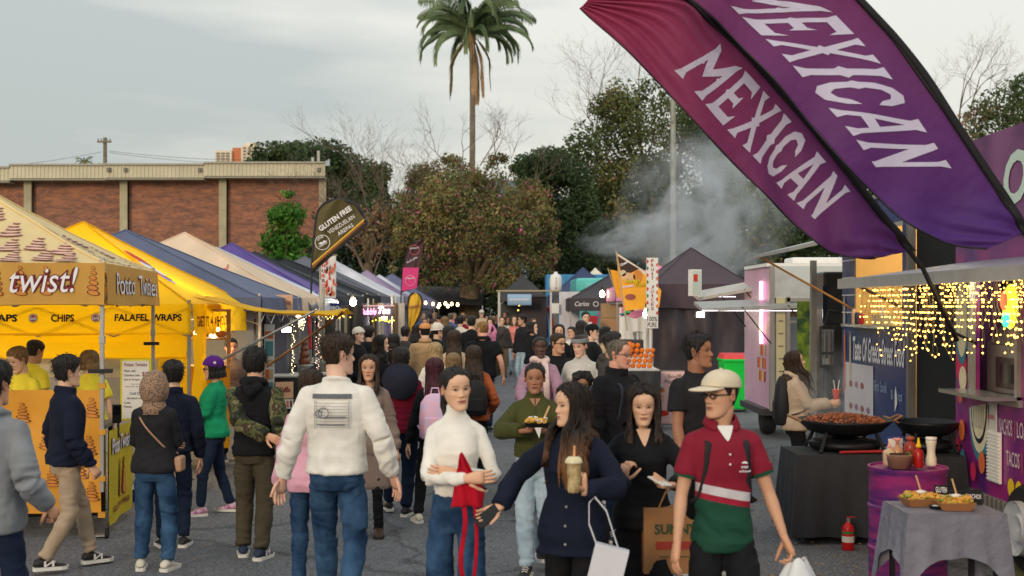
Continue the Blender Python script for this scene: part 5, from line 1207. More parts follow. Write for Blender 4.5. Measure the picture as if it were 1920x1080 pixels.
em=empty('trailer_sign',tuple(W(974,562,62)),0,'pale blue oval sign reading empanadas under a tan roof edge','sign');MB().tube([(-.36,0,0),(.36,0,0)],.17,20,flat=.35,up=(0,0,1)).build('board',mat('sign_paleblue',sr(150,182,214),var=.03),em,smooth=True,autos=30);flat_text('empanadas',(-.30,-.085,-.05),(.6,0,0),(0,0,.11),M_WHT,em,.02)
MB().box((.25,.4,.27),(1.9,.9,.04)).build('roof_edge',mat('roof_tan',sr(176,160,130)),em);MB().box((.45,.8,-.9),(.8,.1,2.0)).build('dark_interior',mat('plum_wall'),em)
for x in(-.62,.95):MB().box((x,0,-.9),(.06,.06,2.3)).build('post',mat('post_white'),em)
pf=empty('hanging_flag',tuple(W(1022,632,60)),0,'red, blue and yellow striped flag hanging by the lane','flag')
for i,m in enumerate((m_yc,mat('flag_blue',sr(40,70,160)),mat('flag_red',sr(206,30,50)))):
 MB().grid(lambda u,v,i=i:Vector((-.20+.13*i+.14*u+.10*(1-v)*(i-.6),.03*sin(u*5+v*8+i)-.01*i,.95*v)),6,10).build('stripe',m,pf,smooth=True,thick=.004)
fairy([(983+rnd.gauss(0,8),570+rnd.gauss(0,6))for _ in range(30)],60,.022,glow('led_amber'),'cluster of amber lights beside the empanada sign')
wp_=empty('notice_door',tuple(W(1052,640,62)),0,'white notice and pale door beside the blue container','notice');MB().box((.25,0,.5),(.62,.04,2.0)).build('door',mat('pale_door',sr(206,206,214)),wp_);MB().box((-.18,-.2,1.0),(.22,.01,.30)).build('paper',M_WHITE,wp_)
bx_=empty('cardboard_boxes',(*W(1146,0,70)[:2],0),0,'tall stack of brown cardboard boxes under the tacos canopy','boxes')
for i,(z,h_)in enumerate(((.3,.6),(.9,.58),(1.45,.5),(1.9,.38))):MB().box((.01*i,0,z),(.66-.02*i,.5,h_)).build('box',mat('cardboard_%d'%(i%2),sr(182-12*(i%2),142,104)),bx_,bevel=.01)
rp=poster(1107,592,690,72,.38,[(.1,.1+.12*i,.6,.16+.12*i,M_WHT)for i in range(7)],'red menu poster left of the cardboard boxes',base=mat('poster_red',sr(170,40,50)))
# korean corn dog banner and fruit juice sign
kf=empty('banner_flag',tuple(W(1170,580,92)),0,'orange banner flag reading Korean Cheesy Corndog','flag');O=kf.location
K=lambda x,y,off=0:W(x,y,92)-O+Vector((0,-off,0))
MB().poly([K(1156,474),K(1212,510),K(1240,545),K(1236,576),K(1170,583),K(1160,530)]).build('cloth',mat('banner_orange',sr(236,166,44),var=.08),kf,thick=.008)
MB().poly([K(1158,480,.01),K(1198,504,.01),K(1166,520,.01)]).build('printed_patch',mat('print_darkbrown',sr(60,36,30)),kf)
MB().poly([K(1156,474,.005),K(1213,511,.005),K(1211,516,.005),K(1160,483,.005)]).build('hem',mat('banner_cream'),kf)
for(x,y,rx,ry,m)in((1178,520,13,9,mat('print_tan',sr(214,170,130))),(1196,518,9,12,M_POT),(1182,557,10,6,mat('print_meat')),(1216,548,7,8,m_gy),(1168,512,6,6,m_gy)):MB().poly([K(x+rx*cos(i*.42),y+ry*sin(i*.42),.014)for i in range(15)]).build('printed_food',m,kf)
def kt(tx,p,q,h_,m,off=.03,bold=.03):return ptxt(tx,p,q,h_,92,m,kf,O,off,bold)
kt('Korean',(1172,531),(1199,530),8,M_INK,.025,.07);kt('Korean',(1172,531),(1199,530),8,m_yc);kt('Cheesy',(1168,542),(1189,538),6,m_rd,.025,.07);kt('Cheesy',(1168,542),(1189,538),6,M_WHT);kt('Corndog',(1191,540),(1226,538),9,M_INK,.025,.07);kt('Corndog',(1191,540),(1226,538),9,m_yc);kt('Cheese',(1164,500),(1178,492),5,M_WHT)
MB().tube([K(1155,470),K(1172,590),K(1176,620)],.015,6).build('pole',mat('bamboo'),kf);MB().tube([K(1141,502,-.2),K(1160,560,-.2)],.012,5).build('pole',mat('bamboo'),kf);MB().poly([K(1145,505,-.15),K(1160,508,-.15),K(1166,560,-.15),K(1158,556,-.15)]).build('second_cloth',mat('banner_orange'),kf,thick=.006)
lx=empty('string_decoration',tuple(W(1190,590,90)),0,'pink and green party decoration hanging under the orange flag','decoration')
MB().grid(lambda u,v:Vector((-.28+.55*u,.02*sin(u*15),-.05+.20*v*(1-.3*u)+.03*sin(u*9))),14,4).build('pink_cloth',mat('cloth_pink',sr(232,140,180)),lx,smooth=True,thick=.006)
rg=random.Random(2)
for i in range(16):MB().ball((rg.uniform(-.28,-.05),-.03,rg.uniform(0,.16)),.03,6,4,sc=(1.6,.4,.7)).build('ornament',[mat('orn_green',sr(60,200,110)),mat('orn_teal',sr(40,130,160)),mat('orn_dark',sr(30,34,44))][i%3],lx)
fj=empty('vertical_sign',tuple(W(1223,616,104)),0,'tall white FRUIT JUICES sign with printed fruit on a pole','sign')
MB().box((0,0,.64),(.21,.02,1.27)).build('board',M_WHITE,fj,bevel=.003)
for i,ch in enumerate('FRUIT JUICES'):
 if ch!=' ':flat_text(ch,(-.024 if ch!='I' else -.012,-.014,1.19-i*.078),(.05 if ch!='I' else .022,0,0),(0,0,.058),mat('print_deepred',sr(150,24,34),var=0),fj,.02)
flat_text('100%',(-.09,-.014,.13),(.18,0,0),(0,0,.085),M_INK,fj,.01);flat_text('PURE',(-.085,-.014,.025),(.165,0,0),(0,0,.085),M_INK,fj,.01)
for i in range(16):
 sd_=-1 if i%2 else 1;z=.28+.062*i;MB().poly([(sd_*.10-sd_*.035*abs(sin(k*.63)),-.0135,z+.035*cos(k*.63))for k in range(6)][::sd_]).build('printed_fruit',[m_rd,mat('print_green',sr(40,130,50)),m_or,m_rd][i%4],fj)
MB().tube([(-.03,.03,-1.5),(-.03,.03,1.2)],.018,8).build('pole',M_WHITE,fj)
bulb(1213,588,100,.075,M_FIL,'large bright bulb left of the fruit juice sign',None);bulb(1129,551,70,.07,M_FIL,'bright bulb on the tacos canopy roof',None)
lt=bpy.data.lights.new('bulb_glow','POINT');lt.energy=18;lt.color=(1,.9,.7);q=bpy.data.objects.new('bulb_glow',lt);q.location=W(1212,600,102);link(q)
of=empty('orange_rack',tuple(W(1197,688,112)),0,'rack of oranges beside the fruit juice pole','fruit rack')
for i in range(22):MB().ball((-.18+.09*(i%5)+.02*(i//5),-.04+.05*(i%2),.02+.085*(i//5)),.043,8,6).build('orange',mat('orange_fruit',sr(226,120,24),var=.1),of,smooth=True)
counter(1190,112,.7,1.2,'dark cloth counter under the orange rack',sr(52,54,60),h=.98)
wr_=empty('white_screen',(*W(1195,0,84)[:2],0),0,'white sheet wall behind the fruit juice stall','screen');wall_sheet(wr_,(-.4,0),(.35,0),0,2.0,M_WHITE,'sheet',.03)
bm=empty('drinks_machine',(*W(1186,0,96)[:2],.98),0,'black drinks machine with cups on the fruit stall','machine');MB().box((0,0,.25),(.4,.3,.3)).build('body',mat('black_plastic'),bm,bevel=.02);MB().box((-.1,-.16,.3),(.12,.01,.12)).build('panel',m_or,bm);MB().lathe((.1,0,.4),[(.08,0),(.1,.14),(.04,.16)],12).build('hopper',glass(),bm)
# souffle board
sf=empty('a_frame_sign',tuple(W(1252,572+2.05*112,112)),0,'pink Souffle Pancake board standing before the plum tent','sign')
MB().box((.0,0,.50),(.66,.03,.88)).build('board',mat('board_pink',sr(232,198,196),var=.04),sf,bevel=.004);MB().box((0,-.004,.50),(.68,.02,.92)).build('frame',mat('board_rim',sr(120,116,116)),sf);MB().box((.0,-.018,.50),(.62,.006,.84)).build('panel',mat('board_pink'),sf)
flat_text('Souffle',(.0,-.024,.83),(.27,0,0),(0,0,.06),M_INK,sf);flat_text('Pancakes',(-.05,-.024,.74),(.34,0,0),(0,0,.065),M_INK,sf)
for(x,z,rx,rz,m)in((-.14,.62,.09,.035,M_POT),(-.14,.66,.09,.03,m_gy),(-.13,.70,.07,.025,M_WHITE),(-.14,.48,.07,.10,M_MAUL),(.12,.5,.10,.04,M_POT),(.13,.56,.08,.03,m_rd),(-.1,.24,.12,.05,m_rd),(.15,.25,.08,.08,M_MAUL)):MB().poly([(x+rx*cos(i*.42),-.026,z+rz*sin(i*.42))for i in range(15)][::-1]).build('printed_food',m,sf)
for x in(-.3,.3):MB().box((x,.1,.08),(.03,.3,.16)).build('foot',M_STEEL,sf)
# ---- barbecue table
m_blk=mat('tablecloth_black',sr(44,46,52),rough=.85,var=.12,vscale=3,bump=.2,bscale=25)
def clothed_table(loc,w_,d_,h_,label,m,drop,seed,legs_h=None,corner=.0,legm=None,amp=.02):
 o=empty('table',loc,0,label,'table')
 MB().box((0,0,h_-.015),(w_,d_,.03)).build('tabletop',mat('table_grey'),o)
 for x in(-w_/2+.04,w_/2-.04):
  for y in(-d_/2+.04,d_/2-.04):MB().box((x,y,(h_-.03)/2),(.03,.03,h_-.03)).build('leg',legm or M_STEEL,o)
 n=96;m_=16;vs=[]
 for j in range(m_+1):
  q=j/m_
  for i in range(n):
   t_=i/n*4;s_=int(t_);f=t_-s_
   P_=[(-w_/2,-d_/2),(w_/2,-d_/2),(w_/2,d_/2),(-w_/2,d_/2)];a,b_=P_[s_],P_[(s_+1)%4];x=a[0]+(b_[0]-a[0])*f;y=a[1]+(b_[1]-a[1])*f
   L_=sqrt(x*x+y*y);cn=1-min(f,1-f)*2
   fo=amp*q*(sin(i*1.05+seed)+.7*sin(i*.47+seed*2))+.012+.03*q
   dz=drop*q*(1+corner*cn**3)
   vs.append((x+x/L_*(fo+.05*q*cn**3),y+y/L_*(fo+.05*q*cn**3),h_+.006-dz-.004*sin(i*.8)*q))
 fs=[(j*n+i,j*n+(i+1)%n,(j+1)*n+(i+1)%n,(j+1)*n+i)for j in range(m_)for i in range(n)]
 mb=MB();mb.add(vs,fs);tp=[(x*w_/2*1.02,y*d_/2*1.02,h_+.006)for x,y in((-1,-1),(1,-1),(1,1),(-1,1))];mb.poly(tp[::1]);mb.build('tablecloth',m,o,smooth=True,autos=50)
 return o
clothed_table((2.86,10.85,0),.80,.66,.76,'black cloth covered table holding the big paella pan',m_blk,.70,3)
clothed_table((3.62,11.0,0),.66,.6,.72,'second black table right behind the purple drum',m_blk,.68,5)
def grill(loc,label,meat=True,r=.40):
 o=empty('grill_pan',loc,0,label,'grill');m_ir=mat('cast_iron',sr(30,32,38),rough=.5,metal=.4,var=.2)
 MB().lathe((0,0,0),[(0,.16),(r*.5,.165),(r*.85,.20),(r,.26),(r*1.04,.27),(r,.245),(r*.8,.17),(r*.45,.13),(0,.125)],40).build('pan',m_ir,o,smooth=True)
 MB().lathe((0,0,0),[(r*.75,.02),(r*.8,.06),(r*.7,.09),(r*.3,.10),(r*.3,.06)],30).build('burner',m_ir,o,smooth=True)
 for a in(pi*.25,pi*.75,pi*1.25,pi*1.75):MB().tube([(r*.75*cos(a),r*.75*sin(a),.18),(r*.9*cos(a),r*.9*sin(a),.06),(r*1.0*cos(a),r*1.0*sin(a),0)],.018,6).build('leg',m_ir,o)
 for sg in(-1,1):MB().tube([(sg*r*1.0,-.08,.255),(sg*(r+.09),-.06,.30),(sg*(r+.09),.06,.30),(sg*r*1.0,.08,.255)],.011,6).build('handle',mat('handle_brass',sr(150,110,80),rough=.35,metal=.6),o)
 MB().tube([(-r*.9,-r*.4,.08),(r*1.0,-r*.55,.06)],.012,6).build('gas_pipe',m_ir,o)
 if meat:
  mm=MB();rg=random.Random(8)
  for i in range(520):
   a=rg.uniform(0,6.28);q=r*.86*rg.random()**.5;z=.23+.075*(1-(q/r)**2)+rg.uniform(-.01,.014);c=Vector((q*cos(a),q*sin(a),z));sc_=rg.uniform(.012,.028)
   M=Euler((rg.uniform(-.6,.6),rg.uniform(-.6,.6),rg.uniform(0,6))).to_matrix();mm.box(c,(sc_*1.8,sc_,sc_*.7),M=M,taper=.7)
  mm.build('meat',mat('cooked_meat',sr(150,84,48),rough=.5,var=.45,vscale=14,col2=sr(96,48,28)),o)['kind']='stuff'
  for i in range(5):MB().box((rg.uniform(-.2,.2),rg.uniform(-.1,.2),.27),(.07,.004,.05),M=Euler((.4,.3,i)).to_matrix()).build('foil_piece',M_ALU,o)
 return o
grill((2.95,10.88,.77),'wide black pan heaped with sizzling meat on the black table')
grill((3.74,11.05,.74),'empty black pan with looped handle behind the sauce bottles',False,.28)
tg=empty('tongs',(3.02,10.56,.775),.1,'red handled tongs lying on the black table edge','tongs');MB().tube([(-.2,0,.01),(.18,.03,.012)],.012,6).build('handle',mat('tong_red',sr(170,40,44)),tg);MB().tube([(-.2,.02,.01),(.18,-.0,.012)],.010,6).build('handle',mat('tong_red'),tg)
# fire extinguisher
fe=empty('fire_extinguisher',tuple(W(1590,572+2.05*224,224)),0,'small red fire extinguisher on the asphalt by the black table','fire extinguisher')
MB().lathe((0,0,0),[(.045,0),(.05,.015),(.05,.17),(.045,.20),(.02,.225),(.015,.24)],18).build('cylinder',mat('extinguisher_red',sr(190,24,30),rough=.3,var=.03),fe,smooth=True);MB().lathe((0,0,.07),[(.0508,0),(.0508,.05)],18).build('label',mat('label_white',sr(214,210,200)),fe);MB().lathe((0,0,.14),[(.051,0),(.051,.02)],18).build('band',mat('label_green',sr(60,120,60)),fe)
MB().box((0,0,.25),(.025,.03,.03)).build('valve',M_ALU,fe);MB().box((.025,0,.275),(.07,.015,.008)).build('lever',mat('tong_red'),fe);MB().tube([(.01,0,.245),(.055,-.01,.22),(.06,-.01,.12),(.055,-.01,.08)],.008,6).build('hose',mat('rubber'),fe)
# purple drum
DR=tuple(W(1702,572+2.05*258,258));dr=empty('oil_drum',DR,0,'purple painted steel drum used as a sauce stand','drum');r=.275
prof=[(r*.97,.0),(r,.01),(r,.27),(r*1.03,.28),(r*1.03,.30),(r,.31),(r,.57),(r*1.03,.58),(r*1.03,.60),(r,.61),(r,.855),(r*1.025,.865),(r*1.025,.88),(r*.97,.88),(r*.96,.865),(0,.865)]
dm_=mat('drum_purple',sr(122,40,116),rough=.4,var=0,spec=.5);t=dm_.node_tree;n=t.nodes.new;tcn=n('ShaderNodeTexCoord');mpn=n('ShaderNodeMapping');mpn.inputs['Scale'].default_value=(1.2,1.2,9);nzn=n('ShaderNodeTexNoise');nzn.inputs['Scale'].default_value=2.2;nzn.inputs['Detail'].default_value=5;rn=n('ShaderNodeValToRGB')
rn.color_ramp.elements[0].position=.38;rn.color_ramp.elements[0].color=(*sr(74,34,110),1);rn.color_ramp.elements[1].position=.62;rn.color_ramp.elements[1].color=(*sr(156,48,118),1);t.links.new(tcn.outputs['Object'],mpn.inputs[0]);t.links.new(mpn.outputs[0],nzn.inputs[0]);t.links.new(nzn.outputs[0],rn.inputs[0]);t.links.new(rn.outputs[0],t.nodes['Principled BSDF'].inputs['Base Color'])
MB().lathe((0,0,0),prof,48).build('body',dm_,dr,smooth=True,autos=35)
def bottle(x,y,h_,r,m,lab,cap=None,kind='bottle',prof=None,capc=None):
 o=empty('sauce_bottle',(DR[0]+x,DR[1]+y,.883),0,lab,kind);pf_=prof or [(r*.9,0),(r,.01),(r,h_*.62),(r*.85,h_*.72),(r*.35,h_*.80),(r*.35,h_*.85)]
 MB().lathe((0,0,0),pf_,18).build('body',m,o,smooth=True)
 if cap:MB().lathe((0,0,pf_[-1][1]),cap,14).build('cap',capc,o,smooth=True)
 return o
cone=lambda r,h_:[(r,0),(r,h_*.2),(r*.6,h_*.35),(r*.25,h_)]
bottle(.045,-.10,.17,.034,mat('ketchup',sr(170,30,26),rough=.3),'red squeeze bottle with a yellow nozzle on the drum',cone(.02,.07),capc=mat('nozzle_yellow',sr(230,190,30)))
bottle(-.06,.05,.17,.042,mat('mayo_brown',sr(190,140,110),rough=.3),'pale brown sauce bottle with a pump on the drum',[(.012,0),(.012,.03),(.03,.035),(.03,.05)],capc=mat('cap_pink',sr(220,150,140)))
bottle(-.13,.02,.15,.044,mat('mayo_cream',sr(206,176,150),rough=.3),'cream sauce bottle at the left of the drum',cone(.015,.05),capc=mat('cap_pink'))
bottle(.05,.10,.21,.045,mat('chilli_red',sr(150,60,50),rough=.3),'tall red brown sauce jar at the back of the drum',[(.03,0),(.03,.02)],capc=mat('lid_redbrown',sr(170,80,60)))
bottle(.17,.0,.20,.040,mat('mayo_white',sr(226,218,196),rough=.4),'white hourglass bottle at the right of the drum',[(.04,0),(.04,.022)],prof=[(.036,0),(.04,.01),(.038,.05),(.028,.09),(.030,.13),(.038,.17),(.038,.185)],capc=M_WHITE)
bottle(.0,-.02,.13,.025,mat('sauce_green',sr(90,100,40),rough=.3),'short green sauce bottle behind the red squeeze bottle',cone(.012,.03),capc=mat('tong_red'))
tubb=empty('food_tub',(DR[0]-.10,DR[1]-.12,.883),0,'clear plastic tub of brown sauce with tongs on the drum','tub');MB().lathe((0,0,0),[(.075,0),(.09,.09),(.094,.095),(.088,.095)],24).build('tub',mat('tub_clear',sr(170,130,110),rough=.2,alpha=.6),tubb,smooth=True);MB().lathe((0,0,.004),[(.072,0),(.084,.065),(0,.067)],24).build('sauce',mat('sauce_brown',sr(84,44,30),rough=.3),tubb);MB().box((0,0,.10),(.13,.02,.012)).build('tongs',mat('black_plastic'),tubb)
cdv=empty('menu_card',(DR[0]-.03,DR[1]+.2,.883),.1,'small blue and white menu card behind the bottles','card');MB().box((0,0,.10),(.13,.01,.18)).build('card',mat('card_blue',sr(40,60,130)),cdv);MB().box((0,-.007,.13),(.11,.004,.09)).build('print',M_WHITE,cdv);MB().tube([(.05,-.02,.15),(.10,-.03,.13),(.17,-.03,.13)],.006,5).build('spoon',M_ALU,cdv)
# grey table with food
GT=tuple(W(1768,572+2.05*292,292));clothed_table(GT,.60,.50,.745,'small table under a crumpled grey cloth at bottom right',mat('tablecloth_grey',sr(122,122,136),rough=.8,var=.14,vscale=6,bump=.9,bscale=16),.27,9,corner=1.2,legm=mat('leg_black',sr(20,20,24)),amp=.014)
def tray(x,y,rz,label):
 o=empty('food_tray',(GT[0]+x,GT[1]+y,.755),rz,label,'food tray');v=[]
 for(w_,d_,z)in((.085,.055,0),(.115,.08,.05)):v+=[(-w_,-d_,z),(w_,-d_,z),(w_,d_,z),(-w_,d_,z)]
 MB().add(v,[(3,2,1,0),(0,1,5,4),(1,2,6,5),(2,3,7,6),(3,0,4,7)]).build('tray',mat('kraft_card',sr(160,110,70),var=.08),o,thick=.004)
 rg=random.Random(int(x*100));f_=MB();g_=MB()
 for i in range(90):
  c=Vector((rg.uniform(-.09,.09),rg.uniform(-.06,.06),.045+rg.uniform(0,.03)));M=Euler((rg.uniform(-1,1),rg.uniform(-1,1),rg.uniform(0,6))).to_matrix();(f_ if i%4 else g_).box(c,(.035,.026,.008),M=M)
 f_.build('corn_chips',mat('corn_chip',sr(214,160,70),var=.25,vscale=30),o)['kind']='stuff';g_.build('green_topping',mat('avocado',sr(150,160,70),var=.3,vscale=30),o)['kind']='stuff'
 MB().ball((.01,0,.085),.028,10,6,sc=(1.3,1,.5)).build('sour_cream',M_WHITE,o,smooth=True);MB().tube([(.02,.01,.07),(-.01,.03,.19)],.006,6).build('fork',mat('bamboo_fork',sr(206,168,120)),o)
tray(-.13,.06,.15,'kraft tray of loaded nachos at the back left of the grey table');tray(.04,-.10,-.1,'kraft tray of nachos with wooden fork at the front of the grey table')
sc_=empty('sauce_cup',(GT[0]-.07,GT[1]-.07,.755),0,'flat black tray with white dip between the two nacho trays','tray');MB().lathe((0,0,0),[(.035,0),(.045,.02),(.04,.02),(0,.016)],16).build('cup',mat('black_plastic'),sc_);MB().lathe((0,0,.016),[(.038,0),(0,.008)],14).build('dip',M_WHITE,sc_)
for i,(x,y,tx,w_,h_,lab)in enumerate(((.04,.15,('GLUTEN','FREE'),.085,.12,'black chalk sign reading GLUTEN FREE'),(.13,.13,('TACOS',),.11,.09,'black chalk sign reading TACOS'),(.235,.10,('NACHOS',),.11,.10,'black chalk sign reading NACHOS'))):
 o=empty('chalk_sign',(GT[0]+x,GT[1]+y,.752),-.08,lab+' on the grey table','sign');MB().box((0,0,h_/2),(w_,.008,h_)).build('board',mat('chalkboard',sr(24,26,30)),o)
 for j,q in enumerate(tx):flat_text(q,(-w_*.42,-.006,h_*(.62-.42*j if len(tx)>1 else .42)),(w_*.84,0,-.004),(0,0,h_*.3),M_WHT,o,.02)
# ---- the two big feather flags
def flag_mat():
 m=mat('flag_gradient',(1,1,1),rough=.6,var=0,spec=.3);t=m.node_tree;b=t.nodes['Principled BSDF'];n=t.nodes.new;l=t.links.new
 a=n('ShaderNodeAttribute');a.attribute_name='Col';tr=n('ShaderNodeBsdfTranslucent');l(a.outputs[0],b.inputs['Base Color']);l(a.outputs[0],tr.inputs[0]);mx=n('ShaderNodeMixShader');mx.inputs[0].default_value=.35
 l(b.outputs[0],mx.inputs[1]);l(tr.outputs[0],mx.inputs[2]);l(mx.outputs[0],t.nodes['Material Output'].inputs[0])
 tc=n('ShaderNodeTexCoord');nz=n('ShaderNodeTexNoise');mp=n('ShaderNodeMapping');mp.inputs['Scale'].default_value=(3,3,3);mp.inputs['Rotation'].default_value=(0,.7,0);nz.inputs['Scale'].default_value=2.5;l(tc.outputs['Object'],mp.inputs[0]);l(mp.outputs[0],nz.inputs[0]);bp=n('ShaderNodeBump');bp.inputs['Strength'].default_value=.4;bp.inputs['Distance'].default_value=.04;l(nz.outputs[0],bp.inputs['Height']);l(bp.outputs[0],b.inputs['Normal'])
 return m
M_FG=flag_mat()
GL={'M':[[(0,0),(.30,0),(.20,.12),(.20,.46),(.24,.5),(.20,.54),(.20,.62),(.5,.30),(.80,.62),(.80,.54),(.76,.5),(.80,.46),(.80,.12),(.70,0),(1,0),(.95,.12),(.95,.88),(1,1),(.80,.92),(.5,.56),(.20,.92),(0,1),(.05,.88),(.05,.12)]],'E':[[(0,0),(.95,0),(1,.28),(.84,.17),(.34,.17),(.34,.42),(.62,.42),(.74,.34),(.74,.64),(.62,.56),(.34,.56),(.34,.83),(.84,.83),(1,.72),(.95,1),(0,1),(.12,.88),(.12,.55),(.06,.5),(.12,.45),(.12,.12)]],'X':[[(0,0),(.34,0),(.28,.10),(.5,.36),(.72,.10),(.66,0),(1,0),(.90,.10),(.62,.46),(.70,.5),(.62,.54),(.90,.90),(1,1),(.66,1),(.72,.90),(.5,.64),(.28,.90),(.34,1),(0,1),(.10,.90),(.38,.54),(.30,.5),(.38,.46),(.10,.10)]],'I':[[(0,0),(1,0),(.78,.12),(.78,.43),(1,.5),(.78,.57),(.78,.88),(1,1),(0,1),(.22,.88),(.22,.57),(0,.5),(.22,.43),(.22,.12)]],'C':[[(.5,0),(.80,.04),(.98,.24),(.98,.40),(.80,.32),(.70,.20),(.5,.16),(.34,.24),(.28,.42),(.34,.5),(.28,.58),(.34,.76),(.5,.84),(.70,.80),(.80,.68),(.98,.60),(.98,.76),(.80,.96),(.5,1),(.22,.92),(.06,.74),(.04,.56),(-.02,.5),(.04,.44),(.06,.26),(.22,.08)]],'A':[[(0,0),(.34,0),(.26,.12),(.30,.27),(.70,.27),(.74,.12),(.66,0),(1,0),(.90,.12),(.66,.88),(.74,1),(.26,1),(.34,.88),(.10,.12)],[(.36,.42),(.5,.78),(.64,.42)]],'N':[[(0,0),(.34,0),(.24,.12),(.24,.62),(.72,.04),(.72,0),(.94,0),(.92,.12),(.92,.88),(1,1),(.66,1),(.74,.88),(.74,.40),(.28,.94),(.22,1),(0,1),(.08,.88),(.08,.12)]]}
def big_flag(label,left,right,pole,s,word_v,seed,ty,off_lr=(.26,.80)):
 """left/right: photo outlines from the tip down; the word runs down the cloth"""
 root=empty('feather_flag',tuple(W(*pole[-1],s)),0,label,'flag','large purple MEXICAN feather flags');O=root.location
 Lp=[W(*q,s)-O for q in left];Rp=[W(*q,s)-O for q in right]
 def al(P_,t_):
  n=len(P_)-1;x=min(max(t_,0),1)*n;i=min(int(x),n-1);f=x-i;a=P_[max(i-1,0)];b_=P_[i];c=P_[i+1];d_=P_[min(i+2,n)]
  return .5*((2*b_)+(c-a)*f+(2*a-5*b_+4*c-d_)*f*f+(3*b_-a-3*c+d_)*f**3)
 def fn(u,v,off=0):
  q=al(Lp,v).lerp(al(Rp,v),u);wv=.05*sin(v*11+u*3+seed)*sin(pi*min(1,u+.1))+.022*sin(v*31+u*8+seed)*(1-u)+.05*u
  fold=.018*sin((u*2.2+v*1.0)*17+seed)*math.exp(-((v-.08)/.14)**2)+.012*sin((v*3-u)*14)*math.exp(-((v-.92)/.10)**2)
  return q+Vector((0,wv+fold-off,0))
 nu,nv=40,150;vs=np.array([tuple(fn(i/nu,j/nv))for j in range(nv+1)for i in range(nu+1)])
 fs=np.array([(j*(nu+1)+i,j*(nu+1)+i+1,(j+1)*(nu+1)+i+1,(j+1)*(nu+1)+i)for j in range(nv)for i in range(nu)])
 vv=np.repeat(np.linspace(0,1,nv+1),nu+1);c0,c1,c2=np.array(sr(180,68,104)),np.array(sr(130,60,118)),np.array(sr(90,52,132));tt=(vv-ty[0])/(ty[1]-ty[0]);tt=np.clip(tt,0,1)[:,None]
 col=np.where(tt<.5,c0+(c1-c0)*tt*2,c1+(c2-c1)*(tt-.5)*2)
 o=np_mesh('cloth',vs,fs,M_FG,root,True,col);md=o.modifiers.new('thickness','SOLIDIFY');md.thickness=.003
 MB().tube([fn(0,i/60)for i in range(61)],.006,6).build('hem',mat('black_plastic'),root,smooth=True)
 MB().grid(lambda u,v:fn(1,v)+Vector((-.01+.05*u,-.01,.0)),2,60).build('pole_sleeve',mat('sleeve_black',sr(18,18,22)),root,smooth=True,thick=.02)
 MB().tube([W(*q,s)-O+Vector((0,.05,0))for q in pole],.016,8).build('pole',mat('black_plastic'),root,smooth=True)
 wd={'M':1.15,'E':.82,'X':.95,'I':.42,'C':.85,'A':.98,'N':.98};tot=sum(wd[c]for c in 'MEXICAN')+.12*6;v=word_v[0];sc=(word_v[1]-word_v[0])/tot
 for ch in 'MEXICAN':
  w_=wd[ch]*sc;bm=bmesh.new()
  G_=GL[ch];vs_=[bm.verts.new((x,y,0))for x,y in G_[0]]
  if len(G_)>1:
   h_=[bm.verts.new((x,y,0))for x,y in G_[1]]
   ed=[bm.edges.new((vs_[i],vs_[(i+1)%len(vs_)]))for i in range(len(vs_))]+[bm.edges.new((h_[i],h_[(i+1)%len(h_)]))for i in range(len(h_))]
   bmesh.ops.triangle_fill(bm,use_beauty=True,edges=ed)
  else:
   bm.faces.new(vs_);bm.normal_update();bmesh.ops.triangulate(bm,faces=bm.faces[:])
  for _ in range(3):
   eg=[e for e in bm.edges if e.calc_length()>.14]
   if eg:bmesh.ops.subdivide_edges(bm,edges=eg,cuts=1);bmesh.ops.triangulate(bm,faces=bm.faces[:])
  bm.verts.index_update();pv=[(vt_.co.x,vt_.co.y)for vt_ in bm.verts];pf_=[tuple(x.index for x in f.verts)for f in bm.faces];bm.free()
  def mp_(x,y):
   vq=v+w_*x;u=off_lr[0]+(off_lr[1]-off_lr[0])*y;return fn(u,vq+.030*(y-.5),.007)
  mb=MB();mb.add([tuple(mp_(x,y))for x,y in pv],pf_);mb.build('letter',mat('flag_letter',sr(190,184,208),rough=.7,var=.05),root)
  v+=w_+.12*sc
 return root
big_flag('nearer purple MEXICAN flag whose tip starts at the top edge left of the other',[(1088,12),(1160,80),(1240,160),(1320,250),(1400,330),(1450,380),(1508,434),(1552,470),(1610,484),(1640,485)],[(1105,-4),(1290,-6),(1352,48),(1412,110),(1470,175),(1530,245),(1590,320),(1640,385),(1682,435),(1710,470)],[(1180,-60),(1290,-6),(1412,110),(1530,245),(1640,385),(1735,502),(1800,640)],290,(.235,.69),1,(0,1),(.22,.86))
big_flag('larger purple MEXICAN flag reaching the right edge of the photo',[(1150,-150),(1215,-80),(1290,-6),(1352,46),(1412,106),(1470,172),(1528,242),(1588,316),(1645,368),(1700,418),(1775,454),(1850,467)],[(1400,-200),(1500,-140),(1560,-60),(1625,10),(1680,70),(1735,140),(1780,210),(1822,275),(1862,335),(1890,375),(1910,410),(1925,435)],[(1500,-140),(1600,-20),(1680,70),(1780,210),(1862,335),(1950,470),(2010,640)],320,(.18,.665),4,(-.35,.85),(.20,.77))
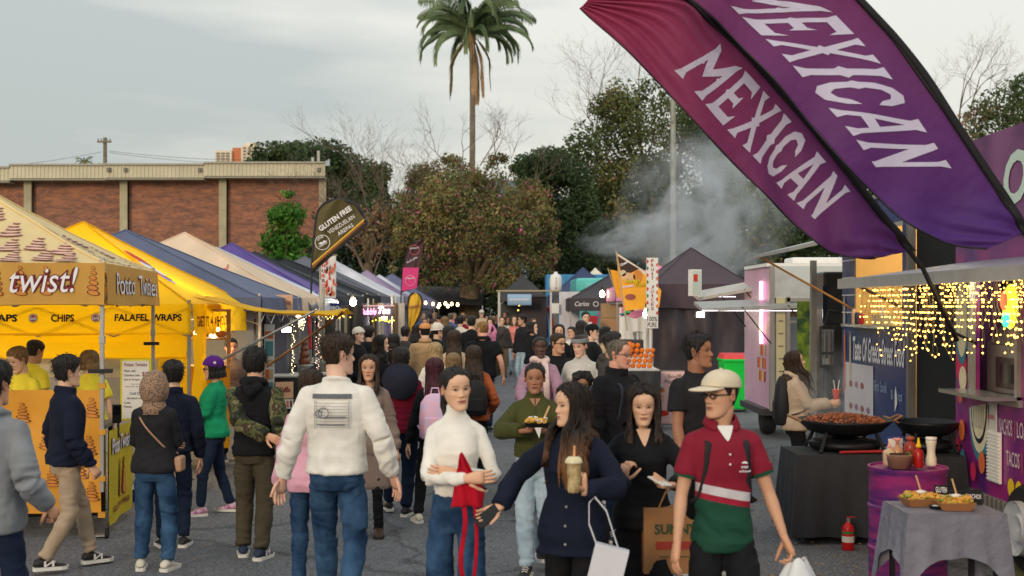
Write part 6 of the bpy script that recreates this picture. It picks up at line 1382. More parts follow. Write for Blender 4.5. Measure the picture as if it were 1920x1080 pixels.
# ---- smoke
def smoke(name,label,c,sz,dens,seed,rot=0):
 m=bpy.data.materials.new(name);m.use_nodes=True;t=m.node_tree;t.nodes.clear();n=t.nodes.new;l=t.links.new
 o_=n('ShaderNodeOutputMaterial');pv=n('ShaderNodeVolumePrincipled');pv.inputs['Color'].default_value=(.86,.92,.98,1);pv.inputs['Anisotropy'].default_value=.2
 tc=n('ShaderNodeTexCoord');nz=n('ShaderNodeTexNoise');nz.inputs['Scale'].default_value=1.9;nz.inputs['Detail'].default_value=4;nz.inputs['Distortion'].default_value=1.0
 ln_=n('ShaderNodeVectorMath');ln_.operation='LENGTH';l(tc.outputs['Object'],ln_.inputs[0]);l(tc.outputs['Object'],nz.inputs[0])
 f1=n('ShaderNodeMapRange');f1.inputs['From Min'].default_value=1.0;f1.inputs['From Max'].default_value=.1;l(ln_.outputs['Value'],f1.inputs[0])
 f2=n('ShaderNodeMapRange');f2.inputs['From Min'].default_value=.44;f2.inputs['From Max'].default_value=.70;l(nz.outputs[0],f2.inputs[0])
 mm=n('ShaderNodeMath');mm.operation='MULTIPLY';l(f1.outputs[0],mm.inputs[0]);l(f2.outputs[0],mm.inputs[1]);m2=n('ShaderNodeMath');m2.operation='MULTIPLY';m2.inputs[1].default_value=dens;l(mm.outputs[0],m2.inputs[0]);l(m2.outputs[0],pv.inputs['Density']);l(pv.outputs[0],o_.inputs['Volume'])
 mb=MB();mb.ball((0,0,0),1,20,12);o=mb.build(name,m);o.location=c;o.scale=sz;o.rotation_euler=(0,rot,0);tag(o,label,'smoke',kind='stuff');return o
smoke('smoke','pale blue smoke drifting across the trees behind the plum tent',W(1330,390,66),(2.9,1.3,2.5),4.2,1,-.5)
smoke('smoke','low bank of smoke above the fruit juice sign',W(1190,440,66),(1.8,1.0,.8),2.2,2,-.2)
smoke('smoke','thin smoke rising from the meat pan',W(1565,745,205),(.42,.4,.55),2.2,3)
# ---------------------------------------------------------------- people
def sstep(a,b,x):t=np.clip((x-a)/(b-a),0,1);return t*t*(3-2*t)
HT=np.array([(0.00,.10,.36,-.20),(.015,.15,.378,-.12),(.05,.20,.388,-.02),(.10,.232,.384,.08),(.20,.262,.372,.20),(.30,.283,.366,.28),(.40,.300,.362,.335),(.50,.318,.362,.385),(.60,.328,.376,.42),(.70,.332,.382,.44),(.78,.322,.362,.43),(.86,.285,.305,.38),(.92,.230,.235,.31),(.965,.16,.16,.22),(.99,.08,.075,.12),(1.0,.012,.012,.02)])
def head_surface(th,t,fem=0.0):
 """point of the head for azimuth th (0 = face, pi = back) and height t (0 chin, 1 crown)"""
 w_=np.interp(t,HT[:,0],HT[:,1]);f_=np.interp(t,HT[:,0],HT[:,2]);b_=np.interp(t,HT[:,0],HT[:,3])
 w_=w_*(1-fem*(.025+.12*sstep(.42,.0,t)))
 cy=(b_-f_)/2;ry=(b_+f_)/2
 e=2.25
 c,s=np.cos(th),np.sin(th)
 q=(np.abs(c)**e+np.abs(s)**e)**(-1/e)
 return w_*s*q,cy-ry*c*q,t
def head_arrays(nu,nv,fem,skin,lips,brow,eyes=True,age=0,iris=(.03,.015,.01),beard=0,smile=0,seed=0):
 rq=random.Random(seed);nsz=rq.uniform(.82,1.12);msz=rq.uniform(.88,1.12);fwd=rq.uniform(.93,1.04);brt=rq.uniform(.8,1.25);eyv=rq.uniform(-.006,.006)
 u=np.linspace(-1,1,nu+1)[:-1]
 th=np.sign(u)*(np.abs(u)**1.45)*pi
 v=np.linspace(0,1,nv+1)
 t=v
 TH,T=np.meshgrid(th,t)
 x,y,z=head_surface(TH,T,fem);x=x*(1+(fwd-1)*sstep(.6,.2,T))
 front=sstep(.02,.14,-y)
 g=lambda cx,cz,sx,sz:np.exp(-((x-cx)/sx)**2-((T-cz)/sz)**2)
 g2=lambda cx,cz,sx,sz:g(cx,cz,sx,sz)+g(-cx,cz,sx,sz)
 d=np.zeros_like(x)
# nose
 ridge=np.where(T>.375,sstep(.575,.385,T)**1.1,sstep(.318,.372,T))
 sx=.034+.018*sstep(.5,.38,T)
 d+=(.105-.018*fem)*nsz*ridge*np.exp(-(x/sx)**2)
 d+=.035*g2(.058,.365,.026,.028)
# sockets, brow, cheeks
 d-=.040*g2(.135,.515,.075,.048)
 d+=.022*g2(.135,.508,.05,.022)
 d+=.016*(1-.5*fem)*g2(.12,.585,.10,.028)
 d+=.018*g2(.175,.40,.075,.06)
 d-=.012*g2(.20,.25,.06,.08)
# mouth and chin
 lw_=.092*msz+.02*smile
 d+=.018*g(0,.24,.12,.07)
 d+=.020*g(0,.262,lw_,.014)+.026*g(0,.222,lw_*.85,.017)
 d-=.016*g(0,.2435,lw_*1.05,.0065)
 d-=.012*g(0,.305,.018,.03)
 d-=.014*g(0,.165,.09,.022)
 d+=.022*g(0,.07,.085,.05)
 y=y-d*front
 x=x+.012*np.sign(x)*g2(.28,.40,.09,.05)*(fem*.6)
 P=np.stack([x,y,z],-1).reshape(-1,3)
# colours
 sk=np.array(skin,float)
 col=np.tile(sk,(P.shape[0],1)).reshape(nv+1,nu,3)
 def mixc(mask,c):
  nonlocal col
  m=np.clip(mask,0,1)[...,None];col=col*(1-m)+np.array(c)*m
 fr=front
 mixc(.30*g2(.18,.37,.09,.07)*fr+.25*g(0,.38,.05,.04)*fr,sk*np.array([1.12,.80,.74]))
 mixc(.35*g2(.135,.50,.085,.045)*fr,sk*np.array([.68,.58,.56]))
 if beard:mixc(beard*sstep(.34,.24,T)*fr*(1-g(0,.31,.05,.02)),sk*.55)
 zc=.243+.014*smile*(x/.1)**2
 lipm=np.clip((1-(np.abs(x)/(lw_*1.12))**2.2),0,1)**.5
 lm=sstep(0,.35,1-np.abs((T-zc+.003)/(.034*lipm+1e-4)))
 mixc(lm*fr*.9,lips)
 mixc(sstep(0,.5,1-np.abs((T-zc)/(.0055)))*(np.abs(x)<lw_)*fr*.75,np.array(lips)*.28)
 mixc(.8*g2(.026,.345,.013,.008)*fr,sk*.25)
 bz_=.600+.012*np.cos((np.abs(x)-.13)*14)-.05*np.clip(np.abs(x)-.17,0,1)
 bm=sstep(0,.6,1-np.abs((T-bz_)/(.0155*brt)))*sstep(.045,.07,np.abs(x))*sstep(.235,.19,np.abs(x))
 mixc(bm*fr*.85,brow)
 if eyes:
  ex=np.abs(x)-.133
  hgt=.0235*np.clip(1-(ex/.062)**2,0,1)**.7
  cz=.512+eyv+.07*ex
  inside=sstep(-.15,.35,1-np.abs((T-cz)/(hgt+1e-4)))*(np.abs(ex)<.062)
  lash=sstep(0,.7,1-np.abs((T-cz-hgt*1.02)/.011))*(np.abs(ex)<.070)
  mixc(inside*fr,(.40,.36,.34))
  ir=sstep(.036,.027,np.sqrt(ex**2+(T-cz)**2))*inside
  mixc(ir*fr,iris)
  mixc(lash*fr*.92,(.012,.009,.008))
  mixc(.4*sstep(0,.7,1-np.abs((T-cz+hgt)/.006))*(np.abs(ex)<.06)*fr,sk*.35)
 col=col.reshape(-1,3)
 idx=np.arange((nv+1)*nu).reshape(nv+1,nu)
 a=idx[:-1];b=np.roll(idx,-1,1)[:-1];c=np.roll(idx,-1,1)[1:];e=idx[1:]
 f=np.stack([a,b,c,e],-1).reshape(-1,4)
# ears
 V=[P];Fc=[f];Cc=[col];n0=len(P)
 for sg in(-1,1):
  eu=np.linspace(0,2*pi,13)[:-1];ring=[]
  for(rr,dd)in((.0,.035),(.55,.028),(.85,.055),(1.0,.045),(.9,.0),(.5,-.02)):
   for a_ in eu:
    ring.append((sg*(.315+dd),.02+rr*(.062*np.cos(a_)+.012*np.sin(a_)),.47+rr*.098*np.sin(a_)-.012*np.cos(a_)))
  ring=np.array(ring);q=[]
  for r in range(5):
   for k in range(12):
    q.append((n0+r*12+k,n0+r*12+(k+1)%12,n0+(r+1)*12+(k+1)%12,n0+(r+1)*12+k))
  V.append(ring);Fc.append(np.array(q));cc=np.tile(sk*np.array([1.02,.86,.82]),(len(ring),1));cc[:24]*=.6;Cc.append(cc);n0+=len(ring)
 return np.concatenate(V),np.concatenate(Fc),np.concatenate(Cc)
HAIRLINE={'male':[(0,.80),(35,.78),(52,.66),(62,.60),(72,.47),(84,.44),(92,.60),(104,.58),(112,.30),(140,.16),(180,.13)],'female':[(0,.855),(30,.82),(50,.72),(62,.56),(75,.47),(90,.60),(105,.56),(115,.30),(140,.12),(180,.08)],'over_ears':[(0,.80),(25,.74),(42,.62),(55,.42),(65,.30),(90,.22),(120,.12),(150,.06),(180,.05)],'fringe':[(0,.63),(25,.63),(40,.58),(50,.42),(62,.28),(90,.20),(120,.12),(150,.06),(180,.05)]}
def hair_shell(line,thick,nu,nv,seed,top=None,rough=.02,part=False,freq=9,fem=0,recede=0):
 th=np.linspace(-pi,pi,nu+1)[:-1];t=np.linspace(0.0,1,nv+1)
 t=1-(1-t)**1.25
 TH,T=np.meshgrid(th,t)
 hl=np.array(HAIRLINE[line],float);A=np.degrees(np.abs(TH))
 tl=np.interp(A,hl[:,0],hl[:,1])+recede*(A<50)
 jag=.011*vnoise(np.stack([TH.ravel()*9,TH.ravel()*0+seed,TH.ravel()*0],1)).reshape(TH.shape)
 tl=tl+jag
 m=sstep(-.01,.09,T-tl)
 top=thick if top is None else top
 th_=thick+(top-thick)*sstep(.6,.95,T)
 P0=np.stack([TH.ravel()*freq,T.ravel()*2.2,TH.ravel()*0+seed],1)
 ns=(np.abs(vnoise(P0))*.8+np.abs(vnoise(P0*2.3+5))*.5).reshape(TH.shape)
 h=m*(th_+rough*(ns-.4))-.02*(1-m)
 x,y,z=head_surface(TH,T,fem)
 cx=0;cyy=.03;cz=.52
 r=np.stack([x-cx,y-cyy,(z-cz)],-1);nrm=np.linalg.norm(r,axis=-1,keepdims=True)
 dr=r/nrm
 if part:h=h-.03*np.exp(-(x/.02)**2)*(T>.8)*(y<.1)
 p=np.stack([x,y,z],-1)+dr*h[...,None]
 idx=np.arange((nv+1)*nu).reshape(nv+1,nu)
 a=idx[:-1];b=np.roll(idx,-1,1)[:-1];c=np.roll(idx,-1,1)[1:];e=idx[1:]
 f=np.stack([a,b,c,e],-1).reshape(-1,4)
 mm=m.reshape(-1)
 keep=(mm[f].max(1)>0.001)
 return p.reshape(-1,3),f[keep]
def hair_mat(name,c,c2=None,tip=None,zt=None):
 key='hair_'+name
 if key in MATS:return MATS[key]
 m=mat(key,c,rough=.5,var=0,spec=.22)
 t=m.node_tree;b=t.nodes['Principled BSDF'];n=t.nodes.new;l=t.links.new
 tc=n('ShaderNodeTexCoord');mp=n('ShaderNodeMapping');mp.inputs['Scale'].default_value=(60,60,5);l(tc.outputs['Object'],mp.inputs[0])
 nz=n('ShaderNodeTexNoise');nz.inputs['Scale'].default_value=3;nz.inputs['Detail'].default_value=4;l(mp.outputs[0],nz.inputs[0])
 r=n('ShaderNodeValToRGB');r.color_ramp.elements[0].position=.35;r.color_ramp.elements[0].color=(*[q*.55 for q in c],1);r.color_ramp.elements[1].position=.7;r.color_ramp.elements[1].color=(*(c2 or [q*1.7 for q in c]),1)
 l(nz.outputs[0],r.inputs[0]);o=r.outputs[0]
 if tip:
  a=n('ShaderNodeAttribute');a.attribute_name='Col';mx=n('ShaderNodeMixRGB');sp=n('ShaderNodeSeparateColor');l(a.outputs['Color'],sp.inputs[0])
  l(sp.outputs[0],mx.inputs[0]);l(o,mx.inputs[1]);mx.inputs[2].default_value=(*tip,1);o=mx.outputs[0]
 l(o,b.inputs['Base Color'])
 bp=n('ShaderNodeBump');bp.inputs['Strength'].default_value=.5;bp.inputs['Distance'].default_value=.01;l(nz.outputs[0],bp.inputs['Height']);l(bp.outputs[0],b.inputs['Normal'])
 return m
def locks(n,th0,th1,length,seed,r=.035,seg=5,front_len=None,spread=.06,wave=.0,pull=0,fwd=0,back_only=False,fem=1,curl=0):
 """long hair: tapering locks that follow the skull and hang; in head units; returns v, f, tipness"""
 rg=np.random.default_rng(seed);mb=MB();tip=[]
 for i in range(n):
  a=th0+(th1-th0)*((i+rg.random())/n);sg=1 if i%2 else -1;th=sg*radians(a)
  off=.035+.05*rg.random()
  pts=[];rr=[]
  t0=.97
  for t in np.linspace(t0,.42,7):
   x,y,z=head_surface(np.array([th*(.92+.08*(t0-t)/.55)]),np.array([t]),fem)
   c=np.array([x[0],y[0],t]);dd=c-np.array([0,.03,.55]);dd/=np.linalg.norm(dd)
   c=c+dd*(off+.02*(t0-t))
   pts.append(c);rr.append(r*(.45+.9*(t0-t)))
  ln=length*(.86+.22*rg.random())
  if front_len is not None and a<100:ln=front_len*(.9+.2*rg.random())
  base=pts[-1];m=8 if n>40 else 5
  ph=rg.random()*6.28
  out=np.array([np.sin(th),-np.cos(th),0])
  for k in range(1,m+1):
   q=k/m
   dx=spread*q*np.sin(ph)+wave*np.sin(q*7+ph)+curl*np.sin(q*19+ph)
   dy=spread*q*np.cos(ph)+wave*np.cos(q*6+ph)
   p=base+np.array([dx,dy,-ln*q])+out*(.05*q)
   p[0]*=(1-pull*q)
   if a<100:p[1]-=fwd*sstep(.15,.6,q*ln)
   else:p[1]+=.10*sstep(.3,.8,q*ln/.9)
   pts.append(p);rr.append(r*(1.25 if q<.75 else 1.25-(q-.75)*4.2))
  n0=len(mb.v);mb.tube(pts,rr,seg,cap=False,flat=.55)
  zz=np.array([v[2]for v in mb.v[n0:]]);tip.extend(list(zz))
 return np.array(mb.v),mb.f,np.array(tip)
PENDING=[]
def pend(mb,name,m,parent,vox,smooth=3,post=None,extra=None):
 me=bpy.data.meshes.new(name);me.from_pydata([tuple(x)for x in mb.v],[],mb.f)
 o=bpy.data.objects.new(name,me);link(o,parent)
 r=o.modifiers.new('r','REMESH');r.mode='VOXEL';r.voxel_size=vox;r.use_smooth_shade=True
 s_=o.modifiers.new('s','SMOOTH');s_.factor=.5;s_.iterations=smooth
 if m is not None:me.materials.append(m)
 PENDING.append((o,m,post,extra))
 return o
def finish_pending():
 dg=bpy.context.evaluated_depsgraph_get()
 res=[]
 for(o,m,post,extra)in PENDING:
  ev=o.evaluated_get(dg);me=ev.to_mesh()
  n=len(me.vertices);v=np.empty(n*3,np.float32);me.vertices.foreach_get('co',v);v=v.reshape(-1,3)
  nn=np.empty(n*3,np.float32);me.vertex_normals.foreach_get('vector',nn);nn=nn.reshape(-1,3)
  li=np.empty(len(me.loops),np.int32);me.loops.foreach_get('vertex_index',li)
  ls=np.empty(len(me.polygons),np.int32);me.polygons.foreach_get('loop_total',ls)
  if(ls!=4).any():
   st=np.empty(len(me.polygons),np.int32);me.polygons.foreach_get('loop_start',st)
   f=np.array([(li[a],li[a+1],li[a+2],li[a+3]if k>3 else li[a+2])for a,k in zip(st,ls)],np.int32)
   f=f[[len(set(q))==4 for q in f]]
  else:f=li.reshape(-1,4).copy()
  ev.to_mesh_clear()
  res.append((v.copy(),nn.copy(),f))
 for(o,m,post,extra),(v,nn,f)in zip(PENDING,res):
  cols=None
  if post:v,cols=post(v,nn)
  if extra is not None:
   V,Fa,Cc=extra
   f=np.concatenate([f,Fa+len(v)]);
   if cols is None:cols=np.tile(np.array(Cc[0]),(len(v),1))
   cols=np.concatenate([cols,Cc]);v=np.concatenate([v,V])
  old=o.data;o.modifiers.clear()
  me=np_mesh_data(o.name,v,f,m,cols);o.data=me;bpy.data.meshes.remove(old)
 PENDING.clear()
def np_mesh_data(name,v,f,m,cols=None):
 me=bpy.data.meshes.new(name)
 v=np.asarray(v,dtype=np.float32);f=np.asarray(f,dtype=np.int32)
 tri=f[:,3]==f[:,2];m4=np.ones(f.shape,bool);m4[tri,3]=False;lt=np.where(tri,3,4)
 me.vertices.add(len(v));me.vertices.foreach_set('co',v.ravel())
 fl=f[m4];me.loops.add(len(fl));me.loops.foreach_set('vertex_index',fl)
 me.polygons.add(len(f));me.polygons.foreach_set('loop_start',np.concatenate([[0],np.cumsum(lt)[:-1]]).astype(np.int32))
 me.polygons.foreach_set('use_smooth',np.ones(len(f),dtype=bool))
 me.update(calc_edges=True)
 if m is not None:me.materials.append(m)
 if cols is not None:
  at=me.color_attributes.new('Col','FLOAT_COLOR','POINT')
  c4=np.ones((len(v),4),dtype=np.float32);c4[:,:3]=cols[:len(v)]
  if len(at.data)==len(v):at.data.foreach_set('color',c4.ravel())
 return me
def merge(vf):
 V,Fq,n=[],[],0
 for v,f in vf:
  v=np.asarray(v,float)
  if len(v)==0:continue
  V.append(v);Fq.append([tuple(i+n for i in q)for q in f]);n+=len(v)
 return np.concatenate(V),[q for ff in Fq for q in ff]
def quads(f):return np.array([(q[0],q[1],q[2],q[3])if len(q)>3 else(q[0],q[1],q[2],q[2])for q in f],np.int32)
SKIN_T={'light':(sr(226,184,162),sr(180,106,100)),'tan':(sr(206,158,128),sr(156,84,76)),'olive':(sr(220,176,146),sr(168,80,80)),'brown':(sr(164,116,90),sr(124,66,60)),'dark':(sr(84,58,48),sr(90,50,48)),'ruddy':(sr(222,166,144),sr(176,96,88))}
M_SKIN=mat('skin',(1,1,1),rough=.5,var=.05,vscale=7,attr='Col',spec=.35,bump=.08,bscale=90)
_t=M_SKIN.node_tree;_b=_t.nodes['Principled BSDF'];_b.inputs['Subsurface Weight'].default_value=.0
def ik(a,c,l1,l2,pole):
 d=c-a;L_=d.length
 mx_=(l1+l2)*.995
 if L_>mx_:c=a+d*(mx_/L_);d=c-a;L_=mx_
 x=(l1*l1-l2*l2+L_*L_)/(2*L_);h=sqrt(max(0,l1*l1-x*x));n=d/L_
 p=pole-n*pole.dot(n);p=p.normalized()if p.length>1e-5 else n.orthogonal().normalized()
 return a+n*x+p*h,c
def hand_mb(wrist,d,pn,side,curl,h,seg=6,spread=.12,thumb=.5):
 """five-fingered hand; d = finger direction, pn = palm normal (the way the palm looks)"""
 mb=MB();d=d.normalized();pn=(pn-d*pn.dot(d)).normalized();x=d.cross(pn).normalized()*side
 if h<=0:return mb
 u=h
 P=lambda a,b_,c:wrist+d*a*u+x*b_*u+pn*c*u
# palm
 rings=[(-.012,.0130,.0115),(.0,.0150,.0115),(.018,.0185,.0115),(.040,.0222,.0110),(.057,.0212,.0085)]
 vs=[];sg=10
 for(a,wx,wz)in rings:
  for k in range(sg):
   an=2*pi*k/sg;ca,sa=cos(an),sin(an)
   vs.append(tuple(P(a,wx*math.copysign(abs(ca)**.7,ca),wz*math.copysign(abs(sa)**.8,sa)-curl*.004*a/.05)))
 fs=[]
 for i in range(len(rings)-1):
  for k in range(sg):
   a=i*sg+k;b_=i*sg+(k+1)%sg;fs.append((a,b_,b_+sg,a+sg))
 fs.append(tuple(reversed(range(sg))));fs.append(tuple(range((len(rings)-1)*sg,len(rings)*sg)))
 mb.add(vs,fs)
 for i,(off,ln)in enumerate(((.0158,.045),(.0054,.050),(-.0054,.047),(-.0158,.037))):
  c=curl if not hasattr(curl,'__len__')else curl[i]
  a0=P(.050,off,-.001);ang=c*.45;sp_=(1.3-i)*spread*.3*(1 if c<.8 else .3)
  pts=[a0];dirv=(d+x*sp_).normalized();cur=a0
  for k,fr_ in enumerate((.46,.30,.24)):
   dv=(dirv*cos(ang)+pn*sin(ang)).normalized()
   cur=cur+dv*ln*fr_*u;pts.append(cur);ang+=c*(.75 if k==0 else .55)
  r0=.0049*u
  mb.tube(pts,[r0*1.08,r0,r0*.92,r0*.72],seg)
  mb.ball(pts[-1],r0*.72,seg,4)
 a0=P(.010,.017,.004);c=curl if not hasattr(curl,'__len__')else curl[0]
 tdir=(d*.75+x*(.75-.5*min(1,thumb*c))+pn*(.25+.35*min(c,1.2))).normalized()
 p1=a0+tdir*.026*u;t2=(tdir+d*.35+pn*.2*c-x*.25*c).normalized();p2=p1+t2*.019*u;p3=p2+t2*.015*u
 mb.tube([a0,p1,p2,p3],[.0075*u,.0063*u,.0054*u,.0042*u],seg);mb.ball(p3,.0042*u,seg,4)
 return mb
def lerp(a,b_,t):return a+(b_-a)*t
def person(px,s,h,yaw=0,label='',sex='f',skin='olive',hair=('long','black'),top=None,legs=None,shoes=None,L_=None,R_=None,feet=None,head=(0,0,0),group=None,build=1.0,extra=None,lean=0.0,xy=None,z0=0,eyes=True,hat=None,glasses=None,smile=0,beard=0,brow=None,age=0,hs=1.0,skirt=None,fem=None):
 """yaw: degrees the body is turned; 0 faces the camera, 90 faces the photo's right, 180 faces away.
    L_/R_: hand dict(p=(x,y,z) in body heights, dir, palm, curl, pole). +x is the person's LEFT, -y is forward."""
 near=s>200;mid=s>120
 vox=.0095 if near else(.015 if mid else .028)
 X,Y=((px-CX)/s,F/s)if xy is None else xy
 yw=radians(yaw)
 root=empty('person',(X,Y,z0),yw,label,'person',group)
 fem=(1.0 if sex=='f' else 0.0)if fem is None else fem
 rs=random.Random(int(px*7+s));sd=rs.randint(0,999)
 V=Vector
 top=dict(top or {});legs=dict(legs or {});shoes=dict(shoes or {})
 k=h
 B=build
 ln=lean*.0
 def spine(z):
  return -lean*max(0,z-.52)*1.0
 hipz=.525;shz=.786;shw=(.083 if sex=='f' else .098)*(1+(B-1)*.5);hpw=.052
 pel=V((0,spine(hipz),hipz))
 shL=V((shw,spine(shz)+.004,shz));shR=V((-shw,spine(shz)+.004,shz))
 fL,fR=feet or((.055,.0),(-.055,.01))
 def foot(f,sg):
  if len(f)==2:return V((f[0],f[1],.04)),V((sg*.25,-1,0)).normalized()
  return V((f[0],f[1],.04+f[2])),V((f[3]if len(f)>3 else sg*.2,-1,f[4]if len(f)>4 else 0)).normalized()
 aL,dL=foot(fL,1);aR,dR=foot(fR,-1)
 hpL=V((hpw,spine(hipz),.50));hpR=V((-hpw,spine(hipz),.50))
 kL,aL=ik(hpL,aL,.238,.232,V((.12,-1,0)));kR,aR=ik(hpR,aR,.238,.232,V((-.12,-1,0)))
 def arm(spec,sg,sh):
  spec=dict(spec or {})
  p=V(spec.get('p',(sg*(.158+.03*(B-1)),-.015,.478)));pole=V(spec.get('pole',(sg*.35,1,-.1)))
  e,wr=ik(sh,p,.165,.150,pole)
  fd=(wr-e).normalized();d=V(spec['dir']).normalized()if 'dir' in spec else fd
  pn=V(spec['palm'])if 'palm' in spec else V((-sg,.15,0))
  return e,wr,d,pn,spec.get('curl',.45),spec.get('hide',False)
 eL,wL,hdL,pnL,cuL,hidL=arm(L_,1,shL);eR,wR,hdR,pnR,cuR,hidR=arm(R_,-1,shR)
 tw=(.103 if sex=='f' else .112)*B
# ---- trunk sections: z, half width, half depth, y
 wa=(.070 if sex=='f' else .082)*B;hp_=(.090 if sex=='f' else .084)*B;ch=(.080 if sex=='f' else .094)*(1+(B-1)*.8)
 bust=.012 if sex=='f' else 0
 SEC=[(.455,hp_*.82,.052*B,.004),(.49,hp_*.98,.062*B,.004),(.53,hp_,.065*B,.003),(.57,hp_*.93,.060*B,0),(.62,wa,.054*B*(1.1 if B>1.1 else 1),-.002),(.67,wa*1.06,.056*B,-.002),(.72,ch,.060*B+bust*.7,-.004-bust*.4),(.755,ch*1.03,.060*B+bust*.5,-.003),(.780,ch*.99,.054,.002),(.800,ch*.86,.048,.006),(.820,ch*.62,.040,.009),(.836,.043,.034,.010),(.85,.036,.031,.008)]
 def trunk(mb,z0_,z1_,grow,zs=None,flare=0,seg=28):
  sec=[q for q in SEC if z0_-.03<=q[0]<=z1_+.03]
  zz=[z0_]+[q[0]for q in SEC if z0_<q[0]<z1_]+[z1_]
  A=np.array(SEC);vs=[];n_=0
  for z in zz:
   w_=np.interp(z,A[:,0],A[:,1]);d_=np.interp(z,A[:,0],A[:,2]);y_=np.interp(z,A[:,0],A[:,3])
   gq=grow*(1 if z<.80 else max(.25,1-(z-.80)*14))+flare*max(0,(.62-z))
   if z<.455:w_,d_=hp_*.95,.060*B
   w_+=gq;d_+=gq*1.05
   for i in range(seg):
    a=2*pi*i/seg;c_,s__=cos(a),sin(a);e=2.4;q=(abs(c_)**e+abs(s__)**e)**(-1/e)
    vs.append((w_*c_*q*k,(y_+spine(z)+d_*s__*q)*k,z*k))
   n_+=1
  fs=[]
  for i in range(n_-1):
   for j in range(seg):
    a=i*seg+j;b_=i*seg+(j+1)%seg;fs.append((a,b_,b_+seg,a+seg))
  fs.append(tuple(reversed(range(seg))));fs.append(tuple(range((n_-1)*seg,n_*seg)))
  mb.add(vs,fs)
 def limb(mb,pts,rr,seg=14):mb.tube([p*k for p in pts],[r*k for r in rr],seg)
# ---- body (skin)
 sk,lp_=SKIN_T[skin]
 sk=np.array(sk);
 hh=.138*hs
 nk0=V((0,spine(.835)+.010,.825));chin_z=1.0-hh
 hy,hp2,hr=[radians(a)for a in head]
 hc=V((0,spine(.9)*1.0-.006,chin_z))
 R3=Matrix.Rotation(hy,3,'Z')@Matrix.Rotation(hp2,3,'X')@Matrix.Rotation(hr,3,'Y')
 piv=V((0,.03,.16))
 def HW(p):return(hc+(R3@(V(p)-piv)+piv)*hh)*k
 body=MB();trunk(body,.47,.80,-.006,seg=20)
 nr=(.029 if sex=='f' else .035)*(1+(B-1)*.5)
 hb=HW((0,.10,.30))/k
 limb(body,[V((0,spine(.82)+.012,.815)),V((0,spine(.84)+.010,.85)),lerp(V((0,spine(.86),.865)),hb,.5),hb],[nr*1.02,nr*.98,nr,nr*.95],16)
 ar=(.0200 if sex=='f' else .0250)*(1+(B-1)*.7)
 for(sh,e,wr,sg)in((shL,eL,wL,1),(shR,eR,wR,-1)):
  m1=lerp(sh,e,.45);body.ball(sh*k,ar*1.15*k,12,8)
  limb(body,[sh,m1,e],[ar*1.15,ar*1.08,ar*.86],12);limb(body,[e,lerp(e,wr,.25),lerp(e,wr,.7),wr],[ar*.86,ar*.92,ar*.70,ar*.56],12)
 if legs.get('bare'):
  for(hp3,kn,an)in((hpL,kL,aL),(hpR,kR,aR)):
   limb(body,[hp3,kn],[.046,.030],12);limb(body,[kn,lerp(kn,an,.3),an],[.030,.033,.019],12)
 HV=[];HF=[];HC=[]
 nh=(132,120)if near else((72,60)if mid else(40,34))
 brow_c=brow or(np.array(sr(38,28,24)))
 hv,hf,hcx=head_arrays(nh[0],nh[1],fem,sk,lp_,brow_c,eyes,age,beard=beard,smile=smile,seed=sd)
 M4=lambda arr:(np.array(hc)[None]+((arr-np.array(piv))@np.array(R3).T+np.array(piv))*hh)*k
 HV.append(M4(hv));HF.append(hf);HC.append(hcx);n0=len(hv)
 for(wr,d,pn,cu,sg,hid)in((wL,hdL,pnL,cuL,1,hidL),(wR,hdR,pnR,cuR,-1,hidR)):
  if hid:continue
  hm=hand_mb(wr*k,d,pn,sg,cu,k,seg=7 if near else 5)
  v_=np.array([tuple(q)for q in hm.v]);HV.append(v_);HF.append(tri_quads(hm.f)+n0);HC.append(np.tile(sk*np.array([1.0,.93,.9]),(len(v_),1)));n0+=len(v_)
 extra_=(np.concatenate(HV),np.concatenate(HF),np.concatenate(HC))
 pend(body,'body',M_SKIN,root,max(vox,.011),2,post=lambda v,n:(v,np.tile(sk,(len(v),1))),extra=extra_)
# ---- legs
 lm=legs.get('mat');lo=legs.get('loose',1.0);hem=legs.get('hem',.035)
 if lm is not None:
  mb=MB();trunk(mb,.455,legs.get('rise',.60),.004)
  wide=legs.get('wide',0)
  for(hp3,kn,an)in((hpL,kL,aL),(hpR,kR,aR)):
   tp_=V((hp3.x*.92,hp3.y,.49))
   if legs.get('bare'):
    limb(mb,[tp_,lerp(hp3,kn,.5),lerp(hp3,kn,.95)],[.052*lo,.050*lo,.050*lo])
   else:
    end=an+V((0,0,hem-.02))
    limb(mb,[tp_,lerp(hp3,kn,.4),kn,lerp(kn,an,.35),lerp(kn,an,.8),end],[.043*min(lo,1.08)*(B*.5+.5),.046*lo,.036*lo*(1+wide*.5),.036*lo*(1+wide),.030*lo*(1+wide*1.5),.029*lo*(1+wide*1.7)])
  am=legs.get('folds',.011)*(1 if near else .8)
  def post(v,n,am=am,sd=sd):
   kz=np.minimum(abs(v[:,2]-kL.z*k),2);near_k=np.exp(-(kz/(.10*k))**2)+1.2*np.exp(-((v[:,2]-.06*k)/(.06*k))**2)+.8*np.exp(-((v[:,2]-.47*k)/(.05*k))**2)+.25
   q=v*np.array([7,7,17.])+sd+1.2*vnoise(v*5)[:,None]
   d=(1-2*np.abs(vnoise(q)))*.7+.4*vnoise(q*2.1)
   return v+n*(d*am*near_k)[:,None],None
  pend(mb,legs.get('name','trousers'),lm,root,vox*1.05,5,post)
# ---- top
 tm=top.get('mat')
